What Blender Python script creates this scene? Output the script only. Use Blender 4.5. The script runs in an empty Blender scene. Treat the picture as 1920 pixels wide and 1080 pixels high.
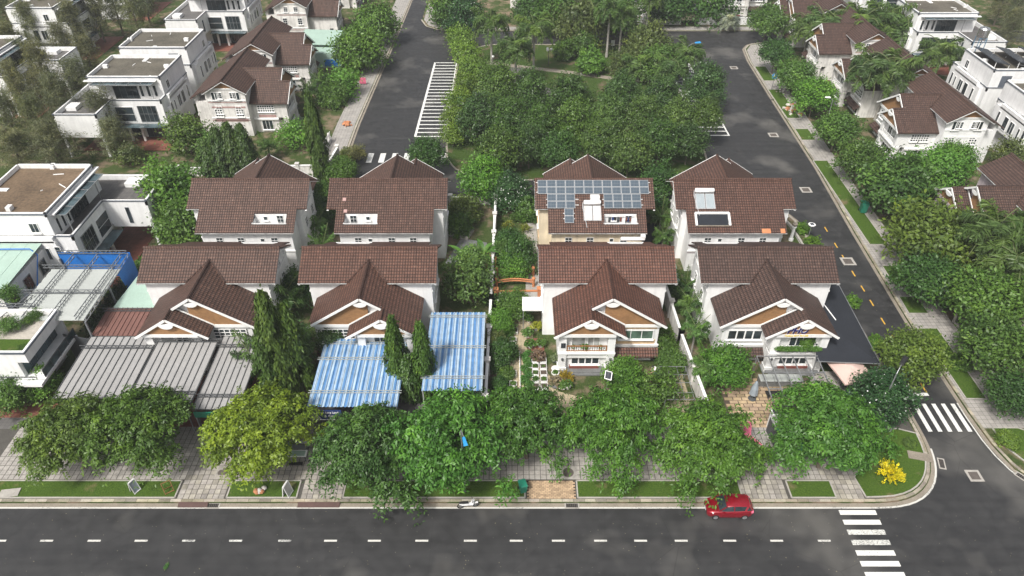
import bpy, math, random
import numpy as np
from mathutils import Vector, Matrix
R = math.radians
random.seed(7)
sc = bpy.context.scene
col = sc.collection
# ------------------------------------------------------------------ camera, sky, sun, exposure
CF, CT, CH = 1350.0, R(38.1), 52.0
cam_d = bpy.data.cameras.new('camera'); cam = bpy.data.objects.new('camera', cam_d); col.objects.link(cam)
cam.location = (0, 0, CH); cam.rotation_euler = (R(90 - 38.1), 0, 0)
cam_d.sensor_width = 36; cam_d.lens = 36 * CF / 1920; cam_d.clip_start = 0.5; cam_d.clip_end = 3000
sc.camera = cam
SUN_EL, SUN_AZ = 53, 214          # azimuth: clockwise from +Y
w = bpy.data.worlds.new('World'); sc.world = w; w.use_nodes = True
nt = w.node_tree; nt.nodes.clear()
sky = nt.nodes.new('ShaderNodeTexSky'); sky.sky_type = 'NISHITA'; sky.sun_disc = False
sky.sun_elevation = R(SUN_EL); sky.sun_rotation = R(SUN_AZ); sky.air_density = 1.0; sky.dust_density = 6; sky.ozone_density = 1
hs = nt.nodes.new('ShaderNodeHueSaturation'); hs.inputs['Saturation'].default_value = 0.35
bg = nt.nodes.new('ShaderNodeBackground'); bg.inputs[1].default_value = 0.12
wo = nt.nodes.new('ShaderNodeOutputWorld')
nt.links.new(sky.outputs[0], hs.inputs['Color']); nt.links.new(hs.outputs[0], bg.inputs[0]); nt.links.new(bg.outputs[0], wo.inputs[0])
sd = bpy.data.lights.new('sun', 'SUN'); sd.energy = 3.3; sd.angle = R(8); sd.color = (1, 0.965, 0.9)
so = bpy.data.objects.new('sun', sd); col.objects.link(so)
az, el = R(SUN_AZ), R(SUN_EL)
sv = Vector((math.sin(az) * math.cos(el), math.cos(az) * math.cos(el), math.sin(el)))
so.rotation_euler = sv.to_track_quat('Z', 'Y').to_euler(); so.location = sv * 200
sc.view_settings.view_transform = 'Standard'; sc.view_settings.look = 'None'
sc.view_settings.exposure = 0.26; sc.view_settings.gamma = 1.0; sc.view_settings.use_curve_mapping = False
sc.cycles.max_bounces = 6; sc.cycles.diffuse_bounces = 3; sc.cycles.glossy_bounces = 2; sc.cycles.transparent_max_bounces = 6

def G(px, py, z=0.0):
    """survey: pixel of the photograph (1920 wide) and a height above ground -> metres east, metres north"""
    v = (py - 540) / CF; u = (px - 960) / CF
    d = (CH - z) / (math.sin(CT) + v * math.cos(CT))
    return (u * d, d * (math.cos(CT) - v * math.sin(CT)))

# ------------------------------------------------------------------ materials
MATS = {}
def nodes(name):
    m = bpy.data.materials.new(name); m.use_nodes = True
    t = m.node_tree; t.nodes.clear()
    o = t.nodes.new('ShaderNodeOutputMaterial'); b = t.nodes.new('ShaderNodeBsdfPrincipled')
    t.links.new(b.outputs[0], o.inputs[0])
    return m, t, b, o
def N(t, typ, **kw):
    n = t.nodes.new(typ)
    for k, v in kw.items():
        if k[0] == 'i' and k[1:].isdigit(): n.inputs[int(k[1:])].default_value = v
        elif k in n.inputs: n.inputs[k].default_value = v
        else: setattr(n, k, v)
    return n
def L(t, a, b): t.links.new(a, b)
def rgb(c): return (c[0], c[1], c[2], 1)
def ramp(t, fac, stops):
    r = N(t, 'ShaderNodeValToRGB'); e = r.color_ramp.elements
    while len(e) < len(stops): e.new(0.5)
    for i, (p, c) in enumerate(stops): e[i].position = p; e[i].color = rgb(c)
    L(t, fac, r.inputs[0]); return r.outputs[0]
def mixc(t, fac, a, b, mode='MIX'):
    n = N(t, 'ShaderNodeMix', data_type='RGBA', blend_type=mode)
    for s, v in ((n.inputs[0], fac), (n.inputs[6], a), (n.inputs[7], b)):
        if hasattr(v, 'node'): L(t, v, s)
        elif isinstance(v, (int, float)): s.default_value = v
        else: s.default_value = rgb(v)
    return n.outputs[2]
def noise(t, scale, detail=4, vec=None, rough=0.6):
    n = N(t, 'ShaderNodeTexNoise', Scale=scale, Detail=detail, Roughness=rough)
    if vec is not None: L(t, vec, n.inputs['Vector'])
    return n.outputs['Fac']
def wpos(t):
    return N(t, 'ShaderNodeNewGeometry').outputs['Position']
def bump(t, b, h, strength=0.3, dist=0.03):
    n = N(t, 'ShaderNodeBump', Strength=strength, Distance=dist); L(t, h, n.inputs['Height']); L(t, n.outputs[0], b.inputs['Normal'])
def plain(name, c, rough=0.6, var=0.12, scale=1.5, metal=0.0, spec=0.4, bmp=0.0, tint=False):
    """base colour with broad mottling and fine grain"""
    if name in MATS: return MATS[name]
    m, t, b, o = nodes(name); p = wpos(t)
    n1 = noise(t, scale, 5, p); n2 = noise(t, scale * 9, 3, p)
    a = N(t, 'ShaderNodeMath', operation='ADD'); L(t, n1, a.inputs[0]); L(t, n2, a.inputs[1])
    lo = tuple(x * (1 - var) for x in c); hi = tuple(min(1, x * (1 + var)) for x in c)
    cc = ramp(t, N(t, 'ShaderNodeMath', operation='MULTIPLY', i1=0.5).outputs[0], [(0.3, lo), (0.7, hi)])
    mul = [n for n in t.nodes if n.type == 'MATH' and n.operation == 'MULTIPLY'][0]; L(t, a.outputs[0], mul.inputs[0])
    if tint:
        oi = N(t, 'ShaderNodeObjectInfo'); cc = mixc(t, 1.0, cc, oi.outputs['Color'], 'MULTIPLY')
    L(t, cc, b.inputs['Base Color'])
    b.inputs['Roughness'].default_value = rough; b.inputs['Metallic'].default_value = metal; b.inputs['Specular IOR Level'].default_value = spec
    if bmp: bump(t, b, n2, bmp, 0.02)
    MATS[name] = m; return m
def wallpaint(name, c, dirt=0.10):
    """painted render with faint rain streaks"""
    m, t, b, o = nodes(name); p = wpos(t)
    mp = N(t, 'ShaderNodeMapping'); mp.inputs['Scale'].default_value = (2.2, 2.2, 0.18); L(t, p, mp.inputs[0])
    st = noise(t, 1.0, 5, mp.outputs[0]); n1 = noise(t, 0.6, 4, p)
    f = N(t, 'ShaderNodeMath', operation='MULTIPLY'); L(t, st, f.inputs[0]); L(t, n1, f.inputs[1])
    cc = ramp(t, f.outputs[0], [(0.16, tuple(x * (1 - dirt * 2.2) for x in c)), (0.3, c)])
    L(t, cc, b.inputs['Base Color']); b.inputs['Roughness'].default_value = 0.75; b.inputs['Specular IOR Level'].default_value = 0.25
    MATS[name] = m; return m
def rooftile(name, c):
    """clay pantiles: courses and rolls by UV in metres, each tile its own tone"""
    m, t, b, o = nodes(name)
    uv = N(t, 'ShaderNodeUVMap').outputs[0]; sx = N(t, 'ShaderNodeSeparateXYZ'); L(t, uv, sx.inputs[0])
    def scaled(s, k):
        q = N(t, 'ShaderNodeMath', operation='MULTIPLY', i1=k); L(t, s, q.inputs[0]); return q.outputs[0]
    def op(kind, a, bb=None):
        q = N(t, 'ShaderNodeMath', operation=kind)
        if hasattr(a, 'node'): L(t, a, q.inputs[0])
        else: q.inputs[0].default_value = a
        if bb is not None:
            if hasattr(bb, 'node'): L(t, bb, q.inputs[1])
            else: q.inputs[1].default_value = bb
        return q.outputs[0]
    u = scaled(sx.outputs[0], 1 / 0.27); v = scaled(sx.outputs[1], 1 / 0.34)
    cell = N(t, 'ShaderNodeCombineXYZ'); L(t, op('FLOOR', u), cell.inputs[0]); L(t, op('FLOOR', v), cell.inputs[1])
    wn = N(t, 'ShaderNodeTexWhiteNoise', noise_dimensions='2D'); L(t, cell.outputs[0], wn.inputs['Vector'])
    fu = op('FRACT', u); fv = op('FRACT', v)
    roll = op('SINE', scaled(fu, math.pi)); roll = op('POWER', roll, 0.6)
    row = fv
    h = op('SUBTRACT', roll, scaled(row, 0.7))
    p = wpos(t)
    big = noise(t, 0.35, 5, p); mid = noise(t, 2.5, 4, p)
    base = ramp(t, wn.outputs['Value'], [(0.0, tuple(x * 0.72 for x in c)), (0.55, c), (1.0, (c[0] * 1.3, c[1] * 1.27, c[2] * 1.25))])
    base = mixc(t, scaled(op('SUBTRACT', big, 0.42), 1.6), base, tuple(x * 0.55 + 0.02 for x in c))
    base = mixc(t, 0.55, base, ramp(t, mid, [(0.3, tuple(x * 0.6 for x in c)), (0.6, tuple(x * 1.15 for x in c)), (0.85, (c[0] * 1.2 + .03, c[1] * 1.2 + .03, c[2] * 1.2 + .03))]))
    mv = N(t, 'ShaderNodeMapping'); mv.inputs['Scale'].default_value = (1.6, 0.22, 1); L(t, uv, mv.inputs[0])
    base = mixc(t, 0.75, base, ramp(t, noise(t, 1.0, 5, mv.outputs[0]), [(0.3, (0.66, 0.68, 0.70)), (0.55, (1.0, 1.0, 1.0)), (0.8, (1.35, 1.3, 1.25))]), 'MULTIPLY')
    base = mixc(t, ramp(t, wn.outputs['Value'], [(0.975, (0, 0, 0)), (0.99, (0.35, 0.35, 0.35))]), base, (0.20, 0.13, 0.10))
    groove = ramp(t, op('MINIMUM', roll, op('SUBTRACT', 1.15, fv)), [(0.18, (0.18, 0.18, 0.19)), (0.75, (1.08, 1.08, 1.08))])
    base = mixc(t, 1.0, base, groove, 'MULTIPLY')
    oi = N(t, 'ShaderNodeObjectInfo'); base = mixc(t, 1.0, base, oi.outputs['Color'], 'MULTIPLY')
    L(t, base, b.inputs['Base Color']); b.inputs['Roughness'].default_value = 0.62; b.inputs['Specular IOR Level'].default_value = 0.35
    bump(t, b, h, 0.9, 0.05)
    MATS[name] = m; return m
def uvbrick(name, c1, c2, mortar, bw, bh, msize=0.012, off=0.5, rough=0.8, bmp=0.4):
    m, t, b, o = nodes(name)
    uv = N(t, 'ShaderNodeUVMap').outputs[0]
    br = N(t, 'ShaderNodeTexBrick', offset=off); L(t, uv, br.inputs['Vector'])
    br.inputs['Scale'].default_value = 1.0; br.inputs['Brick Width'].default_value = bw; br.inputs['Row Height'].default_value = bh
    br.inputs['Mortar Size'].default_value = msize; br.inputs['Color1'].default_value = rgb(c1); br.inputs['Color2'].default_value = rgb(c2); br.inputs['Mortar'].default_value = rgb(mortar)
    n = noise(t, 1.2, 5, wpos(t))
    cc = mixc(t, 0.5, br.outputs[0], ramp(t, n, [(0.3, (0.55, 0.55, 0.55)), (0.7, (1.15, 1.12, 1.08))]), 'MULTIPLY')
    L(t, cc, b.inputs['Base Color']); b.inputs['Roughness'].default_value = rough
    bump(t, b, br.outputs['Fac'], -bmp, 0.01)
    MATS[name] = m; return m
def glassmat(name, c=(0.02, 0.028, 0.032), rough=0.06):
    m, t, b, o = nodes(name)
    n = noise(t, 0.7, 3, wpos(t))
    L(t, ramp(t, n, [(0.3, tuple(x * 0.5 for x in c)), (0.7, tuple(x * 2.0 for x in c))]), b.inputs['Base Color'])
    b.inputs['Roughness'].default_value = rough; b.inputs['Specular IOR Level'].default_value = 0.6
    MATS[name] = m; return m
def leafmat(name, trans=0.3, rough=0.45):
    """each leaf's tone comes from its own 'shade' value, the species colour from the object colour"""
    m, t, b, o = nodes(name)
    at = N(t, 'ShaderNodeAttribute', attribute_name='shade'); oi = N(t, 'ShaderNodeObjectInfo')
    v = ramp(t, at.outputs['Fac'], [(0.0, (0.50, 0.58, 0.60)), (0.5, (1, 1, 1)), (0.92, (1.5, 1.4, 1.05)), (1.0, (1.8, 1.6, 1.1))])
    cc = mixc(t, 1.0, oi.outputs['Color'], v, 'MULTIPLY')
    L(t, cc, b.inputs['Base Color']); b.inputs['Roughness'].default_value = rough; b.inputs['Specular IOR Level'].default_value = 0.35
    tr = N(t, 'ShaderNodeBsdfTranslucent'); L(t, mixc(t, 1.0, cc, (1.3, 1.35, 0.6), 'MULTIPLY'), tr.inputs[0])
    mx = N(t, 'ShaderNodeMixShader'); mx.inputs[0].default_value = trans
    L(t, b.outputs[0], mx.inputs[1]); L(t, tr.outputs[0], mx.inputs[2]); L(t, mx.outputs[0], o.inputs[0])
    MATS[name] = m; return m
def asphalt(name, c=(0.030, 0.030, 0.031), dust=0.7):
    m, t, b, o = nodes(name); p = wpos(t)
    n1 = noise(t, 0.13, 3, p, 0.5); n2 = noise(t, 25, 3, p); n3 = noise(t, 0.7, 5, p)
    base = ramp(t, n2, [(0.3, tuple(x * 0.75 for x in c)), (0.75, tuple(x * 1.35 for x in c))])
    base = mixc(t, ramp(t, n3, [(0.45, (0, 0, 0)), (0.8, (0.5, 0.5, 0.5))]), base, tuple(x * 1.5 for x in c))
    ms = N(t, 'ShaderNodeMapping'); ms.inputs['Scale'].default_value = (0.05, 1.1, 1); L(t, p, ms.inputs[0])
    base = mixc(t, 1.0, base, ramp(t, noise(t, 1.0, 4, ms.outputs[0]), [(0.3, (0.78, 0.78, 0.78)), (0.7, (1.15, 1.15, 1.14))]), 'MULTIPLY')
    pale = ramp(t, n1, [(0.54, (0, 0, 0)), (0.69, (dust, dust, dust))])
    base = mixc(t, pale, base, (0.115, 0.110, 0.102))
    ck = N(t, 'ShaderNodeTexVoronoi', feature='DISTANCE_TO_EDGE', Scale=0.16); wp = mixc(t, 0.06, p, N(t, 'ShaderNodeTexNoise', Scale=0.8, Detail=5).outputs['Color'], 'ADD'); L(t, wp, ck.inputs['Vector'])
    base = mixc(t, ramp(t, ck.outputs['Distance'], [(0.0, (0.55, 0.55, 0.55)), (0.004, (0, 0, 0))]), base, (0.015, 0.015, 0.015))
    vo = N(t, 'ShaderNodeTexVoronoi', Scale=1.1); L(t, p, vo.inputs['Vector'])
    sp = ramp(t, vo.outputs['Distance'], [(0.025, (1, 1, 1)), (0.04, (0, 0, 0))])
    base = mixc(t, mixc(t, 1.0, sp, (0.15, 0.15, 0.15), 'MULTIPLY'), base, (0.4, 0.4, 0.38))
    L(t, base, b.inputs['Base Color'])
    rr = ramp(t, n3, [(0.35, (0.42, 0.42, 0.42)), (0.65, (0.75, 0.75, 0.75))]); L(t, rr, b.inputs['Roughness'])
    b.inputs['Specular IOR Level'].default_value = 0.4
    bump(t, b, n2, 0.25, 0.01)
    MATS[name] = m; return m
def grassmat(name, g1, g2, soil, cover):
    m, t, b, o = nodes(name); p = wpos(t)
    n1 = noise(t, 0.45, 5, p); n2 = noise(t, 6, 5, p, 0.75); n3 = noise(t, 30, 3, p)
    g = ramp(t, n2, [(0.3, g1), (0.7, g2)])
    cc = mixc(t, ramp(t, n1, [(cover - 0.06, (0, 0, 0)), (cover + 0.1, (1, 1, 1))]), g, mixc(t, n3, soil, tuple(x * 1.4 for x in soil)))
    L(t, cc, b.inputs['Base Color']); b.inputs['Roughness'].default_value = 0.95; b.inputs['Specular IOR Level'].default_value = 0.1
    bump(t, b, n2, 0.9, 0.12)
    MATS[name] = m; return m
def paint(name, c, worn=0.45):
    """road paint rubbed through to the asphalt in places"""
    m, t, b, o = nodes(name); p = wpos(t)
    mp = N(t, 'ShaderNodeMapping'); mp.inputs['Scale'].default_value = (1, 3, 1); L(t, p, mp.inputs[0])
    n1 = noise(t, 5, 6, mp.outputs[0], 0.75); n2 = noise(t, 0.3, 2, p)
    a = N(t, 'ShaderNodeMath', operation='MULTIPLY_ADD', i1=0.45); L(t, n2, a.inputs[0]); L(t, n1, a.inputs[2])
    f = ramp(t, a.outputs[0], [(1.2 - worn, (0, 0, 0)), (1.28 - worn, (1, 1, 1))])
    cc = mixc(t, f, mixc(t, noise(t, 12, 3, p), tuple(x * .85 for x in c), c), (0.10, 0.10, 0.10))
    L(t, cc, b.inputs['Base Color']); b.inputs['Roughness'].default_value = 0.6
    MATS[name] = m; return m

asphalt('asphalt'); asphalt('asphalt_old', (0.062, 0.062, 0.062), 0.3)
grassmat('lawn', (0.035, 0.075, 0.012), (0.085, 0.14, 0.022), (0.17, 0.13, 0.075), 0.66)
grassmat('yard', (0.03, 0.055, 0.015), (0.075, 0.10, 0.03), (0.17, 0.13, 0.09), 0.53)
grassmat('parkground', (0.028, 0.058, 0.012), (0.065, 0.10, 0.024), (0.12, 0.09, 0.06), 0.58)
grassmat('earth', (0.05, 0.07, 0.025), (0.10, 0.11, 0.05), (0.15, 0.12, 0.09), 0.5)
plain('palmstem', (0.10, 0.13, 0.045), 0.7, 0.2, 2); wallpaint('white', (0.79, 0.79, 0.785), .055); wallpaint('cream', (0.74, 0.64, 0.48)); wallpaint('offwhite', (0.72, 0.70, 0.67), 0.14)
wallpaint('greywall', (0.42, 0.42, 0.41), 0.2); wallpaint('peach', (0.72, 0.50, 0.30)); wallpaint('pinkband', (0.42, 0.27, 0.25)); wallpaint('mauve', (0.5, 0.43, 0.45))
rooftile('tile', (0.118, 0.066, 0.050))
uvbrick('gablebrick', (0.36, 0.19, 0.075), (0.29, 0.145, 0.06), (0.26, 0.17, 0.10), 0.22, 0.08, 0.008)
uvbrick('tanpath', (0.50, 0.42, 0.28), (0.42, 0.34, 0.23), (0.25, 0.24, 0.17), 0.32, 0.32, 0.02, 0.0)
uvbrick('greytile', (0.38, 0.36, 0.34), (0.33, 0.31, 0.29), (0.15, 0.15, 0.14), 0.5, 0.5, 0.02, 0.0)
uvbrick('redtile', (0.25, 0.09, 0.06), (0.20, 0.07, 0.05), (0.12, 0.06, 0.05), 0.4, 0.4, 0.012, 0.0)
uvbrick('darktile', (0.13, 0.125, 0.12), (0.105, 0.10, 0.10), (0.06, 0.06, 0.06), 0.4, 0.4, 0.012, 0.0)
glassmat('glass'); glassmat('blueglass', (0.05, 0.075, 0.085), 0.12)
leafmat('leaf', 0.22); leafmat('glossleaf', 0.18, 0.38); leafmat('needle', 0.35, 0.7); leafmat('petal', 0.25, 0.6)
paint('whitepaint', (0.72, 0.72, 0.69), 0.38); paint('wornpaint', (0.66, 0.66, 0.62), 0.49); paint('yellowpaint', (0.62, 0.36, 0.05), 0.33); paint('linepaint', (0.60, 0.59, 0.55), 0.42)
plain('bark', (0.16, 0.13, 0.10), 0.9, 0.35, 3, bmp=0.5); plain('palebark', (0.33, 0.31, 0.28), 0.85, 0.25, 2, bmp=0.3)
plain('paver', (0.33, 0.31, 0.285), 0.8, 0.32, 0.5, tint=True); plain('joint', (0.075, 0.07, 0.062), 0.9, 0.3, 1.0); plain('brickpaver', (0.40, 0.31, 0.21), 0.85, 0.28, 1.0, tint=True)
plain('kerbstone', (0.33, 0.30, 0.25), 0.85, 0.4, 1.2, tint=True, bmp=0.3); plain('concrete', (0.36, 0.34, 0.31), 0.85, 0.25, 0.7); plain('dirtyconc', (0.24, 0.21, 0.17), 0.9, 0.35, 1.0)
plain('roofdeck', (0.10, 0.090, 0.070), 0.85, 0.6, 0.35, tint=True); plain('whitetrim', (0.80, 0.80, 0.79), 0.5, 0.04); plain('darkgrey', (0.06, 0.065, 0.07), 0.5, 0.2)
plain('navytrim', (0.10, 0.115, 0.14), 0.6, 0.15); plain('steel', (0.34, 0.35, 0.36), 0.4, 0.15, 2, 0.6); plain('trusssteel', (0.17, 0.18, 0.19), 0.5, 0.2, 2, 0.2); plain('darksteel', (0.10, 0.105, 0.11), 0.5, 0.2, 2, 0.3)
plain('metalroof', (0.31, 0.305, 0.30), 0.5, 0.14, 0.5, 0.0, 0.5); plain('brownmetal', (0.17, 0.085, 0.07), 0.5, 0.2, 0.7); plain('mint', (0.34, 0.46, 0.395), 0.55, 0.12, 0.6)
plain('whitemetal', (0.34, 0.36, 0.345), 0.5, 0.12, 0.6); plain('blackplastic', (0.02, 0.02, 0.02), 0.4, 0.2); plain('rubber', (0.02, 0.02, 0.02), 0.8, 0.2)
plain('greenplastic', (0.02, 0.20, 0.13), 0.4, 0.15); plain('blueplastic', (0.02, 0.06, 0.35), 0.4, 0.15); plain('tarp', (0.02, 0.16, 0.52), 0.5, 0.25, 0.8); plain('shadenet', (0.018, 0.021, 0.028), 0.95, 0.25, 0.8)
plain('pinkcloth', (0.72, 0.16, 0.26), 0.8, 0.08); plain('beigecloth', (0.58, 0.42, 0.37), 0.85, 0.06); plain('bluesteel', (0.10, 0.20, 0.30), 0.5, 0.1); plain('greencloth', (0.02, 0.075, 0.05), 0.85, 0.15); plain('greycloth', (0.27, 0.31, 0.35), 0.85, 0.12); plain('greentarp', (0.03, 0.16, 0.11), 0.7, 0.2)
plain('wood', (0.27, 0.13, 0.055), 0.6, 0.25, 3); plain('terracotta', (0.50, 0.20, 0.09), 0.75, 0.2, 2); plain('soil', (0.08, 0.06, 0.045), 0.95, 0.3, 4); plain('pot', (0.66, 0.65, 0.62), 0.7, 0.12, 2)
plain('stone', (0.15, 0.155, 0.155), 0.5, 0.45, 1.2); plain('marblered', (0.20, 0.065, 0.05), 0.35, 0.2, 2); plain('iron', (0.10, 0.085, 0.075), 0.8, 0.35, 2); plain('rust', (0.075, 0.04, 0.034), 0.7, 0.25, 1.5)
plain('signblue', (0.02, 0.04, 0.14), 0.4, 0.1); plain('letterwhite', (0.75, 0.75, 0.75), 0.5, 0.02); plain('letterblue', (0.015, 0.015, 0.12), 0.5, 0.05); plain('letteryellow', (0.75, 0.52, 0.03), 0.5, 0.05)
plain('skin', (0.42, 0.25, 0.17), 0.6, 0.06); plain('hair', (0.015, 0.012, 0.01), 0.6, 0.1); plain('shirt', (0.78, 0.78, 0.78), 0.85, 0.05); plain('jeans', (0.14, 0.20, 0.34), 0.85, 0.12)
plain('panelframe', (0.52, 0.53, 0.54), 0.4, 0.05, 2, 0.4); plain('chrome', (0.6, 0.6, 0.6), 0.25, 0.05, 2, 0.9)
plain('rubblewhite', (0.55, 0.52, 0.48), 0.9, 0.25, 3); plain('rubbleorange', (0.45, 0.20, 0.10), 0.9, 0.25, 3)
m_, t_, b_, o_ = nodes('carpaint'); b_.inputs['Base Color'].default_value = (0.22, 0.004, 0.012, 1); b_.inputs['Roughness'].default_value = 0.28; b_.inputs['Metallic'].default_value = 0.25; b_.inputs['Coat Weight'].default_value = 0.8; b_.inputs['Coat Roughness'].default_value = 0.06
L(t_, ramp(t_, noise(t_, 8, 4, wpos(t_)), [(0.3, (0.21, 0.003, 0.012)), (0.75, (0.30, 0.008, 0.02))]), b_.inputs['Base Color']); MATS['carpaint'] = m_
def cells(name, c, line, nx, ny, lw):
    m, t, b, o = nodes(name)
    uv = N(t, 'ShaderNodeUVMap').outputs[0]
    br = N(t, 'ShaderNodeTexBrick', offset=0.0); L(t, uv, br.inputs['Vector']); br.inputs['Scale'].default_value = 1
    br.inputs['Brick Width'].default_value = nx; br.inputs['Row Height'].default_value = ny; br.inputs['Mortar Size'].default_value = lw
    br.inputs['Color1'].default_value = rgb(c); br.inputs['Color2'].default_value = rgb(tuple(x * 1.25 for x in c)); br.inputs['Mortar'].default_value = rgb(line)
    L(t, br.outputs[0], b.inputs['Base Color']); b.inputs['Roughness'].default_value = 0.18; b.inputs['Specular IOR Level'].default_value = 0.5
    MATS[name] = m
cells('solarcell', (0.060, 0.082, 0.105), (0.17, 0.19, 0.21), 0.18, 5.0, 0.012); cells('blackcell', (0.02, 0.025, 0.035), (0.08, 0.085, 0.09), 0.5, 1.0, 0.02)
cells('brickscreen', (0.55, 0.34, 0.15), (0.4, 0.3, 0.2), 0.3, 0.12, 0.01)
def bluestripe():
    """sheet painted in blue and white stripes along the fall"""
    m, t, b, o = nodes('bluesheet')
    uv = N(t, 'ShaderNodeUVMap').outputs[0]; s = N(t, 'ShaderNodeSeparateXYZ'); L(t, uv, s.inputs[0])
    q = N(t, 'ShaderNodeMath', operation='MULTIPLY', i1=1 / 0.6); L(t, s.outputs[0], q.inputs[0])
    f = N(t, 'ShaderNodeMath', operation='FRACT'); L(t, q.outputs[0], f.inputs[0])
    cc = ramp(t, f.outputs[0], [(0.0, (0.11, 0.23, 0.45)), (0.18, (0.10, 0.24, 0.47)), (0.26, (0.40, 0.48, 0.55)), (0.40, (0.13, 0.27, 0.48)), (0.52, (0.46, 0.55, 0.62)), (0.72, (0.36, 0.48, 0.58)), (0.82, (0.10, 0.24, 0.46)), (1.0, (0.07, 0.19, 0.42))])
    n = noise(t, 1.3, 5, wpos(t)); cc = mixc(t, 0.6, cc, ramp(t, n, [(0.3, (0.62, 0.62, 0.60)), (0.62, (1.05, 1.05, 1.05))]), 'MULTIPLY')
    L(t, cc, b.inputs['Base Color']); b.inputs['Roughness'].default_value = 0.5; MATS['bluesheet'] = m
bluestripe()
M = MATS

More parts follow.
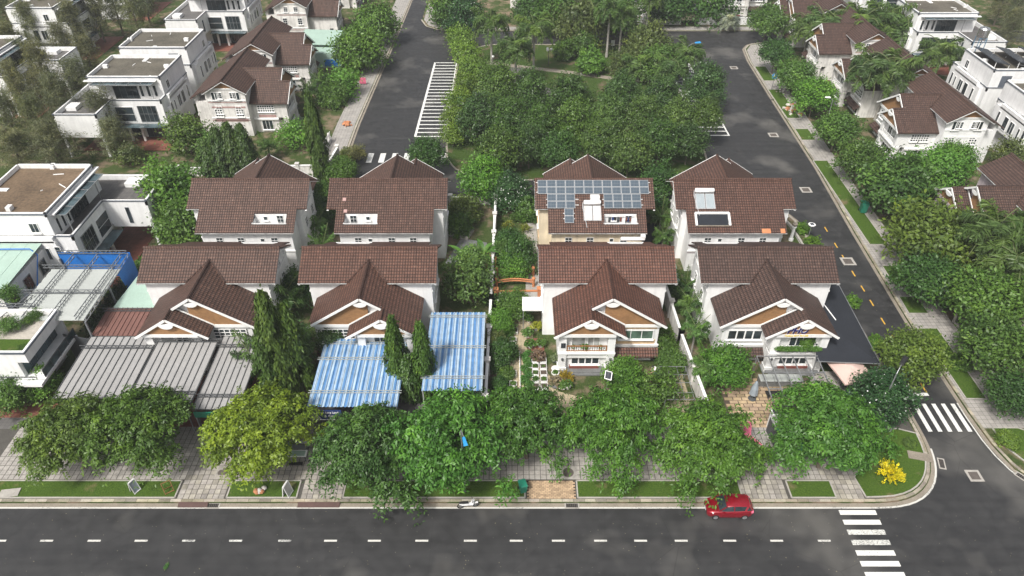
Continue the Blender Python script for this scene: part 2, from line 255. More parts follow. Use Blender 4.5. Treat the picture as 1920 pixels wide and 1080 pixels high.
# ------------------------------------------------------------------ mesh builder
class MB:
    def __init__(s): s.v = []; s.f = []; s.mi = []
    def add(s, pts, faces, m=0):
        b = len(s.v); s.v += [tuple(p) for p in pts]; s.f += [tuple(i + b for i in f) for f in faces]; s.mi += [m] * len(faces); return s
    def poly(s, pts, m=0): return s.add(pts, [range(len(pts))], m)
    def box(s, x0, y0, z0, x1, y1, z1, m=0):
        if x0 > x1: x0, x1 = x1, x0
        if y0 > y1: y0, y1 = y1, y0
        P = [(x0, y0, z0), (x1, y0, z0), (x1, y1, z0), (x0, y1, z0), (x0, y0, z1), (x1, y0, z1), (x1, y1, z1), (x0, y1, z1)]
        return s.add(P, [(3, 2, 1, 0), (4, 5, 6, 7), (0, 1, 5, 4), (1, 2, 6, 5), (2, 3, 7, 6), (3, 0, 4, 7)], m)
    def prism(s, poly, z0, z1, m=0):
        n = len(poly); P = [(x, y, z0) for x, y in poly] + [(x, y, z1) for x, y in poly]
        return s.add(P, [tuple(range(n))[::-1], tuple(range(n, 2 * n))] + [(i, (i + 1) % n, n + (i + 1) % n, n + i) for i in range(n)], m)
    def slab(s, pts, d, m=0, me=None):
        """polygon in space given a thickness d downwards"""
        n = len(pts); P = [tuple(p) for p in pts] + [(p[0], p[1], p[2] - d) for p in pts]
        s.add(P, [tuple(range(n)), tuple(range(n, 2 * n))[::-1]], m)
        return s.add(P, [(i, n + i, n + (i + 1) % n, (i + 1) % n) for i in range(n)], m if me is None else me)
    def profile_x(s, yz, x0, x1, m=0):
        n = len(yz); P = [(x0, y, z) for y, z in yz] + [(x1, y, z) for y, z in yz]
        return s.add(P, [tuple(range(n)), tuple(range(n, 2 * n))[::-1]] + [(i, n + i, n + (i + 1) % n, (i + 1) % n) for i in range(n)], m)
    def profile_y(s, xz, y0, y1, m=0):
        n = len(xz); P = [(x, y0, z) for x, z in xz] + [(x, y1, z) for x, z in xz]
        return s.add(P, [tuple(range(n)), tuple(range(n, 2 * n))[::-1]] + [(i, n + i, n + (i + 1) % n, (i + 1) % n) for i in range(n)], m)
    def bar(s, p0, p1, w, h=None, m=0):
        p0, p1 = Vector(p0), Vector(p1); h = w if h is None else h
        d = (p1 - p0).normalized(); a = Vector((0, 0, 1)) if abs(d.z) < 0.95 else Vector((0, 1, 0))
        x = d.cross(a).normalized() * w / 2; y = x.cross(d).normalized() * h / 2
        P = [p0 - x - y, p0 + x - y, p0 + x + y, p0 - x + y, p1 - x - y, p1 + x - y, p1 + x + y, p1 - x + y]
        return s.add(P, [(3, 2, 1, 0), (4, 5, 6, 7), (0, 1, 5, 4), (1, 2, 6, 5), (2, 3, 7, 6), (3, 0, 4, 7)], m)
    def tube(s, pts, rad, n=8, m=0, cap=True):
        pts = [Vector(p) for p in pts]; rad = [rad] * len(pts) if isinstance(rad, (int, float)) else rad
        b = len(s.v); prev = None
        for i, p in enumerate(pts):
            d = (pts[min(i + 1, len(pts) - 1)] - pts[max(i - 1, 0)]).normalized()
            a = Vector((0, 0, 1)) if abs(d.z) < 0.9 else Vector((1, 0, 0))
            x = d.cross(a).normalized() if prev is None else (prev - d * prev.dot(d)).normalized(); prev = x; y = d.cross(x)
            for k in range(n):
                t = 2 * math.pi * k / n; s.v.append(tuple(p + (x * math.cos(t) + y * math.sin(t)) * rad[i]))
        fs = [(b + i * n + k, b + i * n + (k + 1) % n, b + (i + 1) * n + (k + 1) % n, b + (i + 1) * n + k) for i in range(len(pts) - 1) for k in range(n)]
        if cap: fs += [tuple(range(b, b + n))[::-1], tuple(range(b + (len(pts) - 1) * n, b + len(pts) * n))]
        s.f += fs; s.mi += [m] * len(fs); return s
    def lathe(s, prof, cx=0, cy=0, n=12, m=0):
        b = len(s.v)
        for r, z in prof:
            for k in range(n):
                t = 2 * math.pi * k / n; s.v.append((cx + r * math.cos(t), cy + r * math.sin(t), z))
        fs = [(b + i * n + k, b + i * n + (k + 1) % n, b + (i + 1) * n + (k + 1) % n, b + (i + 1) * n + k) for i in range(len(prof) - 1) for k in range(n)]
        fs += [tuple(range(b, b + n))[::-1], tuple(range(b + (len(prof) - 1) * n, b + len(prof) * n))]
        s.f += fs; s.mi += [m] * len(fs); return s
    def mesh(s, name, mats):
        me = bpy.data.meshes.new(name); me.from_pydata(s.v, [], s.f)
        for mm in (mats if isinstance(mats, (list, tuple)) else [mats]): me.materials.append(M[mm] if isinstance(mm, str) else mm)
        if any(s.mi): me.polygons.foreach_set('material_index', s.mi)
        uvl = me.uv_layers.new(name='UVMap'); data = np.zeros(len(me.loops) * 2, dtype=np.float32)
        for p in me.polygons:                      # metric planar UV: u level, v up the slope
            n = p.normal; u = Vector((0, 0, 1)).cross(n)
            u = Vector((1, 0, 0)) if u.length < 1e-4 else u.normalized()
            if u.x < -1e-4 or (abs(u.x) <= 1e-4 and u.y < 0): u = -u
            v = n.cross(u)
            if v.z < -1e-6 or (abs(v.z) < 1e-6 and v.y < 0): v = -v
            for li in p.loop_indices:
                co = me.vertices[me.loops[li].vertex_index].co; data[li * 2] = co.dot(u); data[li * 2 + 1] = co.dot(v)
        uvl.data.foreach_set('uv', data); me.update(); return me
    def obj(s, name, mats, parent=None, smooth=False, loc=None, rot=None, color=None):
        me = s.mesh(name, mats)
        if smooth: me.polygons.foreach_set('use_smooth', [True] * len(me.polygons))
        return put(name, me, parent, loc, rot, color)
def put(name, me, parent=None, loc=None, rot=None, color=None, scale=None):
    o = bpy.data.objects.new(name, me); col.objects.link(o)
    if parent is not None: o.parent = parent
    if loc is not None: o.location = loc
    if rot is not None: o.rotation_euler = rot if isinstance(rot, (tuple, list)) else (0, 0, rot)
    if color is not None: o.color = rgb(color)
    if scale is not None: o.scale = scale if isinstance(scale, (tuple, list)) else (scale,) * 3
    return o
def tag(o, label, cat, group=None):
    o['label'] = label; o['category'] = cat
    if group: o['group'] = group
    return o
def thing(name, label, cat, loc=(0, 0, 0), rot=0.0, group=None, scale=None):
    o = bpy.data.objects.new(name, None); col.objects.link(o); o.empty_display_size = 0.3
    o.location = loc; o.rotation_euler = (0, 0, rot)
    if scale is not None: o.scale = scale if isinstance(scale, (tuple, list)) else (scale,) * 3
    return tag(o, label, cat, group)
def kind(o, k): o['kind'] = k; return o
# ------------------------------------------------------------------ ground, roads, blocks, kerbs
def flat(name, poly, z, mat, parent=None, k='structure'):
    o = MB().poly([(x, y, z) for x, y in poly]).obj(name, mat, parent)
    if parent is None: kind(o, k)
    return o
def rect(x0, y0, x1, y1): return [(x0, y0), (x1, y0), (x1, y1), (x0, y1)]
def sup(cx, cy, rx, ry, a0, a1, n=14, e=2.5):
    out = []
    for i in range(n + 1):
        a = R(a0 + (a1 - a0) * i / n); c, s = math.cos(a), math.sin(a)
        out.append((cx + rx * math.copysign(abs(c) ** (2 / e), c), cy + ry * math.copysign(abs(s) ** (2 / e), s)))
    return out
flat('ground', rect(-900, -300, 900, 1600), -0.06, 'earth')
road = flat('road', rect(-260, 8, 260, 260), 0.0, 'asphalt')

corner_k = sup(30.6, 45.2, 7.3, 8.45, -90, 0)
corner_ne = [(37.9, 78), (37.6, 81), (36.4, 83.6), (34, 85.4), (31, 86)]
blockM = [(-200, 36.75)] + corner_k + corner_ne + [(-21, 86), (-24.2, 87.2), (-25.2, 91), (-25.4, 110), (-24.4, 155), (-23.6, 250), (-200, 250)]
park_o = [(-10.2, 104), (-9.7, 98), (-8.4, 95), (-6.2, 92.7), (-3.5, 91.6), (25, 91.6), (27.8, 93), (29.2, 96.5), (29.6, 102), (29.8, 138), (28.5, 144), (25, 147), (-4, 147), (-7.8, 145.2), (-9.6, 141), (-10.4, 135)]
north_o = [(-20, 250), (-20, 163), (-18.6, 158.6), (-15.6, 156.2), (-11, 155.6), (150, 155.6), (150, 250)]
right_o = [(200, 37.0), (56, 37.0), (49.5, 37.0), (46.2, 38.2), (44.5, 40.3), (43.9, 43), (43.7, 47), (43.7, 60), (44.4, 78), (45.3, 95), (45.8, 120), (46.3, 138), (47.0, 144.6), (48.6, 147.4), (52, 148.6), (200, 148.8)]
def block(name, poly, mat):
    return kind(MB().prism(poly, -0.05, 0.13).obj(name, mat), 'structure')
block('ground_block', blockM, 'yard'); park = block('park_ground', park_o, 'parkground'); block('ground_block', north_o, 'yard'); block('ground_block', right_o, 'yard')

def walkpath(poly, closed, step):
    """points every step metres along a polyline"""
    pts = poly + ([poly[0]] if closed else []); out = []; acc = 0.0
    for (a, b) in zip(pts[:-1], pts[1:]):
        dx, dy = b[0] - a[0], b[1] - a[1]; l = math.hypot(dx, dy)
        if l < 1e-6: continue
        while acc <= l:
            out.append((a[0] + dx * acc / l, a[1] + dy * acc / l)); acc += step
        acc -= l
    return out
def offset(pts, d):
    out = []
    for i, p in enumerate(pts):
        a, b = pts[max(0, i - 1)], pts[min(len(pts) - 1, i + 1)]
        dx, dy = b[0] - a[0], b[1] - a[1]; l = math.hypot(dx, dy) or 1
        out.append((p[0] - dy / l * d, p[1] + dx / l * d))
    return out
def strip(name, pts, d0, d1, z, mat, parent=None):
    a, b = offset(pts, d0), offset(pts, d1); m = MB(); n = len(pts)
    m.add([(x, y, z) for x, y in a] + [(x, y, z) for x, y in b], [(i, i + 1, n + i + 1, n + i) for i in range(n - 1)])
    o = m.obj(name, mat, parent)
    if parent is None: kind(o, 'structure')
    return o
rk = random.Random(3)
def kerb(pts, inner, step, stones=True):
    """row of kerb stones: a gutter strip on the road and the stones standing along it"""
    pts = walkpath(pts, False, step); s = 1 if inner else -1
    root = strip('kerb', pts, -0.38 * s, 0.02 * s, 0.006, 'dirtyconc')
    if stones:
        for i in range(len(pts) - 1):
            a, b = Vector(pts[i]), Vector(pts[i + 1]); d = (b - a).normalized(); n = Vector((-d.y, d.x)) * s
            l = (b - a).length - 0.03; c = (a + b) / 2; h = 0.15 + rk.uniform(-.012, .012)
            m = MB(); P = []
            for t, z, k in ((-.005, 0, 0), (0.07, h, 0), (0.33, h, 0), (0.33, 0, 0)): P.append((t, z))
            prof = [(t, z) for t, z in P]
            V = [tuple((c + d * (sg * l / 2) + n * t)[:]) + (z,) for sg in (-1, 1) for t, z in prof]
            m.add(V, [(0, 1, 2, 3), (7, 6, 5, 4), (0, 4, 5, 1), (1, 5, 6, 2), (2, 6, 7, 3)])
            g = rk.uniform(.62, 1.25); m.obj('kerb_stone', 'kerbstone', root, color=(g, g * rk.uniform(.95, 1.02), g * rk.uniform(.85, 1.0)))
    else:
        m = MB(); a, b = offset(pts, 0), offset(pts, 0.3 * s); n = len(pts)
        m.add([(x, y, 0) for x, y in a] + [(x, y, .15) for x, y in a] + [(x, y, .15) for x, y in b], [(i, i + 1, n + i + 1, n + i) for i in range(n - 1)] + [(n + i, n + i + 1, 2 * n + i + 1, 2 * n + i) for i in range(n - 1)])
        m.obj('kerb_edge', 'kerbstone', root)
    return root
kerb([(-48, 36.75)] + corner_k + [(37.9, 52)], True, 0.95)
kerb([(37.9, 52.2)] + corner_ne + [(-21, 86), (-24.2, 87.2), (-25.2, 91), (-25.4, 110), (-24.4, 155), (-23.6, 210)], True, 1.3, False)
kerb(park_o + [park_o[0]], False, 1.2, False)
kerb(north_o[1:-1], False, 1.2, False)
kerb(right_o[1:11], False, 0.95); kerb(right_o[10:-1], False, 1.3, False)

# painted markings, thin sheets on the asphalt
def mark(name, pts, z, mat='whitepaint'):
    return MB().poly([(x, y, z) for x, y in pts]).obj(name, mat, road)
for i, px in enumerate((0, 88, 177, 265, 354, 442, 534, 620, 702, 791, 882, 968, 1047, 1126, 1201, 1277, 1368, 1456, 1545)):
    x = G(px, 1013)[0]; y = 33.2; mark('lane_dash', rect(x - .52, y - .085, x + .52, y + .085), .006, 'wornpaint' if 3 < i < 7 else 'linepaint')
for k in range(8):
    y = 35.85 - k * 0.935; mark('crossing_stripe', rect(27.42, y - .23, 30.5, y + .23), .006, 'wornpaint' if k in (2, 3) else 'whitepaint')
lines = [(-60, 36.3)] + sup(30.6, 45.2, 7.72, 8.9, -90, -8, 14)
strip('edge_line', walkpath(lines, False, 0.8), -0.08, 0.08, .010, 'linepaint', road)
strip('edge_line', walkpath([(43.28, 48.2), (43.25, 46.5), (43.35, 43.6), (43.6, 41.8), (44.1, 40.1), (44.9, 38.9), (46.5, 37.4)], False, .5), -.07, .07, .010, 'linepaint', road)
for i in range(5):
    x = 39.05 + i * 0.93; mark('crossing_stripe', rect(x - .2, 44.6, x + .2, 48.1), .006)
mark('stop_line', rect(38.45, 49.15, 41.0, 49.55), .006)
mark('centre_dash', rect(40.85, 49.6, 41.02, 50.9), .006, 'yellowpaint')
for py in (430, 460, 483, 513, 541, 568, 602, 635):
    y = G(0, py)[1]; mark('centre_dash', rect(40.94, y - .55, 41.1, y + .55), .006, 'yellowpaint')
for i in range(7):
    x = -21.6 + i * 1.85; mark('crossing_stripe', rect(x - .42, 96.9, x + .42, 99.9), .006)
def parking(x0a, x1a, x0b, x1b, y0, y1, n):
    for i in range(n + 1):
        t = i / n; y = y0 + (y1 - y0) * t; a = x0a + (x0b - x0a) * t; b = x1a + (x1b - x1a) * t
        mark('bay_line', [(a, y - .16), (b, y - .16), (b, y + .16), (a, y + .16)], .006)
    mark('bay_line', [(x0a - .28, y0 - .16), (x0a + .1, y0 - .16), (x0b + .1, y1 + .16), (x0b - .28, y1 + .16)], .010)
    mark('bay_line', [(x1a - .12, y0 - .16), (x1a + .14, y0 - .16), (x1b + .14, y1 + .16), (x1b - .12, y1 + .16)], .010)
parking(-15.4, -10.65, -14.9, -10.8, 105.6, 137.4, 22); parking(30.2, 34.8, 30.3, 34.3, 106, 138.6, 22)
m = MB(); ax, ay = 31.9, 33.3
for p in (((41.6, 33.15), (44.5, 33.2)), ((41.6, 33.15), (42.2, 33.45)), ((41.6, 33.15), (42.3, 32.8))):
    a, b = Vector(p[0]), Vector(p[1]); d = (b - a).normalized(); q = Vector((-d.y, d.x)) * .05
    m.poly([(a - q).to_tuple() + (.006,), (b - q).to_tuple() + (.006,), (b + q).to_tuple() + (.006,), (a + q).to_tuple() + (.006,)])
m.obj('arrow_mark', 'linepaint', road)
# square inspection covers in the road and drains along the kerb
def cover(x, y, s, label, group=None, rot=0):
    t = thing('manhole_cover', label, 'manhole', (x, y, 0), rot, group)
    f = MB(); f.box(-s, -s, .001, s, -s * .66, .014).box(-s, s * .66, .001, s, s, .014).box(-s, -s * .66, .001, -s * .66, s * .66, .014).box(s * .66, -s * .66, .001, s, s * .66, .014)
    f.obj('frame', 'concrete', t); MB().box(-s * .64, -s * .64, .001, s * .64, s * .64, .010).obj('lid', 'iron', t)
for (px, py, s, lab) in ((1827, 892, .62, 'square manhole cover in pale frame at the road junction'), (1590, 490, .8, 'square manhole cover on the yellow centre line of the side road'), (1511, 356, .75, 'square manhole cover in the side road behind the house with solar water heater'), (1450, 253, .75, 'square manhole cover in the wide road right of the park, south of another'), (1376, 127, .7, 'far square manhole cover in the road near the top bend')):
    x, y = G(px, py); cover(x, y, s, lab)
def drain(x, y, lab, rot=0):
    t = thing('drain_inlet', lab, 'drain', (x, y, 0), rot)
    f = MB(); f.box(-.62, -.3, .002, .62, -.2, .03).box(-.62, .2, .002, .62, .3, .03).box(-.62, -.2, .002, -.5, .2, .03).box(.5, -.2, .002, .62, .2, .03); f.obj('frame', 'concrete', t)
    MB().box(-.5, -.2, .002, .5, .2, .012).obj('pit', 'blackplastic', t)
    for k in range(6): MB().box(-.44 + k * .16, -.2, .013, -.38 + k * .16, .2, .026).obj('bar', 'iron', t)
drain(G(398, 950)[0], 36.52, 'kerb drain between the two left driveways'); drain(G(1072, 945)[0], 36.52, 'kerb drain in front of the herringbone driveway')
drain(38.35, 40.9, 'kerb drain on the rounded street corner by the yellow shrub', R(75)); drain(44.75, 39.4, 'kerb drain at the opposite corner on the right', R(-55))
for px, lab in ((420, 'round manhole in the pavement under the yellow-green tree'), (1065, 'round manhole in the pavement by the herringbone driveway')):
    x, y = G(px, 888); t = thing('pavement_manhole', lab, 'manhole', (x, y, .15)); MB().lathe([(.5, 0), (.5, .012)], n=20).obj('lid', 'iron', t); MB().box(-.75, -.7, -.02, .75, .7, .004).obj('surround', 'concrete', t)
# steel ramps over the gutter
for (x0, x1, lab) in ((-28.2, -25.7, 'dark steel kerb ramp at the left driveway'), (-18.1, -14.55, 'wide steel kerb ramp at the driveway beside the bench')):
    t = thing('kerb_ramp', lab, 'ramp', ((x0 + x1) / 2, 36.6, 0)); w = (x1 - x0) / 2
    MB().add([(-w, -.28, .02), (w, -.28, .02), (w, .16, .17), (-w, .16, .17), (-w, .16, .165), (w, .16, .165)], [(0, 1, 2, 3)]).obj('plate', 'rust', t)
    for s in (-1, 1): MB().add([(s * w, -.28, .02), (s * w, .16, .17), (s * w, .16, .02)], [(0, 1, 2)]).obj('side', 'rust', t)

# pavement: slabs, grass verges, driveways
walk = flat('pavement', [(-200, 37.08), (31, 37.08), (33.5, 37.6), (36.2, 40), (37.4, 44), (37.55, 50), (36, 52), (31.5, 47.2), (-200, 45.0)],   .134, 'joint')
pv = random.Random(5)
V0 = MB().box(-.225, -.225, 0, .225, .225, .028).mesh('paver', 'paver')
drives = [(-28.5, -24.5), (-18.2, -14.5), (19.75, 23.65), (27.72, 30.0)]
slabs = []
for j in range(16):
    for i in range(-92, 76):
        x, y = i * .5 + .25, 37.33 + j * .5
        if y > 44.9: continue
        ind = any(a <= x <= b for a, b in drives)
        if y < 39.0 and not ind: continue
        if x > 31.4 and (y < 41 or x > 34.5): continue
        slabs.append((0 if ind and y < 39.6 else 1 if (-28 < x < -12 or 18 < x < 25 or 27 < x < 34) and y < 42.6 else 2, y, x))
slabs.sort()
rest = MB()
for n, (pr, y, x) in enumerate(slabs):
    g = pv.uniform(.72, 1.12); dz = pv.uniform(-.006, .006)
    if n < 300: put('paver', V0, walk, (x, y, .132 + dz), pv.uniform(-.015, .015), (g, g * .985, g * pv.uniform(.9, .99)))
    else: rest.box(x - .225, y - .225, .132 + dz, x + .225, y + .225, .158 + dz)
kind(rest.obj('paver_rest', 'paver', walk), 'stuff')
# herringbone driveway in front of house with the solar panels' neighbour
hb = flat('driveway', rect(1.25, 37.1, 5.45, 39.0), .138, 'soil'); HB = MB().box(-.15, -.07, 0, .15, .07, .03).mesh('paver', 'brickpaver')
n = 0
for j in range(12):
    for i in range(13):
        x, y = 1.43 + i * .322 + (.16 if j % 2 else 0), 37.19 + j * .152
        if x > 5.35: continue
        g = pv.uniform(.75, 1.25); put('paver', HB, hb, (x, y, .137), pv.uniform(-.02, .02), (g * 1.0, g * .93, g * .88))
def verge(poly, label_dirt=None, z=.150):
    o = kind(MB().prism(poly, .10, z + .03).obj('grass_verge', 'lawn'), 'structure')
    e = MB(); n = len(poly); c = Vector((sum(p[0] for p in poly) / n, sum(p[1] for p in poly) / n))
    for i in range(n):
        a, b = poly[i], poly[(i + 1) % n]
        if math.hypot(a[0] - b[0], a[1] - b[1]) > .05: e.bar((a[0], a[1], .15), (b[0], b[1], .15), .12, .12)
    e.obj('edging', 'concrete', o); return o
for a, b in ((-46, -28.7), (-24.3, -18.35), (-14.4, 1.1), (5.6, 19.6), (23.8, 27.6)): verge(rect(a, 37.2, b, 38.95))
verge([(30.15, 37.25), (31.6, 37.3)] + [(x, y) for x, y in sup(30.6, 45.2, 6.9, 7.95, -78, -4, 10)] + [(36.0, 44.8), (33.4, 44.6), (31.9, 41.8), (29.9, 39.3)])
verge([(44.3, 48.6), (44.3, 59), (46.3, 59), (46.3, 48.6)]); verge([(44.9, 44.9), (45, 42.6), (45.8, 41), (47.6, 39.8), (52, 39.4), (52, 42), (47.3, 44.9)])
for (y0, y1, xa) in ((61.5, 64.5, 44.1), (66.5, 70.5, 44.6), (75, 97.2, 45.0), (104, 108, 45.6), (112, 124, 45.7), (128, 135, 46.2)):
    verge([(xa + .2, y0), (xa + .35, y1), (xa + 2.5, y1), (xa + 2.4, y0)])
sw = flat('pavement', [(43.98, 44.9), (43.95, 60), (44.7, 78), (45.6, 95), (46.1, 120), (46.7, 138), (47.4, 144), (49, 147), (53, 148.2), (53, 146), (50.5, 140), (49.6, 120), (49, 95), (48.8, 78), (48.4, 60), (49.3, 50), (55, 44.9)], .134, 'greytile')
flat('pavement', [(-25.6, 91.5), (-25.8, 110), (-24.8, 155), (-24, 200), (-27.2, 200), (-28, 155), (-28.8, 110), (-28.6, 91.5)], .134, 'greytile')
flat('pavement', [(-19.6, 175), (-19.6, 163), (-18.2, 159), (-15.4, 156.6), (-11, 156), (60, 156), (60, 158.2), (-10.5, 158.2), (-14.4, 159), (-16.6, 161), (-17.2, 165), (-17.2, 175)], .134, 'greytile')
# concrete stepping cover and dirt patches on the corner lawn
t = tag(MB().box(-.95, -.45, 0, .95, .45, .06).obj('concrete_slab', 'dirtyconc', loc=(*G(1722, 938 - 80), .17), rot=R(-14)), 'flat concrete cover lying in the corner lawn by the road', 'slab')
t = tag(MB().box(-.8, -.4, 0, .8, .4, .08).obj('concrete_slab', 'concrete', loc=(*G(20, 927), .17), rot=R(8)), 'broken grey concrete slab on the far left verge', 'slab')

# park path, soil beds
flat('path', [(-9, 139), (-4, 136), (4, 133.5), (12, 131), (20, 128), (29, 127), (29, 128.4), (20, 129.6), (12, 132.6), (4, 135), (-4, 137.6), (-9, 140.6)], .137, 'dirtyconc')
flat('path', [(-1, 134.5), (3, 126), (8, 119), (11, 112), (13, 112), (10, 120), (5, 127), (2, 134.6)], .141, 'darktile')
# ------------------------------------------------------------------ villas with brown tiled roofs
WIN = {}
def window(parent, x, y, z, w, h, cols, rows, face='-y', frame='whitetrim', glass='glass', sill=True, fw=0.07, name='window', mull=None):
    """window in a wall: centre bottom at (x, y, z); face is the side it looks out of"""
    key = (round(w, 2), round(h, 2), cols, rows, frame, glass, sill, fw, mull)
    if key not in WIN:
        f = MB(); mw = fw * .62 if mull is None else mull
        f.box(-w / 2 - fw, -.06, -fw, -w / 2, .02, h + fw).box(w / 2, -.06, -fw, w / 2 + fw, .02, h + fw).box(-w / 2, -.06, h, w / 2, .02, h + fw).box(-w / 2, -.06, -fw, w / 2, .02, 0)
        for i in range(1, cols): f.box(-w / 2 + w * i / cols - mw / 2, -.05, 0, -w / 2 + w * i / cols + mw / 2, .018, h)
        for j in range(1, rows): f.box(-w / 2, -.046, h * j / rows - mw / 2, w / 2, .016, h * j / rows + mw / 2)
        fm = f.mesh('window', frame)
        g = MB()
        for i in range(cols):
            for j in range(rows): g.poly([(-w / 2 + w * (i + a) / cols, -.02, h * (j + b) / rows) for a, b in ((0, 0), (1, 0), (1, 1), (0, 1))])
        gm = g.mesh('pane', glass)
        sm = MB().box(-w / 2 - .16, -.20, -fw - .08, w / 2 + .16, -.001, -fw).mesh('sill', frame) if sill else None
        WIN[key] = (fm, gm, sm)
    fm, gm, sm = WIN[key]
    o = put(name, fm, parent, (x, y, z), {'-y': 0, '+x': R(90), '+y': R(180), '-x': R(-90)}[face])
    put('pane', gm, o)
    if sm: put('sill', sm, o)
    return o
def cornice(m, x0, y0, x1, y1, z, h=.14, d=.14):
    m.box(x0 - d, y0 - d, z, x1 + d, y1 + d, z + h)

S1, S2 = 0.57, 0.646
def villa(name, loc, rot, m, label, wall='white', tone=(1, 1, 1), style='plain', band='pinkband', front=True, rear=True, group='brown-roofed villas', low=None):
    """two-storey villa; front looks to -y, small porch gable on the -x side (m=-1 mirrors it)"""
    t = thing(name, label, 'house', (loc[0], loc[1], 0.13), rot, group)
    zr, ze, zw, zg, zl = 9.37, 7.43, 8.67, 7.31, 5.12
    def X(x): return m * x
    def BX(b, x0, y0, z0, x1, y1, z1, mi=0): return b.box(m * x0, y0, z0, m * x1, y1, z1, mi)
    rw = zr - .22
    # ---- walls
    b = MB()
    b.profile_x([(-2.95, 0), (-2.95, rw - S1 * 2.95), (0, rw), (3.0, rw - S1 * 3.0), (3.0, 0)], X(-6.45), X(6.05))
    b.profile_x([(3.0, 0), (3.0, rw - S1 * 3.0), (3.9, rw - S1 * 3.9 - .01), (3.9, 5.2), (5.15, 5.2), (5.15, rw - S1 * 5.15), (5.62, rw - S1 * 5.62), (5.62, 0)], X(-5.0), X(5.4))
    b.obj('wall', wall, t)
    b = MB()
    def wing_top(x, ridge=zw, c=0.0): return ridge - .2 - S2 * abs(x - c)
    b.profile_y([(X(-5.0), 0), (X(-5.0), wing_top(5.0)), (0, wing_top(0)), (X(5.0), wing_top(5.0)), (X(5.0), 0)], -6.9, -2.951)
    b.obj('wing_wall', wall, t)
    # porch: two columns, beams, balcony slab and its return wall
    b = MB()
    for xa, xb in ((-5.05, -4.3), (-.25, .5)):
        BX(b, xa, -8.5, 0, xb, -7.75, 5.3)
        BX(b, xa - .08, -8.58, 0, xb + .08, -7.67, .55); BX(b, xa - .07, -8.57, 2.2, xb + .07, -7.68, 2.6)
    BX(b, -4.3, -8.42, 1.75, -.25, -7.8, 2.5); BX(b, -4.3, -8.05, 0, -.25, -6.9, 1.75); BX(b, -4.6, -7.98, 2.7, .1, -6.9, 5.05); BX(b, -4.98, -8.56, 2.55, .5, -6.9, 2.7); BX(b, -4.98, -8.86, 4.9, .43, -7.9, 5.28)
    BX(b, -5.02, -7.76, 2.5, -4.62, -6.9, 5.2); BX(b, -.2, -7.76, 2.5, .25, -6.9, 5.2)
    BX(b, -5.1, -8.62, 2.4, .58, -7.7, 2.55)
    b.obj('porch', wall, t)
    # ---- trims on the walls
    b = MB()
    for z in (3.0, 5.9):
        b.box(X(-6.45) - .001, 3.0, z, X(-6.53), -2.95, z + .18); b.box(X(6.05), 3.0, z, X(6.13), -2.95, z + .18)
    b.box(X(-5.1), 5.62, 5.35, X(5.5), 5.74, 5.55); b.box(X(-5.1), 5.62, 2.9, X(5.5), 5.74, 3.08)
    b.obj('string_course', 'whitetrim' if wall in ('white', 'offwhite') else 'peach', t)
    if wall != 'white' or band == 'mauve':
        b = MB()
        for z in (2.65, 5.6): b.box(X(-5.02), 5.62, z, X(5.42), 5.66, z + .10); b.box(X(-6.47), 2.99, z, X(-6.5), -2.9, z + .12)
        b.obj('colour_band', band, t)
    b = MB(); BX(b, .62, -7.02, 2.0, 5.12, -6.9, 2.2); BX(b, .62, -7.08, 2.2, 5.14, -6.9, 2.3); BX(b, .6, -7.2, 4.75, 5.05, -6.9, 5.12); b.obj('ledge', 'whitetrim', t)
    # ---- roofs: main gable with the lower rear slope and its balcony cut
    r = MB(); TH = .16
    r.slab([(X(-7), 0, zr), (X(7), 0, zr), (X(7), -3.4, ze), (X(-7), -3.4, ze)], TH)
    zz = lambda y: zr - S1 * y
    xl, xr, h0, h1 = -5.5, 5.85, 1.0, 4.8
    r.slab([(X(-7), 0, zr), (X(7), 0, zr), (X(7), 3.4, ze), (X(-7), 3.4, ze)], TH)
    if rear:
        ye = 6.15
        def pc(x0, x1, y0, y1): r.slab([(X(x0), y0, zz(y0)), (X(x1), y0, zz(y0)), (X(x1), y1, zz(y1)), (X(x0), y1, zz(y1))], TH)
        pc(xl, xr, 3.4, 3.9); pc(xl, h0, 3.9, 5.15); pc(h1, xr, 3.9, 5.15); pc(xl, xr, 5.15, ye)
    else: r.slab([(X(xl), 3.4, ze), (X(xr), 3.4, ze), (X(xr), 6.15, zz(6.15)), (X(xl), 6.15, zz(6.15))], TH)
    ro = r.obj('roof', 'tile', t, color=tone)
    rc = MB()
    rc.tube([(X(-7.03), 0, zr + .02), (X(7.03), 0, zr + .02)], .15, 8)
    rc.obj('ridge_cap', 'tile', ro, color=tone)
    # wing gables
    r = MB(); yf = -7.5
    for s in (1, -1):
        xe = 5.55
        pts = [(0, yf, zw), (s * xe, yf, zw - S2 * xe), (s * xe, -2.95, zw - S2 * xe), (s * 1.56, -2.98, zw - S2 * 1.56), (0, -1.23, zw)]
        if s == -1: pts = [(0, yf, zw), (-2.1, yf, zw - S2 * 2.1), (-2.1, -9.0, zw - S2 * 2.1), (-xe, -9.0, zw - S2 * xe), (-xe, -2.95, zw - S2 * xe), (-1.56, -2.98, zw - S2 * 1.56), (0, -1.23, zw)]
        r.slab([(X(x), y, z) for x, y, z in pts], TH)
    r.slab([(X(-2.1), -9.0, zg), (X(1.45), -9.0, zg - S2 * 3.55), (X(1.45), -6.9, zg - S2 * 3.55), (X(-2.1), -6.9, zg)], TH)
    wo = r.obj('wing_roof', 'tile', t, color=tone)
    rc = MB(); rc.tube([(0, yf - .02, zw + .02), (0, -1.15, zw + .02)], .14, 8); rc.tube([(X(-2.1), -9.02, zg + .02), (X(-2.1), -7.4, zg + .02)], .13, 8)
    for s in (1, -1): rc.tube([(s * 1.98, -3.42, ze + .06), (0, -1.2, zw + .04)], .10, 6)
    rc.obj('ridge_cap', 'tile', wo, color=tone)
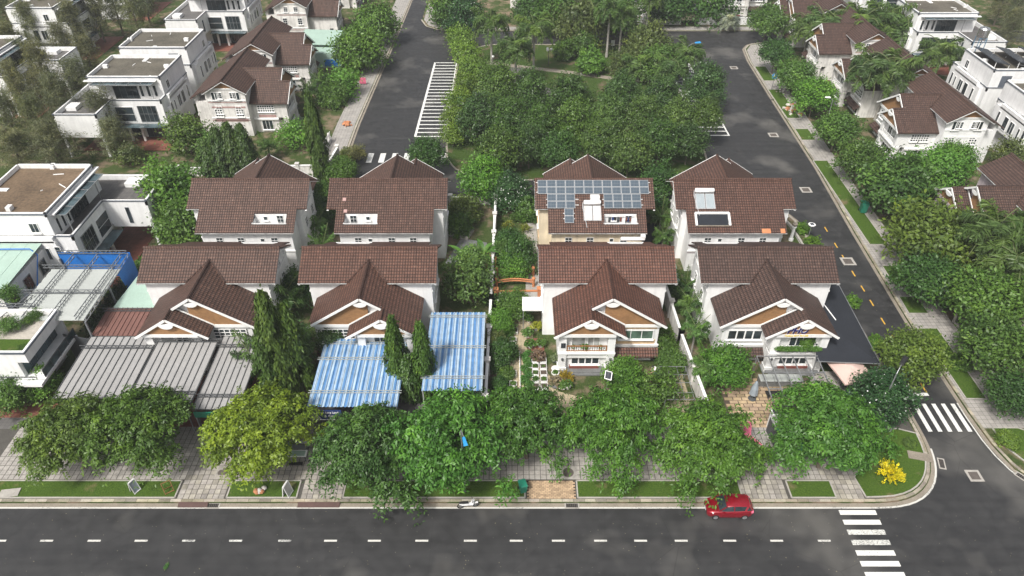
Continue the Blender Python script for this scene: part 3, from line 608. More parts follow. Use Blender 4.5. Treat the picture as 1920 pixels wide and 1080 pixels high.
    # white barge boards
    e = .11
    def board(p, q, w_, h_): MB().bar(p, q, w_, h_).obj('barge_board', 'whitetrim', t)
    def barge(x0, z0, x1, z1, y): board((X(x0), y, z0 - e), (X(x1), y, z1 - e), .07, .24)
    barge(0, zw, 5.58, zw - S2 * 5.58, yf - .04); barge(0, zw, -1.95, zw - S2 * 1.95, yf - .04)
    barge(-2.1, zg, -5.6, zg - S2 * 3.5, -9.04); barge(-2.1, zg, 1.5, zg - S2 * 3.6, -9.04)
    for s in (-1, 1):
        for y1, z1 in ((-3.42, ze), (3.42, ze)): board((s * 6.9, 0, zr - .3), (s * 6.9, y1, z1 - .3), .22, .06)
    board((X(1.5), -7.17, zg - S2 * 3.55 + .07), (X(-2.0), -7.17, zg + .05), .1, .12)
    g = MB(); g.tube([(X(-7.05), -3.45, ze - .12), (X(7.05), -3.45, ze - .12)], .05, 6); g.tube([(X(-7.05), 3.45, ze - .12), (X(xl), 3.45, ze - .12)], .045, 6); g.tube([(X(xl), 6.2, zz(6.15) - .12), (X(xr), 6.2, zz(6.15) - .12)], .05, 6)
    g.obj('gutter', 'greywall', t)
    # orange brick gables with half-round white vents
    def clip(x, c, ridge): return ridge - .2 - S2 * abs(x - c)
    def gable(x0, x1, zb, c, ridge, y):
        pts = [(x0, zb)] + ([(x0, clip(x0, c, ridge))] if clip(x0, c, ridge) > zb + .02 else []) + ([(c, clip(c, c, ridge))] if x0 < c < x1 else []) + ([(x1, clip(x1, c, ridge))] if clip(x1, c, ridge) > zb + .02 else []) + [(x1, zb)]
        MB().profile_y([(X(x), z) for x, z in pts], y - .05, y + .15, 0).obj('gable_panel', 'gablebrick', t)
        v = MB(); vx = c if x0 < c else c + .0
        n = 12; arc = [(vx + .70 * math.cos(math.pi + math.pi * k / n), clip(c, c, ridge) - .44 + .46 * math.sin(math.pi + math.pi * k / n)) for k in range(n + 1)]
        v.profile_y([(X(x), z) for x, z in arc], y - .42, y - .051); v.obj('gable_vent', 'whitetrim', t)
    gable(-.6, 5.0, 5.13, 0, zw, -7.1); gable(-4.95, .45, 5.11, -2.1, zg, -8.75)
    # rear end gable panel of orange brick on the main ridge ends
    for s in (-1, 1):
        xx = X(-6.45) if s == -1 else X(6.05); d = -.04 if (xx < 0) else .04
        MB().profile_x([(-1.9, rw - S1 * 1.9 - .12), (0, rw - .12), (1.9, rw - S1 * 1.9 - .12)], xx, xx + d).obj('gable_panel', 'gablebrick', t)
        b = MB(); b.box(xx, -2.0, rw - S1 * 1.9 - .3, xx + d * 2.5, 2.0, rw - S1 * 1.9 - .12); b.obj('ledge', 'whitetrim', t)
    # ---- openings
    if front:
        # recessed balcony back wall with sliding doors
        window(t, X(-2.7), -8.01, 2.85, 2.5, 1.5, 4, 1, fw=.08, mull=.10) if style == 'shop' else (window(t, X(-3.1), -8.01, 2.85, 1.25, 1.5, 1, 1, fw=.08, glass='paleglass'), window(t, X(-1.6), -8.01, 2.85, 1.1, 1.5, 2, 1, fw=.09, glass='paleglass' if style == 'tan' else 'glass'))
        if style == 'tan':
            window(t, X(2.75), -6.98, 3.1, 3.3, 1.05, 3, 1, fw=.1, glass='greenglass'); MB().box(X(.75), -6.94, 2.34, X(4.75), -6.9, 2.92).obj('colour_panel', 'peach', t); MB().box(X(.75), -6.96, 4.35, X(4.75), -6.9, 4.7).obj('colour_panel', 'peach', t)
        elif style == 'shop': window(t, X(2.75), -6.98, 3.05, 3.3, 1.1, 4, 1, fw=.1, mull=.14)
        else: window(t, X(2.75), -6.98, 3.15, 3.2, 1.15, 6, 3, fw=.09, mull=.09)
        rl = MB()
        if style == 'tan':
            rl.box(X(-4.28), -8.46, 3.3, X(-.28), -8.36, 3.42); rl.box(X(-4.28), -8.45, 2.7, X(-.28), -8.37, 2.8)
            for xs in (-4.25, -2.3, -.32): rl.box(X(xs) - .08, -8.46, 2.7, X(xs) + .08, -8.36, 3.36)
            ra = rl.obj('railing', 'wood', t)
            for k in range(17):
                if k == 8: continue
                MB().box(X(-4.1 + k * .228) - .035, -8.43, 2.8, X(-4.1 + k * .228) + .035, -8.39, 3.3).obj('baluster', 'whitetrim', ra)
        else:
            rl.box(X(-4.28), -8.44, 3.3, X(-.28), -8.36, 3.4); rl.box(X(-4.28), -8.46, 2.7, X(-.28), -8.34, 2.84)
            ra = rl.obj('railing', 'whitetrim', t)
            for k in range(14): MB().box(X(-4.1 + k * .28) - .035, -8.43, 2.82, X(-4.1 + k * .28) + .035, -8.38, 3.3).obj('baluster', 'whitetrim', ra)
        window(t, X(-2.3), -8.08, .7, 2.7, .85, 4, 1, fw=.12, mull=.12); window(t, X(2.75), -6.97, .45, 3.3, .85, 4, 1, fw=.1, mull=.16)
        MB().box(X(-5.02), -6.96, .02, X(5.02), -6.9, .32).obj('plinth', 'stone', t)
        aw = MB(); aw.slab([(X(.62), -7.1, 1.98), (X(5.1), -7.1, 1.98), (X(5.1), -7.95, 1.42), (X(.62), -7.95, 1.42)], .1); aw.obj('awning', 'tile', t, color=tone)
        st = MB(); st.box(X(-4.6), -9.2, 0, X(.2), -7.96, .12); st.box(X(-4.9), -8.85, 0, X(.45), -7.96, .22); st.obj('porch_step', 'stone', t)
        MB().box(X(-3.9), -8.35, .22, X(-.9), -8.06, .52).obj('bench_wall', 'marblered', t)
        for xs in (-4.68, .12):
            lm = MB().lathe([(.05, 0), (.11, .12), (.11, .3), (.02, .4)], n=8); lm.obj('wall_lamp', 'darksteel', t, loc=(X(xs), -8.66, 1.6))
        for k in (-1, 1): window(t, X(6.05) + (.02 if m > 0 else -.02), k * 1.5, 3.8, .8, 1.2, 2, 3, face='+x' if m > 0 else '-x', fw=.06); window(t, X(-6.45) - (.02 if m > 0 else -.02), k * 1.5, 3.8, .8, 1.2, 2, 3, face='-x' if m > 0 else '+x', fw=.06)
        for fx in (-1, 1): window(t, fx * 6.05 * 1 if False else (X(6.05) + (.02 if m > 0 else -.02)), fx * 1.1, 6.4, .55, .8, 2, 3, face='+x' if m > 0 else '-x', fw=.05)
        for fx in (-1, 1): window(t, X(-6.45) - (.02 if m > 0 else -.02), fx * 1.0, 6.3, .7, .9, 2, 3, face='-x' if m > 0 else '+x', fw=.05)
        # side bands
    # rear windows, small four-pane
    for xw in (-3.1, -.6, 3.3):
        window(t, X(xw), 5.64, 4.1, .72, .72, 2, 2, face='+y', fw=.06)
    window(t, X(1.9), 5.64, 4.3, .4, .4, 1, 1, face='+y', fw=.05)
    if rear:
        # the cut balcony in the rear slope: white back wall, floor and cheeks
        bw = MB(); bw.box(X(h0), 3.82, 5.25, X(h1), 3.94, zz(3.94) - TH); BX(bw, h0 - .07, 3.82, 5.25, h0, 5.2, zz(5.2) + .1); BX(bw, h1, 3.82, 5.25, h1 + .07, 5.2, zz(5.2) + .1)
        BX(bw, h0 - .1, 5.13, 5.3, h1 + .1, 5.2, zz(5.15) + .06); bw.box(X(h0), 3.9, 5.1, X(h1), 5.15, 5.22)
        bo = bw.obj('roof_balcony', wall if low is None else low, t)
        window(t, X(h1 - .9), 3.955, 5.45, .7, 1.35, 2, 3, face='+y', fw=.05); window(t, X(h0 + 1.2), 3.955, 6.2, .4, .45, 1, 1, face='+y', fw=.05)
    return t
glassmat('paleglass', (0.26, 0.27, 0.26), 0.15); glassmat('greenglass', (0.06, 0.10, 0.075), 0.15)
ZC = 60.95
v1 = villa('villa', (-30.95, ZC), 0, 1, 'brown-roofed villa behind the grey canopies, leftmost of the front row', tone=(.95, .93, .92), band='mauve')
v2 = villa('villa', (-14.65, ZC), 0, -1, 'brown-roofed villa above the blue striped canopy, beside two columnar trees', tone=(1.1, .99, .94), wall='white')
v3 = villa('villa', (9.7, ZC), 0, 1, 'white villa with wooden balcony railing and open garden with planters', tone=(1.18, .95, .86), style='tan')
v4 = villa('villa', (26.1, ZC), 0, -1, 'dark brown-roofed villa with PHỐ lettering on its gable', tone=(.82, .87, .92), style='shop')
v5 = villa('villa', (-30.95, 75.1), R(180), -1, 'brown-roofed villa of the back row, leftmost, beside the large leafy tree', tone=(1.0, 1.0, 1.0))
v6 = villa('villa', (-14.6, 75.1), R(180), 1, 'brown-roofed villa of the back row with two pale replaced roof tiles', tone=(.98, .97, .97), wall='white')
v7 = villa('villa', (9.68, 75.1), R(180), -1, 'cream villa with solar panels covering its rear roof slope', wall='cream', band='peach', low='white', tone=(1.05, .98, .94), )
v8 = villa('villa', (26.1, 75.1), R(180), 1, 'brown-roofed villa with a solar water heater by the side road', band='mauve', tone=(1.0, .92, .90))
# villas turned sideways along the side streets
sl = villa('villa', (-44.1, 112.0), R(90), 1, 'villa with pale pink walls and lattice windows, nearest on the left road', wall='offwhite', tone=(.9, .92, .92), band='pinkband', rear=False)
sl2 = villa('villa', (-44.3, 128.4), R(90), 1, 'brown-roofed villa beside the mint shed on the left road', wall='offwhite', tone=(.9, .92, .92), rear=False)
villa('villa', (-44.4, 154.5), R(90), 1, 'villa with red panels under its windows at the top edge on the left', wall='offwhite', band='pinkband', tone=(.88, .9, .9), rear=False)
villa('villa', (-44.4, 176), R(90), 1, 'farthest brown-roofed villa on the left road', wall='offwhite', tone=(.88, .9, .9), rear=False)
sr = villa('villa', (65.0, 101.7), R(-90), -1, 'white villa behind the right row of trees with its gable end in full view', tone=(.86, .88, .90), rear=False)
villa('villa', (64.6, 117.3), R(-90), 1, 'brown-roofed villa half hidden by palms on the right, second from the bright gable end', wall='offwhite', tone=(.82, .85, .88), rear=False)
villa('villa', (64.2, 133.5), R(-90), -1, 'villa behind the tall palms on the right, next to the white flat-roofed block', wall='offwhite', tone=(.82, .85, .88), rear=False)
villa('villa', (63.8, 150.5), R(-90), 1, 'villa behind the palms at the top bend of the right road', wall='offwhite', tone=(.82, .85, .88), rear=False)
villa('villa', (62.7, 74.6), R(-90), 1, 'villa with twin orange gables beside the large palm at the right edge', wall='mauve', tone=(.84, .87, .9), rear=False)
villa('villa', (62.7, 58.3), R(-90), 1, 'peach and mauve villa cut by the right edge behind the round street trees', wall='mauve', tone=(.84, .87, .9), rear=False)

# end walls seen with lattice windows (villas turned to the left and right roads)
def endwall(root, x, face, mauve='pinkband', lattice=True):
    for (yy, z, w, h, c, r_) in ((1.7, 6.1, .95, 1.15, 2, 1), (-1.6, 6.1, .95, 1.15, 2, 1), (1.7, 3.35, 1.05, 1.15, 3, 3), (-1.6, 3.35, 1.05, 1.15, 3, 3)):
        window(root, x, yy, z, w, h, c, r_ if not lattice else max(r_, 1), face=face, fw=.08, mull=.11)
    d = -1 if face == '-x' else 1
    window(root, d * 5.02, -5.2, 3.5, 2.5, 1.0, 7, 3, face=face, fw=.08, mull=.13); MB().box(d * 5.0, -6.6, 2.55, d * 5.04, -3.9, 2.95).obj('colour_panel', mauve, root); MB().box(d * 5.0, -6.6, 4.65, d * 5.04, -3.9, 4.85).obj('colour_panel', mauve, root)
    MB().box(d * 5.0, -6.95, 2.15, d * 5.25, -3.0, 2.4).obj('ledge', 'whitetrim', root); window(root, d * 5.02, -5.0, .5, 1.6, 1.5, 3, 1, face=face, fw=.08)
    for (y0, y1, z0, z1) in ((-2.6, 2.6, 4.75, 5.0), (-2.6, 2.6, 2.5, 2.95)):
        d = .03 if face == '+x' else -.03
        MB().box(x, y0, z0, x + d, y1, z1).obj('colour_panel', mauve, root)
endwall(sl, -6.47, '-x'); endwall(sl2, -6.47, '-x'); endwall(sr, 6.47, '+x', 'whitetrim')

# ---- things fixed to the villas' roofs
AS = math.atan(S1)
def rearpt(x, s, lift=0.0):
    """point on a back-row villa's rear slope: x east of the ridge centre, s metres down the slope, lift off it"""
    return (x, -s * math.cos(AS) - lift * math.sin(AS), 9.5 - s * math.sin(AS) + lift * math.cos(AS))
t = thing('solar_array', 'solar panels in white frames on the cream villa roof', 'solar panels', (9.68, 75.1, 0))
fr = MB().box(-.53, -.455, 0, .53, .455, .05).mesh('solar_panel', 'panelframe'); ce = MB().box(-.49, -.415, .05, .49, .415, .058).mesh('cell_sheet', 'solarcell')
for s_, xs in ((.68, [-6.13 + 1.09 * i for i in range(12)]), (1.62, [-6.13 + 1.09 * i for i in range(12)]), (2.57, [-5.04, -3.95, -2.86, 1.57, 2.66, 3.75, 4.84]), (3.52, [-5.04, -3.95, -2.86, 1.57, 2.66, 3.75, 4.84]), (4.5, [-3.07]), (5.44, [-3.07])):
    for x in xs:
        p = put('solar_panel', fr, t, rearpt(x, s_, .13), (AS, 0, 0)); put('cell_sheet', ce, p)
rl = MB()
for s_, x0, x1 in ((.5, -6.85, 6.6), (1.8, -6.85, 6.6), (2.75, -5.7, -1.9), (3.5, -5.7, -1.9), (2.75, .85, 5.6), (3.5, .85, 5.6), (4.6, -3.75, -2.4), (5.3, -3.75, -2.4)): rl.bar(rearpt(x0, s_, .06), rearpt(x1, s_, .06), .06)
rl.obj('mounting_rail', 'whitetrim', t)
def heater(loc, x0, s0, w, h, label, collector):
    t = thing('solar_water_heater', label, 'water heater', loc)
    n = 14; m = MB(); c = Vector(rearpt(x0, s0, .42)); m.tube([c + Vector((-w / 2, 0, 0)), c + Vector((-w / 2 + .08, 0, 0)), c + Vector((w / 2 - .08, 0, 0)), c + Vector((w / 2, 0, 0))], [.2, .27, .27, .2], n); m.obj('tank', 'whitetrim', t, smooth=True)
    f = MB(); k = 2
    for i in range(k):
        xa = x0 - w / 2 + .04 + i * w / k; xb = xa + w / k - .06
        q = [rearpt(xa, s0 + .3, .2), rearpt(xb, s0 + .3, .2), rearpt(xb, s0 + .3 + h, .12), rearpt(xa, s0 + .3 + h, .12)]
        o = MB().slab(q, .06).obj('collector', 'panelframe', t)
        q2 = [rearpt(xa + .07, s0 + .37, .215), rearpt(xb - .07, s0 + .37, .215), rearpt(xb - .07, s0 + .23 + h, .135), rearpt(xa + .07, s0 + .23 + h, .135)]
        MB().poly(q2).obj('collector_glass', collector, o)
    for a, b in ((x0 - w / 2, s0), (x0 + w / 2, s0)): f.bar(rearpt(a, b, .05), rearpt(a, b + h + .3, .05), .05)
    f.tube([rearpt(x0 - w / 2 - .1, s0, .4), rearpt(x0 - w / 2 - .12, s0 + .5, .15), rearpt(x0 - w / 2 + .25, s0 + h + .8, .1), rearpt(x0 - w / 2 + .3, s0 + h + 1.2, .1)], .035, 6)
    f.obj('pipe_frame', 'panelframe', t); return t
plain('silverpanel', (0.30, 0.34, 0.36), 0.25, 0.15, 0.7); plain('blindpanel', (0.55, 0.50, 0.48), 0.35, 0.35, 1.2)
heater((26.1, 75.1, 0), -3.55, 1.75, 2.25, 1.95, 'solar water heater with two grey collectors and a white tank', 'silverpanel')
t7 = heater((9.68, 75.1, 0), -.35, 3.35, 2.0, 1.9, 'solar water heater with pale collectors between the solar panels', 'blindpanel')
MB().add(*(lambda c: ([Vector(rearpt(0, 2.75, .5)) + Vector(v) for v in ((-.55, -.3, -.2), (.5, -.3, -.2), (.5, .35, -.2), (-.55, .35, -.2), (-.55, -.3, .2), (.5, -.3, .2), (.5, .35, .2), (-.55, .35, .2))], [(3, 2, 1, 0), (4, 5, 6, 7), (0, 1, 5, 4), (1, 2, 6, 5), (2, 3, 7, 6), (3, 0, 4, 7)]))(0)).obj('header_tank', 'whitetrim', t7)
# frame of white blocks around the cut balcony of the villa by the side road, dark sheet inside
t = thing('balcony_cover', 'white framed dark sheet over the balcony cut in the roof', 'roof cover', (26.1, 75.1, 0))
MB().slab([rearpt(-4.65, 4.75, .1), rearpt(-1.15, 4.75, .1), rearpt(-1.15, 6.1, .08), rearpt(-4.65, 6.1, .08)], .05).obj('sheet', 'shadenet', t)
f = MB(); f.bar(rearpt(-4.9, 4.6, .16), rearpt(-.95, 4.6, .16), .2); f.bar(rearpt(-4.85, 4.6, .16), rearpt(-4.85, 6.25, .16), .22); f.bar(rearpt(-1.0, 4.6, .16), rearpt(-1.0, 6.25, .16), .22); f.obj('frame', 'whitetrim', t)
MB().bar(rearpt(-4.7, 6.22, .07), rearpt(-1.1, 6.22, .07), .12, .1).obj('flashing', 'dirtyconc', t)
# replaced roof tiles, antennas
for (lx, ly, x, s_, c_, lab) in ((-14.6, 75.1, -5.0, 2.75, (0.55, .3, .28), 'single pale pink tile high on the back villa roof'), (-14.6, 75.1, -4.75, 4.3, (.5, .28, .26), 'second pale tile just above the roof balcony cut')):
    a = rearpt(x, s_, .1); m = MB().slab([rearpt(x - .2, s_ - .2, .1), rearpt(x + .2, s_ - .2, .1), rearpt(x + .2, s_ + .2, .1), rearpt(x - .2, s_ + .2, .1)], .06)
    tag(m.obj('roof_tile', 'pinkband', loc=(lx, ly, 0)), lab, 'roof tile')
for (x, s_, w_, lab) in ((3.1, 6.85, .5, 'larger patch of new orange tiles at the roof edge'), (5.0, 6.85, .26, 'small patch of new orange tiles at the roof edge')):
    m = MB().slab([rearpt(x - w_ , s_ - .25, .1), rearpt(x + w_, s_ - .25, .1), rearpt(x + w_, s_ + .3, .1), rearpt(x - w_, s_ + .3, .1)], .06)
    tag(m.obj('roof_tile', 'terracotta', loc=(26.1, 75.1, 0)), lab, 'roof tile')
t = thing('solar_water_heater', 'long white heater tank behind the ridge of the villa with garden', 'water heater', (13.7, 66.9, 0))
MB().tube([(-1.5, 0, 6.55), (-1.4, 0, 6.55), (1.1, 0, 6.55), (1.2, 0, 6.55)], [.16, .22, .22, .16], 12).obj('tank', 'whitetrim', t, smooth=True)
MB().box(.7, -.2, 6.78, 1.2, .2, 7.05).obj('header_tank', 'whitetrim', t); [MB().bar((q, 0, 5.2), (q, 0, 6.4), .06).obj('leg', 'steel', t) for q in (-1.2, 1.0)]

# ------------------------------------------------------------------ white flat-roofed houses
def white_house(loc, rot, m, label, W=12.2, D=11.0, deck=(1, 1, 1), panels=False, wing=True, extra=True, group='white flat-roofed houses'):
    """three-storey white block: local front looks to -y. Top storey set back behind a terrace, a wing runs forward on the -x side"""
    t = thing('white_house', label, 'house', (loc[0], loc[1], 0.13), rot, group)
    def BX(b, x0, y0, z0, x1, y1, z1, mi=0): return b.box(m * x0, y0, z0, m * x1, y1, z1, mi)
    x0, x1 = -W / 2, W / 2; F, P = 7.0, 9.9
    b = MB()
    # ground floor set back behind columns, upper floors as walls
    BX(b, x0 + .6, 1.6, 0, x1 - .3, D, 3.1)
    BX(b, x0, 0, 3.1, x1, D, 6.3)
    b.obj('wall', 'white', t)
    for xx in (x1 - .35, x1 - 4.6, x0 + 5.7): BX(MB(), xx, .1, 0, xx + .32, .42, 3.1).obj('column', 'white', t)
    # parapet of the terrace level
    def parapet(b, pts, z0, z1, th=.22):
        n = len(pts)
        for i in range(n):
            a, q = Vector(pts[i]), Vector(pts[(i + 1) % n]); d = (q - a).normalized(); nn = Vector((-d.y, d.x)) * th
            P_ = [a, q, q + nn + 0 * d, a + nn]
            b.prism([(m * p.x, p.y) for p in P_], z0, z1)
    b = MB(); T = [(x0, 0), (x1, 0), (x1, D), (x0, D)]
    Wg = 6.3; L_ = 5.2
    if wing:
        BX(b, x0 - 1.6, -L_, 3.6 if True else 0, x0 + Wg - 1.6, 0.0, 6.3)
        BX(b, x0 - 1.6, -L_, 3.3, x0 + Wg - 1.6, -.2, 3.6)
        T = [(x0 - 1.6, -L_), (x0 + Wg - 1.6, -L_), (x0 + Wg - 1.6, 0), (x1, 0), (x1, D), (x0 - 1.6, D)]
        for xx in (x0 - 1.5, x0 + Wg - 2.0): BX(b, xx, -L_ + .1, 0, xx + .35, -L_ + .45, 3.3)
    parapet(b, T, 6.3, F)
    b.obj('terrace_wall', 'white', t)
    kk = MB(); n = len(T)
    for i in range(n):
        a, q = T[i], T[(i + 1) % n]; d = Vector((q[0] - a[0], q[1] - a[1])).normalized(); o = Vector((d.y, -d.x)) * .04
        kk.bar((m * (a[0] + o.x), a[1] + o.y, F - .06), (m * (q[0] + o.x), q[1] + o.y, F - .06), .1, .12)
    kk.obj('coping', 'navytrim', t)
    te = MB(); te.poly([(m * p[0], p[1], 6.34) for p in T]); te.obj('terrace_floor', 'darktile', t)
    # top storey with sunk roof
    u0, u1, v0, v1 = x0 + 1.0, x1 - .05, 1.9, D - .05
    b = MB(); BX(b, u0, v0, 6.3, u1, v1, 9.35)
    parapet(b, [(u0, v0), (u1, v0), (u1, v1), (u0, v1)], 9.35, P, .2)
    BX(b, u0 - .35, v0 - .5, 9.2, u1 - .6, v0, 9.34)
    b.obj('top_storey', 'white', t)
    kk = MB(); T2 = [(u0, v0), (u1, v0), (u1, v1), (u0, v1)]
    for i in range(4):
        a, q = T2[i], T2[(i + 1) % 4]; d = Vector((q[0] - a[0], q[1] - a[1])).normalized(); o = Vector((d.y, -d.x)) * .04
        kk.bar((m * (a[0] + o.x), a[1] + o.y, P - .17), (m * (q[0] + o.x), q[1] + o.y, P - .17), .1, .12)
    kk.obj('coping', 'navytrim', t)
    rd = MB().poly([(m * p[0], p[1], 9.38) for p in T2]).obj('roof_deck', 'roofdeck', t, color=deck)
    MB().box(m * (u0 + u1) / 2 - .1, v1 - 1.7, 9.385, m * (u0 + u1) / 2 + .5, v1 - .25, 9.5).obj('roof_hatch', 'white', rd)
    pp = MB()
    for k in range(3):
        rx, ry = random.uniform(u0 + 1.5, u1 - 2), random.uniform(v0 + 1.2, v1 - 1.5); pp.bar((m * rx, ry, 9.42), (m * (rx + random.uniform(-.3, 1.6)), ry + random.uniform(-1.4, 1), 9.42), .08)
    pp.obj('pipe', 'whitetrim', rd)
    for kx in (u0 + .5, u1 - 1.1): MB().box(m * kx, v0 + 4.5, 9.39, m * kx + .7, v0 + 5.0, 9.9).obj('vent_box', 'whitetrim', rd)
    # glass canopies
    g = MB(); BX(g, x0 + 2.0, v0 - 1.5, 9.0, x1 - 1.0, v0 - .01, 9.04); ca = g.obj('glass_canopy', 'blueglass', t)
    g = MB()
    for k in range(6): xx = x0 + 2.0 + k * (W - 3.0) / 5; g.bar((m * xx, v0 - 1.5, 9.06), (m * xx, v0, 9.06), .07)
    g.bar((m * (x0 + 2), v0 - 1.5, 9.06), (m * (x1 - 1), v0 - 1.5, 9.06), .08); g.bar((m * (x1 - 1.2), v0 - 1.4, 6.4), (m * (x1 - 1.2), v0 - 1.4, 9.0), .08); g.bar((m * (x0 + 4), v0 - 1.4, 6.4), (m * (x0 + 4), v0 - 1.4, 9.0), .08)
    g.obj('canopy_frame', 'steel', ca)
    g = MB(); BX(g, x0 + 5.0, -1.4, 3.0, x1 - .1, 0, 3.04); cb = g.obj('glass_canopy', 'blueglass', t)
    # openings
    fc = '-y'
    for k in range(3): window(t, m * (x1 - 1.3 - k * 1.05), v0 - .02, 6.75, .42, 1.7, 1, 1, fc, 'whitetrim', sill=False, fw=.05)
    window(t, m * (x1 - 5.8), v0 - .02, 6.45, 3.6, 2.3, 4, 1, fc, 'darksteel', sill=False, fw=.06)
    window(t, m * (x1 - 2.5), -.02, 3.45, 2.7, 2.5, 4, 2, fc, 'steel', sill=False, fw=.07); window(t, m * (x1 - 6.0), -.02, 3.5, 2.7, 2.3, 1, 2, fc, 'whitetrim', sill=False, fw=.05)
    window(t, m * (x1 - 2.7), 1.58, .15, 3.4, 2.6, 4, 1, fc, 'darksteel', sill=False, fw=.07); window(t, m * (x1 - 6.6), 1.58, .15, 2.6, 2.6, 3, 1, fc, 'darksteel', sill=False, fw=.07)
    sf = '+x' if m > 0 else '-x'; xs = m * (x1 + .02)
    sg = MB(); sg.box(m * (x1 - .02), v0, 5.1, m * (x1 + .5), D - 1, 6.5); sg.box(m * (x1 - .02), 1.2, 3.3, m * (x1 + .5), D - 1, 5.1); 
    sg.box(m * (x1 - .02), 2.0, 6.3, m * (x1 + .5), D - 2, 7.0)
    sg.obj('side_bay', 'white', t)
    xs2 = m * (x1 + .52)
    window(t, m * (x1 - .03), v0 + 1.9, 7.4, .85, 1.15, 2, 1, sf, 'whitetrim', fw=.06)
    for yy, ww, hh, zz_ in ((1.9, .55, 1.9, 3.9), (3.1, .4, 1.5, 4.1), (4.9, 1.1, 1.7, 4.0), (6.5, 1.0, 1.9, 3.9), (8.6, .5, 1.9, 3.9)): window(t, xs2, yy, zz_, ww, hh, 2 if ww > 1 else 1, 1, sf, 'whitetrim', sill=False, fw=.05)
    window(t, m * x0 * 0 + m * (x1 - 3.5), D + .02, 3.8, 1.6, 1.6, 2, 1, '+y', 'whitetrim'); window(t, m * (x0 + 3), D + .02, 3.8, 1.6, 1.6, 2, 1, '+y', 'whitetrim')
    sb = MB(); sb.box(m * (x1 - 3.2), v1 - .01, 7.0, m * (x1 - 1.6), v1 + .03, 8.8); sb.obj('dark_panel', 'navytrim', t)
    if wing:
        window(t, m * (x0 + Wg - 1.58), -2.6, 3.9, .35, 2.1, 1, 1, '+x' if m > 0 else '-x', 'navytrim', sill=False, fw=.04)
        bl = MB(); bl.box(m * (x0 - 1.0), -L_ + 2.6, 6.34, m * (x0 + .5), -L_ + 4.4, 6.9); bl.obj('planter', 'white', t)
    MB().box(m * (x0 - .5), -3.0, -.02, m * (x1 + .4), 1.6, .08).obj('forecourt', 'redtile', t)
    if panels:
        for k in range(3):
            q = [(m * (u0 + 1.0 + k * 3.6), v0 + .9, 10.1), (m * (u0 + 3.4 + k * 3.6), v0 + .9, 10.6), (m * (u0 + 3.4 + k * 3.6), v1 - 1.2, 10.6), (m * (u0 + 1.0 + k * 3.6), v1 - 1.2, 10.1)]
            o = tag(MB().slab(q, .08).obj('rooftop_solar_array', 'blackcell', loc=t.location, rot=rot), ('first', 'middle', 'last')[k] + ' row of tilted dark solar panels on the white roof, counted from the left', 'solar panels', 'dark solar rows on the white roof')
            f = MB()
            for xx, z in ((u0 + 1.1 + k * 3.6, 10.05), (u0 + 3.3 + k * 3.6, 10.5)):
                for yy in (v0 + 1, v1 - 1.3): f.bar((m * xx, yy, 9.38), (m * xx, yy, z), .07)
            f.obj('rack', 'whitetrim', o)
    return t
white_house((-49.0, 72.8), R(90), -1, 'white house with brown roof deck and terrace wing, nearest on the left side', deck=(1.3, 1.0, .8))
white_house((-59.4, 103.5), 0, 1, 'white house with flat grey roof and terrace beside the lattice-windowed villa')
white_house((-59.9, 128.9), R(180), -1, 'white house with stained flat roof, back to back with the one in front of it', wing=False)
white_house((-59.4, 146.2), 0, 1, 'white house at the top left with broad glazing behind an open terrace')
white_house((-84.5, 145.1), R(90), -1, 'white house behind the tallest casuarinas, top left corner', wing=False)
white_house((-82.0, 118.5), R(90), -1, 'white house at the left picture edge behind casuarinas')
white_house((-83.5, 169), R(90), -1, 'far white house at the very top left among casuarinas', wing=False)
white_house((81.2, 134.0), 0, -1, 'white flat-roofed house at the top right with big glazed upper room')
white_house((80.6, 119.2), R(180), 1, 'white house with tilted dark solar panels on its roof', panels=True, wing=False)
white_house((80.2, 93.2), 0, -1, 'white house cut by the right edge beside the bright gable end', wing=False)
white_house((82.0, 160), 0, -1, 'far white house in the top right corner', wing=False)
# steel water tank on its stand
t = thing('water_tank', 'stainless water tank on a blue stand beside the rooftop solar panels', 'water tank', (76.6, 117.6, 10.1))
for a in (-.6, .6):
    for b in (-.6, .6): MB().bar((a, b, -.6), (a, b, 1.6), .09).obj('leg', 'bluesteel', t)
for b in (-.6, .6): MB().bar((-.7, b, 1.6), (.7, b, 1.6), .1).obj('beam', 'bluesteel', t)
MB().bar((-.6, -.6, 0), (.6, -.6, 1.5), .06).obj('brace', 'bluesteel', t)
MB().lathe([(.75, 1.66), (.85, 1.75), (.85, 3.0), (.7, 3.2), (.2, 3.32)], n=16).obj('tank', 'chrome', t, smooth=False)

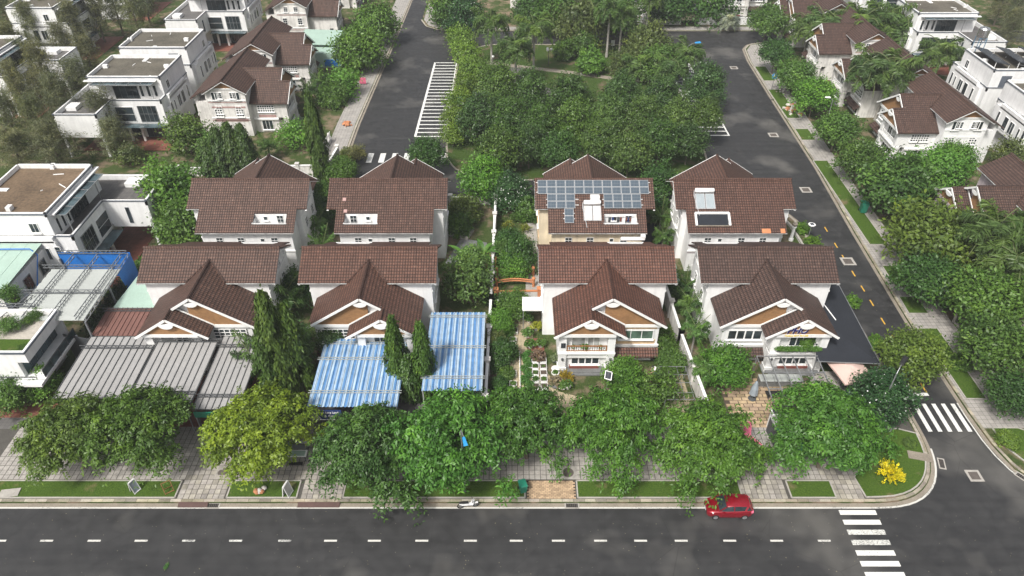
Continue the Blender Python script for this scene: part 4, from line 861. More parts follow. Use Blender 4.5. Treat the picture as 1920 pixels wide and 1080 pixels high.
# ---- cafe canopies in front of the two left villas
def seam_roof(name, label, x0, x1, y0, y1, z0, z1, mat, pw, skew=0.0, seam='darksteel', trusses=(), cat='canopy', posts=True):
    """standing seam panels falling towards the street; z0 at the front y0, z1 at the back y1"""
    t = thing(name, label, cat, ((x0 + x1) / 2, (y0 + y1) / 2, 0.13)); cx, cy = (x0 + x1) / 2, (y0 + y1) / 2
    n = max(1, round((x1 - x0) / pw)); w = (x1 - x0) / n
    me = MB().slab([(-w / 2 + .035, y0 - cy, z0), (w / 2 - .035, y0 - cy, z0), (w / 2 - .035, y1 - cy, z1), (-w / 2 + .035, y1 - cy, z1)], .04).mesh('roof_panel', mat)
    sm = MB(); sm.bar((0, y0 - cy, z0 + .02), (0, y1 - cy, z1 + .02), .06, .10); sme = sm.mesh('seam', seam)
    for i in range(n):
        g = random.uniform(.9, 1.06); put('roof_panel', me, t, (x0 - cx + w * (i + .5), 0, random.uniform(-.006, .006)), color=(g, g, g))
        put('seam', sme, t, (x0 - cx + w * i, 0, 0))
    f = MB()
    for yt in trusses:
        z = z0 + (z1 - z0) * (yt - y0) / (y1 - y0) + .12; yy = yt - cy
        for dz in (0, .34): f.bar((x0 - cx - .2, yy, z + dz), (x1 - cx + .2, yy, z + dz), .07)
        k = 0
        while k * .45 < x1 - x0: f.bar((x0 - cx + k * .45, yy, z + (k % 2) * .34), (x0 - cx + k * .45 + .45, yy, z + (1 - k % 2) * .34), .035); k += 1
    if posts:
        for xx in (x0 - cx + .1, x1 - cx - .1):
            for yy, zz in ((y0 - cy + .3, z0), (y1 - cy - .3, z1)): f.bar((xx, yy, 0), (xx, yy, zz - .06), .1)
        f.bar((x0 - cx, y0 - cy + .05, z0 - .12), (x1 - cx, y0 - cy + .05, z0 - .12), .08, .14); f.bar((x0 - cx, y1 - cy - .05, z1 - .12), (x1 - cx, y1 - cy - .05, z1 - .12), .08, .14)
        for xx in (x0 - cx, x1 - cx): f.bar((xx, y0 - cy, z0 - .1), (xx, y1 - cy, z1 - .1), .07, .12)
    f.obj('frame', 'darksteel', t); return t
seam_roof('metal_canopy', 'pale grey metal canopy, leftmost of the three with a brown rear part', -42.0, -35.3, 45.6, 53.5, 3.3, 3.75, 'metalroof', .68, trusses=(51.8,))
seam_roof('metal_canopy', 'brown ribbed roof between grey canopy and mint sheet', -41.9, -36.4, 53.6, 57.6, 3.8, 4.1, 'brownmetal', .5, seam='brownmetal', trusses=(57.0,))
seam_roof('metal_canopy', 'highest of the grey metal canopies, in the middle above the white sign board', -34.7, -28.9, 44.6, 52.4, 3.8, 4.15, 'metalroof', .64, trusses=(45.5, 52.2))
seam_roof('metal_canopy', 'grey metal canopy beside the columnar trees', -28.8, -24.7, 44.3, 53.6, 3.3, 3.7, 'metalroof', .6, trusses=(45.6, 52.0))
MB().poly([(-35.27, 45.6, 3.2), (-34.72, 45.4, 3.2), (-34.72, 53, 3.55), (-35.27, 53, 3.55)])
t = thing('mint_roof', 'pale mint sheet roof beside the leftmost front villa', 'roof', (-39.3, 59.8, .13))
MB().slab([(-2.3, -2.5, 4.0), (2.5, -2.5, 4.0), (2.6, 2.9, 4.6), (-1.4, 2.9, 4.6)], .06).obj('sheet', 'mint', t); MB().bar((-2.1, -2.3, 0), (-2.1, -2.3, 3.95), .1).bar((-1.3, 2.7, 0), (-1.3, 2.7, 4.5), .1).obj('post', 'steel', t)
def corrugated(parent, name, x0, x1, y0, y1, z0, z1, mat, pitch=.3, amp=.05, along='y'):
    m = MB(); n = int(round((x1 - x0) / pitch)); P = []; prof = ((0, 0), (.3, 0), (.45, 1), (.75, 1), (.9, 0))
    xs = [(x0 + (i + a) * (x1 - x0) / n, b * amp) for i in range(n) for a, b in prof] + [(x1, 0)]
    A = [(x, y0, z0 + h) for x, h in xs]; B = [(x, y1, z1 + h) for x, h in xs]; k = len(xs)
    m.add(A + B, [(i, i + 1, k + i + 1, k + i) for i in range(k - 1)])
    o = m.obj(name, mat, parent)
    uv = o.data.uv_layers[0]; d = np.zeros(len(o.data.loops) * 2, dtype=np.float32)
    for li, lp in enumerate(o.data.loops): co = o.data.vertices[lp.vertex_index].co; d[li * 2] = co.x; d[li * 2 + 1] = co.y
    uv.data.foreach_set('uv', d); return o
def striped(label, x0, x1, y0, y1, z0, z1, tr):
    cx, cy = (x0 + x1) / 2, (y0 + y1) / 2; t = thing('striped_canopy', label, 'canopy', (cx, cy, .13))
    n = max(2, round((x1 - x0) / 1.08)); w = (x1 - x0) / n
    for i in range(n): corrugated(t, 'roof_sheet', x0 - cx + i * w, x0 - cx + (i + 1) * w, y0 - cy, y1 - cy, z0 + .004 * (i % 2), z1 + .004 * (i % 2), 'bluesheet', .3, .07)
    f = MB()
    for yt in tr:
        z = z0 + (z1 - z0) * (yt - y0) / (y1 - y0) + .14
        for dy in (-.14, .14): f.bar((x0 - cx - .2, yt - cy + dy, z), (x1 - cx + .2, yt - cy + dy, z), .06)
        k = 0
        while k * .9 < x1 - x0: f.bar((x0 - cx + k * .9, yt - cy - .14, z), (x0 - cx + k * .9, yt - cy + .14, z), .04); k += 1
    for xx in (x0 - cx + .1, x1 - cx - .1):
        f.bar((xx, y0 - cy, z0 - .1), (xx, y1 - cy, z1 - .1), .08)
        for yy, zz in ((y0 - cy + .2, z0), (y1 - cy - .2, z1)): f.bar((xx, yy, 0), (xx, yy, zz - .05), .1)
    f.obj('frame', 'whitemetal', t); return t
striped('blue and white striped metal canopy, larger one left of the two columnar trees', -18.6, -10.4, 44.7, 53.4, 3.1, 3.55, (46.4, 50.6, 52.7))
striped('blue and white striped metal canopy right of the two columnar trees', -8.4, -2.75, 46.6, 57.3, 3.2, 3.7, (48.2, 52.2, 56.6))
# dark cafe floors under the canopies
flat('cafe_floor', rect(-42, 44.9, -24.6, 52), .137, 'redtile'); flat('cafe_floor', rect(-18.6, 44.9, -2.8, 54), .137, 'darktile')

# ---- lettering
def text(body, size, loc, rot, mat, parent, name='lettering', align='LEFT', depth=.012, shear=0.0, bold=0.0):
    cu = bpy.data.curves.new(name, 'FONT'); cu.body = body; cu.size = size; cu.extrude = depth; cu.align_x = align; cu.shear = shear; cu.offset = bold
    cu.materials.append(M[mat]); cu.resolution_u = 3
    tmp = bpy.data.objects.new(name, cu); col.objects.link(tmp); dg = bpy.context.evaluated_depsgraph_get()
    me = bpy.data.meshes.new_from_object(tmp.evaluated_get(dg)); bpy.data.objects.remove(tmp); me.name = name
    return put(name, me, parent, loc, rot)
t = thing('sign_board', 'dark blue cafe sign reading Thanh Lang Land & Coffee under striped canopy', 'sign', (-16.9, 44.65, .13), 0)
MB().box(-1.75, -.03, 1.55, 1.35, .03, 2.75).obj('board', 'signblue', t); MB().box(-1.75, -.05, 1.48, 1.35, .04, 1.56).obj('edge_strip', 'whitetrim', t)
MB().poly([(-1.7, -.035, 1.6), (-.55, -.035, 1.6), (-1.0, -.035, 2.4), (-1.25, -.035, 2.4)]).obj('logo', 'panelframe', t)
MB().bar((1.2, 0, 0), (1.2, 0, 1.5), .08).bar((-1.6, 0, 0), (-1.6, 0, 1.5), .08).obj('post', 'steel', t)
text('Thanh Lang Land', .30, (-.98, -.036, 2.36), (R(90), 0, 0), 'letterwhite', t, bold=.008); text('& Coffee', .36, (-.25, -.036, 1.88), (R(90), 0, 0), 'letterwhite', t, bold=.01)
lt = text(u'PHỐ', 1.0, (.45, -8.87, 5.46), (R(90), 0, 0), 'letterblue', v4, 'lettering', depth=.03, shear=.22, bold=.02)
lb = text(u'PHỐ', 1.0, (.45, -8.83, 5.46), (R(90), 0, 0), 'letterwhite', v4, 'lettering', depth=.02, shear=.22, bold=.055)
text('Hotline: 0917 764 668',   .25, (.35, -8.88, 5.06), (R(90), 0, 0), 'letteryellow', v4, 'lettering', depth=.01, bold=.008)
t = thing('sign_board', 'blue and pale grey banner board below the middle grey canopy', 'sign', (-31.2, 44.5, .13), 0)
MB().box(-1.0, -.03, 2.1, 1.9, .03, 3.4).obj('board', 'whitemetal', t); MB().box(-3.2, -.03, 2.1, -1.001, .03, 3.4).obj('board', 'signblue', t); text('LAND', .5, (-3.0, -.036, 2.8), (R(90), 0, 0), 'letterwhite', t, bold=.01)
MB().bar((-3.0, 0, 0), (-3.0, 0, 2.1), .08).bar((1.7, 0, 0), (1.7, 0, 2.1), .08).obj('post', 'steel', t)
t = thing('sign_board', 'long green name board under the right grey canopy', 'sign', (-26.7, 44.1, .13), 0)
MB().box(-2.0, -.03, 2.4, 1.7, .03, 3.1).obj('board', 'greenplastic', t)
MB().bar((-1.9, 0, 0), (-1.9, 0, 2.4), .08).bar((1.6, 0, 0), (1.6, 0, 2.4), .08).obj('post', 'steel', t)

# ---- left: mint-roofed annexe, truss canopy with blue tarp, white block with roof garden
t = thing('annexe', 'white annexe with mint metal roof at the left edge', 'house', (-56.5, 62.3, .13))
MB().box(-5, -4.6, 0, 4.0, 4.2, 5.6).obj('wall', 'white', t)
for i in range(6): MB().slab([(-5 + i * 1.52, -4.8, 5.9), (-5 + i * 1.52 + 1.48, -4.8, 5.9), (-5 + i * 1.52 + 1.48, 4.4, 6.3), (-5 + i * 1.52, 4.4, 6.3)], .08).obj('roof_panel', 'mint', t)
for y in (-3.2, -.4, 2.6): window(t, 4.02, y, 3.2, 1.2, 1.6, 2, 1, '+x', 'steel', sill=False)
MB().tube([(4.2, -1, 1.5), (4.2, 2.4, 5.8), (3.6, 2.5, 6.5), (-4, 2.5, 6.45)], .07, 6).obj('pipe', 'tarp', t)
def truss(m, p0, p1, h=.38, r=.045, n=None):
    p0, p1 = Vector(p0), Vector(p1); up = Vector((0, 0, h)); m.bar(p0, p1, r * 1.5); m.bar(p0 + up, p1 + up, r * 1.5); l = (p1 - p0).length; n = n or max(2, int(l / .5))
    for i in range(n):
        a = p0 + (p1 - p0) * i / n; b = p0 + (p1 - p0) * (i + 1) / n; m.bar(a + (up if i % 2 else Vector()), b + (Vector() if i % 2 else up), r)
t = thing('truss_canopy', 'white corrugated canopy hung under grey lattice trusses', 'canopy', (-45.6, 57.9, .13))
n = 17
for i in range(n):
    y0 = -4.2 + i * 8.2 / n; z = 5.75 + (i % 2) * 0; m = MB(); x0 = -3.7 - .0
    m.slab([(x0 - (.15 if i % 2 else 0), y0, 5.72), (3.6, y0, 5.72), (3.6, y0 + .47, 5.90), (x0, y0 + .47, 5.90)], .03)
    m.obj('roof_panel', 'whitemetal', t, color=(1, 1, 1))
f = MB()
for x in (-2.2, .4, 2.9): truss(f, (x, -4.4, 6.0), (x, 6.2, 6.0))
for y in (-.2, 4.1): truss(f, (-4.6, y, 6.0), (3.7, y, 6.0))
truss(f, (-4.0, 6.2, 6.4), (3.7, 6.2, 6.4)); truss(f, (3.75, -4.4, 5.6), (3.75, 6.2, 6.0))
truss(f, (-9.5, -2.4, 6.0), (-2.2, -2.4, 6.0)); truss(f, (-9.5, -6.4, 5.6), (-5.2, -6.4, 5.6)); truss(f, (-5.2, -6.4, 5.6), (-3.2, -.6, 6.0))
for x, y in ((3.75, -4.4), (3.75, 1), (3.75, 6.2), (-2.2, -4.4), (-4.0, 6.2)): f.bar((x, y, 0), (x, y, 5.7), .16)
f.obj('truss', 'trusssteel', t)
tb = MB(); tb.add([(-4.0, 6.3, 6.5), (3.9, 6.3, 6.5), (3.9, 6.35, 3.2), (-4.0, 6.35, 3.2)], [(0, 1, 2, 3)]); tb.add([(3.9, 6.3, 6.3), (3.9, 3.0, 6.0), (3.95, 3.6, 2.6), (3.95, 6.35, 3.2)], [(0, 1, 2, 3)]); tb.obj('tarp', 'tarp', t)
t = thing('roof_garden_house', 'white house with paved roof garden in the lower left corner', 'house', (-49.9, 51.3, .13))
MB().box(-6, -2.9, 3.2, 3.9, 3.1, 5.6).box(-6, -2.9, 5.6, 5.0, -2.65, 6.4).box(4.78, -2.65, 5.6, 5.0, 3.1, 6.4).box(-6, 3.1, 3.2, 4.99, 3.35, 6.4).box(3.9, -2.9, 5.1, 4.99, 3.1, 5.6).box(3.9, -2.88, 2.9, 5.9, 3.1, 3.2).box(-6, -3.9, 2.9, 5.9, -2.9, 3.2).box(-6, -2.2, 0, 3.6, 3.3, 2.9).obj('wall', 'white', t)
MB().bar((-6, -2.94, 6.3), (5.05, -2.94, 6.3), .1, .18).bar((5.04, -2.94, 6.3), (5.04, 3.1, 6.3), .1, .18).obj('coping', 'navytrim', t)
MB().box(-6, -2.65, 5.6, 4.78, 3.1, 5.64).obj('terrace_floor', 'paver', t, color=(1.2, 1.18, 1.12))
for i in range(6): MB().box(3.95, -2.5 + i * .93, 3.25, 3.99, -2.5 + i * .93 + .87, 5.08).obj('pane', 'blueglass', t)
gr = MB(); gr.bar((5.8, -2.9, 4.1), (5.8, 3.1, 4.1), .08); gr.bar((-6, -3.8, 4.1), (5.8, -3.8, 4.1), .08)
for k in range(5): gr.bar((5.8, -2.9 + k * 1.5, 3.2), (5.8, -2.9 + k * 1.5, 4.1), .05)
gr.obj('railing', 'darksteel', t)
MB().box(5.74, -2.9, 3.2, 5.76, 3.1, 4.05).obj('glass_balustrade', 'blueglass', t)
MB().box(-.2, -2.3, .1, 3.62, -2.22, 2.8).obj('glazing', 'glass', t)
tag(MB().box(-2.0, -.9, 0, 2.2, .9, .22).obj('grass_bed', 'lawn', loc=(-47.3, 49.9, 5.77)), 'raised grass bed on the roof garden', 'planting bed')
tag(MB().add([(-1.5, 0, .0), (2.0, 0, 0), (2.4, 0, 3.3), (-1.7, 0, 3.5), (-1.5, .08, .0), (2.0, .08, 0), (2.4, .08, 3.3), (-1.7, .08, 3.5)], [(0, 1, 2, 3), (7, 6, 5, 4), (0, 4, 5, 1), (1, 5, 6, 2), (2, 6, 7, 3), (3, 7, 4, 0)]).obj('metal_sheet', 'darkgrey', loc=(-43.6, 53.8, .13), rot=R(-12)), 'dark speckled sheet standing below the truss canopy', 'screen')
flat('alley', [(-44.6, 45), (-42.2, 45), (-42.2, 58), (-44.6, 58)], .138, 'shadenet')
flat('terrace', rect(-60, 44.8, -42.4, 48.3), .138, 'darktile'); flat('terrace', rect(-50.5, 46.2, -43.2, 48), .143, 'redtile')

# ---- walls and fences between the plots
def wall_run(name, label, pts, h, th, mat, cap, posts=True, cat='wall', ph=.35):
    t = thing(name, label, cat, (pts[0][0], pts[0][1], .13)); ox, oy = pts[0]
    b, c, p = MB(), MB(), MB()
    for (a, q) in zip(pts[:-1], pts[1:]):
        a3, q3 = Vector((a[0] - ox, a[1] - oy, 0)), Vector((q[0] - ox, q[1] - oy, 0))
        b.bar(a3 + Vector((0, 0, h / 2)), q3 + Vector((0, 0, h / 2)), th, h); c.bar(a3 + Vector((0, 0, h + .04)), q3 + Vector((0, 0, h + .04)), th + .12, .08)
        if posts:
            l = (q3 - a3).length; n = max(1, int(l / 4.2))
            for k in range(n + 1):
                s = a3 + (q3 - a3) * k / n
                o = MB().box(-.22, -.22, 0, .22, .22, h + ph).box(-.3, -.3, h + ph, .3, .3, h + ph + .1).obj('post', 'offwhite' if cap == 'whitetrim' else cap, t, loc=s)
    b.obj('wall_panel', mat, t); c.obj('coping', cap, t); return t
wall_run('garden_wall', 'long white-topped boundary wall between striped canopy plot and planter garden', [(-2.2, 83.5), (-2.35, 62), (-2.5, 47)], 1.75, .16, 'greywall', 'whitetrim')
wall_run('garden_wall', 'white-topped boundary wall left of the dark-roofed villa with lettering', [(17.3, 66), (17.6, 56), (18.3, 45.5)], 2.0, .16, 'offwhite', 'whitetrim')
wall_run('garden_wall', 'cream wall with orange coping across the planter garden', [(-1.8, 63.6), (3.1, 63.7)], 1.5, .16, 'offwhite', 'terracotta')
wall_run('garden_wall', 'low weathered white wall at the end of the road by the park', [(-8.4, 84.8), (-3.2, 84.8)], 1.1, .18, 'offwhite', 'whitetrim')
wall_run('garden_wall', 'white wall behind the leafy garden near the red forecourt', [(-48, 92.5), (-27, 93.5), (-26.5, 99)], 1.3, .18, 'offwhite', 'whitetrim')
wall_run('garden_wall', 'low curved white kerb wall beside the corner villa on the side road', [(33, 84.6), (35.6, 82.6), (36.4, 79), (36.6, 74)], .3, .16, 'offwhite', 'concrete', posts=False)
def slat_fence(name, label, p0, p1, h, sp, mat, base=.5, basemat='offwhite', sw=.1):
    p0, p1 = Vector(p0), Vector(p1); d = p1 - p0; l = d.length; a = math.atan2(d.y, d.x); t = thing(name, label, 'fence', (p0.x, p0.y, .13), a)
    MB().box(0, -.1, 0, l, .1, base).obj('base_wall', basemat, t); MB().box(0, -.04, h - .14, l, .04, h - .06).box(0, -.04, base + .15, l, .04, base + .23).obj('rail', mat, t)
    me = MB().box(-sw / 2, -.02, base, sw / 2, .02, h).mesh('slat', mat)
    for i in range(int(l / sp)): put('slat', me, t, (sp * (i + .5), 0, 0))
    for i in range(int(l / 3.5) + 1): MB().box(-.14, -.14, 0, .14, .14, h + .12).obj('post', basemat, t, loc=(min(l, i * 3.5), 0, 0))
    return t
slat_fence('slatted_fence', 'white slatted fence facing the bend behind the park', (23.5, 159.5), (36.5, 159.5), 2.2, .42, 'whitetrim', sw=.26)
t = wall_run('garden_wall', 'white wall right of the garage at the top of the bend', [(41.2, 159.5), (46, 159.5), (46, 159.4), (58, 159.4)], 1.5, .2, 'white', 'whitetrim', posts=False)
slat_fence('slatted_fence', 'dark green slatted fence beside the pavement at the lower right', (49.4, 51.5), (54, 45.3), 1.7, .2, 'darksteel', .25, 'concrete')
slat_fence('slatted_fence', 'dark fence along the right pavement between street trees', (48.6, 60), (49.3, 52.2), 1.6, .25, 'darksteel', .25, 'concrete')
slat_fence('slatted_fence', 'white slatted fence along the left pavement by the columnar tree', (-28.9, 92.5), (-28.6, 104), 1.6, .3, 'whitetrim', .5)
t = thing('garage', 'white garage with beige roller door at the top of the bend', 'garage', (38.8, 160.5, .13))
MB().box(-2.4, -1, 0, -1.9, 3, 2.6).box(1.9, -1, 0, 2.4, 3, 2.6).box(-1.9, 2.8, 0, 1.9, 3, 2.6).obj('wall', 'white', t); MB().slab([(-3.2, -1.3, 2.75), (5, -1.3, 2.75), (5, 3.2, 3.2), (-3.2, 3.2, 3.2)], .12).obj('roof', 'navytrim', t); MB().box(-1.9, -.9, .9, 1.9, -.82, 2.6).obj('roller_door', 'cream', t)
for (x, y, w_, lab) in ((30, 166, 12, 'house with cream wall behind the slatted fence at the top'), (52, 167, 12, 'house with brick-striped pillars behind trees at the top of the bend'), (6, 168, 13, 'white house hidden behind the trees at the top centre')):
    villa('villa', (x, y + 6), 0, 1, lab, wall='offwhite', tone=(.85, .86, .87), rear=False)
t = thing('mint_shed', 'mint green lean-to roofs over a shed by the left road', 'shed', (-35.2, 138.5, .13))
MB().box(-4, -4, 0, 2.5, 4, 2.8).obj('wall', 'mint', t); MB().slab([(-6, -1, 3.5), (1.5, -1, 3.3), (1.5, 6, 3.8), (-6, 6, 4.0)], .08).obj('roof_panel', 'mint', t); MB().slab([(1.6, -5.5, 2.9), (5, -4.5, 2.6), (5, 5.5, 2.8), (1.6, 6, 3.3)], .08).obj('roof_panel', 'mint', t); MB().box(-.5, -4.1, .3, 2.6, -4.0, 1.6).obj('panel', 'tarp', t)

# ---- at the lettered villa: pergola frame, shade net, parasols, counter
t = thing('pergola', 'bare grey steel pergola frame in front of the dark-roofed villa', 'pergola', (26.9, 48.2, .13))
for i in range(6):
    x = -2.9 + i * 1.18; o = MB().bar((x, 3.2, 3.0), (x - .06 * 0, -3.3, 2.8), .08, .13).obj('rafter', 'steel', t)
for y, z in ((3.2, 3.08), (1.0, 3.02), (-1.1, 2.96), (-3.2, 2.9)): MB().bar((-2.95, y, z), (3.05, y, z), .08, .1).obj('beam', 'steel', t)
for x in (-2.9, 3.0):
    for y in (3.1, -3.2): MB().bar((x, y, 0), (x, y, 2.85), .1).obj('post', 'steel', t)
t = thing('shade_net', 'black shade net roof beside the dark-roofed villa', 'shade net', (33, 57, .13))
q = [(-3.4, -6.3, 3.0), (2.9, -6.4, 2.75), (3.2, 6.2, 2.9), (-1.2, 6.3, 3.9), (-1.6, 0, 3.8)]
MB().slab(q, .03).obj('net', 'shadenet', t)
f = MB(); f.bar((2.9, -6.4, 2.8), (3.2, 6.2, 2.95), .06); f.bar((-3.4, -6.3, 3.04), (2.9, -6.4, 2.8), .06)
for x, y, z in ((2.85, -6.3, 2.75), (3.0, 0, 2.8), (3.15, 6.1, 2.9), (-.5, -6.3, 2.9)): f.bar((x, y, 0), (x, y, z), .08)
f.obj('frame', 'steel', t); MB().bar((-.7, 4.8, 3.83), (.4, -.6, 3.45), .1, .06).obj('white_bar', 'whitetrim', t)
def parasol(x, y, rot, label):
    t = thing('parasol', label, 'parasol', (x, y, .13), rot); m = MB(); n = 8
    top = (0, 0, 2.95); ring = []
    for k in range(4):
        a, b = [(1.6, 1.6), (-1.6, 1.6), (-1.6, -1.6), (1.6, -1.6)][k], [(-1.6, 1.6), (-1.6, -1.6), (1.6, -1.6), (1.6, 1.6)][k]
        mid = ((a[0] + b[0]) / 2, (a[1] + b[1]) / 2, 2.38); m.add([top, (a[0], a[1], 2.3), mid, (b[0], b[1], 2.3), (a[0], a[1], 2.15), (mid[0], mid[1], 2.2), (b[0], b[1], 2.15)], [(0, 1, 2), (0, 2, 3), (1, 4, 5, 2), (2, 5, 6, 3)])
    m.obj('canopy', 'beigecloth', t); MB().bar((0, 0, 0), (0, 0, 2.9), .08).obj('pole', 'darksteel', t); MB().lathe([(.45, 0), (.45, .12), (.1, .2)], n=12).obj('base', 'darksteel', t)
parasol(33.0, 50.2, R(12), 'square beige-pink parasol at the edge of the black shade net')
def closed_parasol(x, y, mat, label, h=2.5):
    t = thing('closed_parasol', label, 'parasol', (x, y, .13)); MB().lathe([(.12, .5), (.42, .75), (.35, 1.5), (.14, h - .2), (.03, h)], n=8).obj('folded_cloth', mat, t); MB().bar((0, 0, 0), (0, 0, h), .06).obj('pole', 'darksteel', t); MB().lathe([(.4, 0), (.4, .1), (.1, .16)], n=10).obj('base', 'darksteel', t)
closed_parasol(31.9, 47.7, 'greencloth', 'folded dark green parasol beside the beige one'); closed_parasol(23.4, 48.6, 'greycloth', 'folded grey-blue parasol at the corner of the pergola')
t = thing('counter', 'long pale counter of light panels under the pergola', 'counter', (26.6, 50.6, .13))
for i in range(6): MB().box(-2.1 + i * .7, -.5, .85, -1.43 + i * .7, .5, .9).obj('counter_top', 'whitemetal', t)
MB().box(-2.1, -.4, 0, 2.1, .4, .84).obj('base', 'stone', t)
for k, (x, y) in enumerate(((26.2, 48.9), (26.4, 47.3), (26.3, 46.0))): 
    t = thing('bench', ('black', 'upper dark red', 'lower dark red')[k] + ' bench on the brick yard under the pergola', 'bench', (x, y, .13)); MB().box(-1.4, -.35, .4, 1.4, .35, .48).obj('seat', 'blackplastic' if k == 0 else 'rust', t)
    for sx in (-1.2, 1.2): MB().box(sx - .05, -.3, 0, sx + .05, .3, .4).obj('leg', 'darksteel', t)
yd = flat('yard_paving', rect(20.6, 44.9, 29.8, 51.5), .137, 'soil')
BK = MB().box(-.385, -.178, 0, .385, .178, .045).mesh('paving_brick', 'brickpaver')
for j in range(15):
    for i in range(11):
        x, y = 21.1 + i * .86 + (.43 if j % 2 else 0), 45.15 + j * .43
        if x > 29.5: continue
        g = pv.uniform(.75, 1.2); put('paving_brick', BK, yd, (x, y, .138 + pv.uniform(-.008, .008)), pv.uniform(-.02, .02), (g, g * pv.uniform(.93, 1.0), g * pv.uniform(.85, .98)))
flat('yard_paving', rect(29.9, 46, 36.8, 52.4), .137, 'paver'); 
t = thing('gate_pillar', 'white gate pillar with dark box cap at the brick yard entrance', 'gate pillar', (24.15, 44.9, .13)); MB().box(-.3, -.3, 0, .3, .3, 2.1).obj('shaft', 'white', t); MB().box(-.4, -.4, 2.1, .4, .4, 2.25).obj('cap', 'whitetrim', t); MB().box(-.25, -.25, 2.25, .25, .25, 2.45).obj('lamp_box', 'darksteel', t)
t = thing('gate', 'dark sheet gate leaf swung open beside the white pillar', 'gate', (23.65, 44.5, .13), R(-84)); MB().box(0, -.03, .1, 3.0, .03, 1.8).obj('leaf', 'darkgrey', t); MB().bar((0, 0, .1), (0, 0, 1.9), .07).obj('frame', 'darksteel', t)
tag(MB().add([(0, 0, 2.3), (.5, -2.6, 1.7), (2.6, -2.6, 2.0), (2.3, .2, 2.5), (1.2, -1.2, 1.75)], [(0, 1, 4), (1, 2, 4), (2, 3, 4), (3, 0, 4)]).obj('tarpaulin', 'greentarp', loc=(23.55, 42.9, .13)), 'green tarpaulin stretched beside the gate under the right tree', 'tarpaulin')
tag(MB().add([(-1.1, .3, 2.3), (.5, .5, 2.2), (.15, -.8, 1.85), (1.0, -1.9, 1.7), (-.3, -1.4, 1.8)], [(0, 1, 2), (0, 2, 4), (2, 3, 4)]).obj('sail', 'pinkcloth', loc=(21.2, 43.3, .13)), 'small pink sail stretched at the tree by the driveway', 'sail')
# ------------------------------------------------------------------ vegetation
def leafmesh(name, c, axis, nor, L_, W_, shade, mat, curl=0.0):
    """one rhombic blade per row: centre, long axis, normal, length, width"""
    c, axis, nor = np.asarray(c, float), np.asarray(axis, float), np.asarray(nor, float)
    axis /= np.linalg.norm(axis, axis=1, keepdims=True) + 1e-9
    side = np.cross(nor, axis); side /= np.linalg.norm(side, axis=1, keepdims=True) + 1e-9
    up = np.cross(axis, side)
    L_, W_ = np.broadcast_to(L_, len(c))[:, None], np.broadcast_to(W_, len(c))[:, None]
    P = np.stack([c - axis * L_ / 2, c + side * W_ / 2 + up * L_ * .06, c + axis * L_ / 2 - up * L_ * curl, c - side * W_ / 2 + up * L_ * .06], 1).reshape(-1, 3)
    n = len(c); me = bpy.data.meshes.new(name)
    me.vertices.add(n * 4); me.vertices.foreach_set('co', P.astype(np.float32).ravel())
    me.loops.add(n * 4); me.loops.foreach_set('vertex_index', np.arange(n * 4, dtype=np.int32))
    me.polygons.add(n); me.polygons.foreach_set('loop_start', np.arange(0, n * 4, 4, dtype=np.int32))
    a = me.attributes.new('shade', 'FLOAT', 'FACE'); a.data.foreach_set('value', np.clip(np.broadcast_to(shade, n), 0, 1).astype(np.float32))
    me.materials.append(M[mat]); me.update(calc_edges=True); return me
def unit(rng, n):
    v = rng.normal(size=(n, 3)); return v / np.linalg.norm(v, axis=1, keepdims=True)
def trunkmesh(name, H, r, limbs, seed, mat='bark', lean=(0, 0), spread=2.5, top=1.6):
    rg = random.Random(seed); m = MB(); n = 6
    pts = [(lean[0] * (1 - i / n) ** 1.5, lean[1] * (1 - i / n) ** 1.5, H * i / n) for i in range(n + 1)]
    m.tube(pts, [r * (1.25 if i == 0 else 1) * (1 - .45 * i / n) for i in range(n + 1)], 8)
    for k in range(limbs):
        a = 2 * math.pi * k / limbs + rg.uniform(-.4, .4); l = spread * rg.uniform(.7, 1.1); h0 = H * rg.uniform(.72, 1.0)
        q = [(math.cos(a) * l * t, math.sin(a) * l * t, h0 + top * (1.5 * t - .5 * t * t) * rg.uniform(.9, 1.1)) for t in (0, .35, .7, 1)]
        m.tube(q, [r * .5, r * .38, r * .25, r * .1], 6)
        for s in (-1, 1):
            b = a + s * rg.uniform(.4, .8); p = Vector(q[1]); e = p + Vector((math.cos(b) * l * .55, math.sin(b) * l * .55, top * .5)); m.tube([p, (p + e) / 2 + Vector((0, 0, .15)), e], [r * .28, r * .2, r * .07], 5)
    return m.mesh(name, mat)
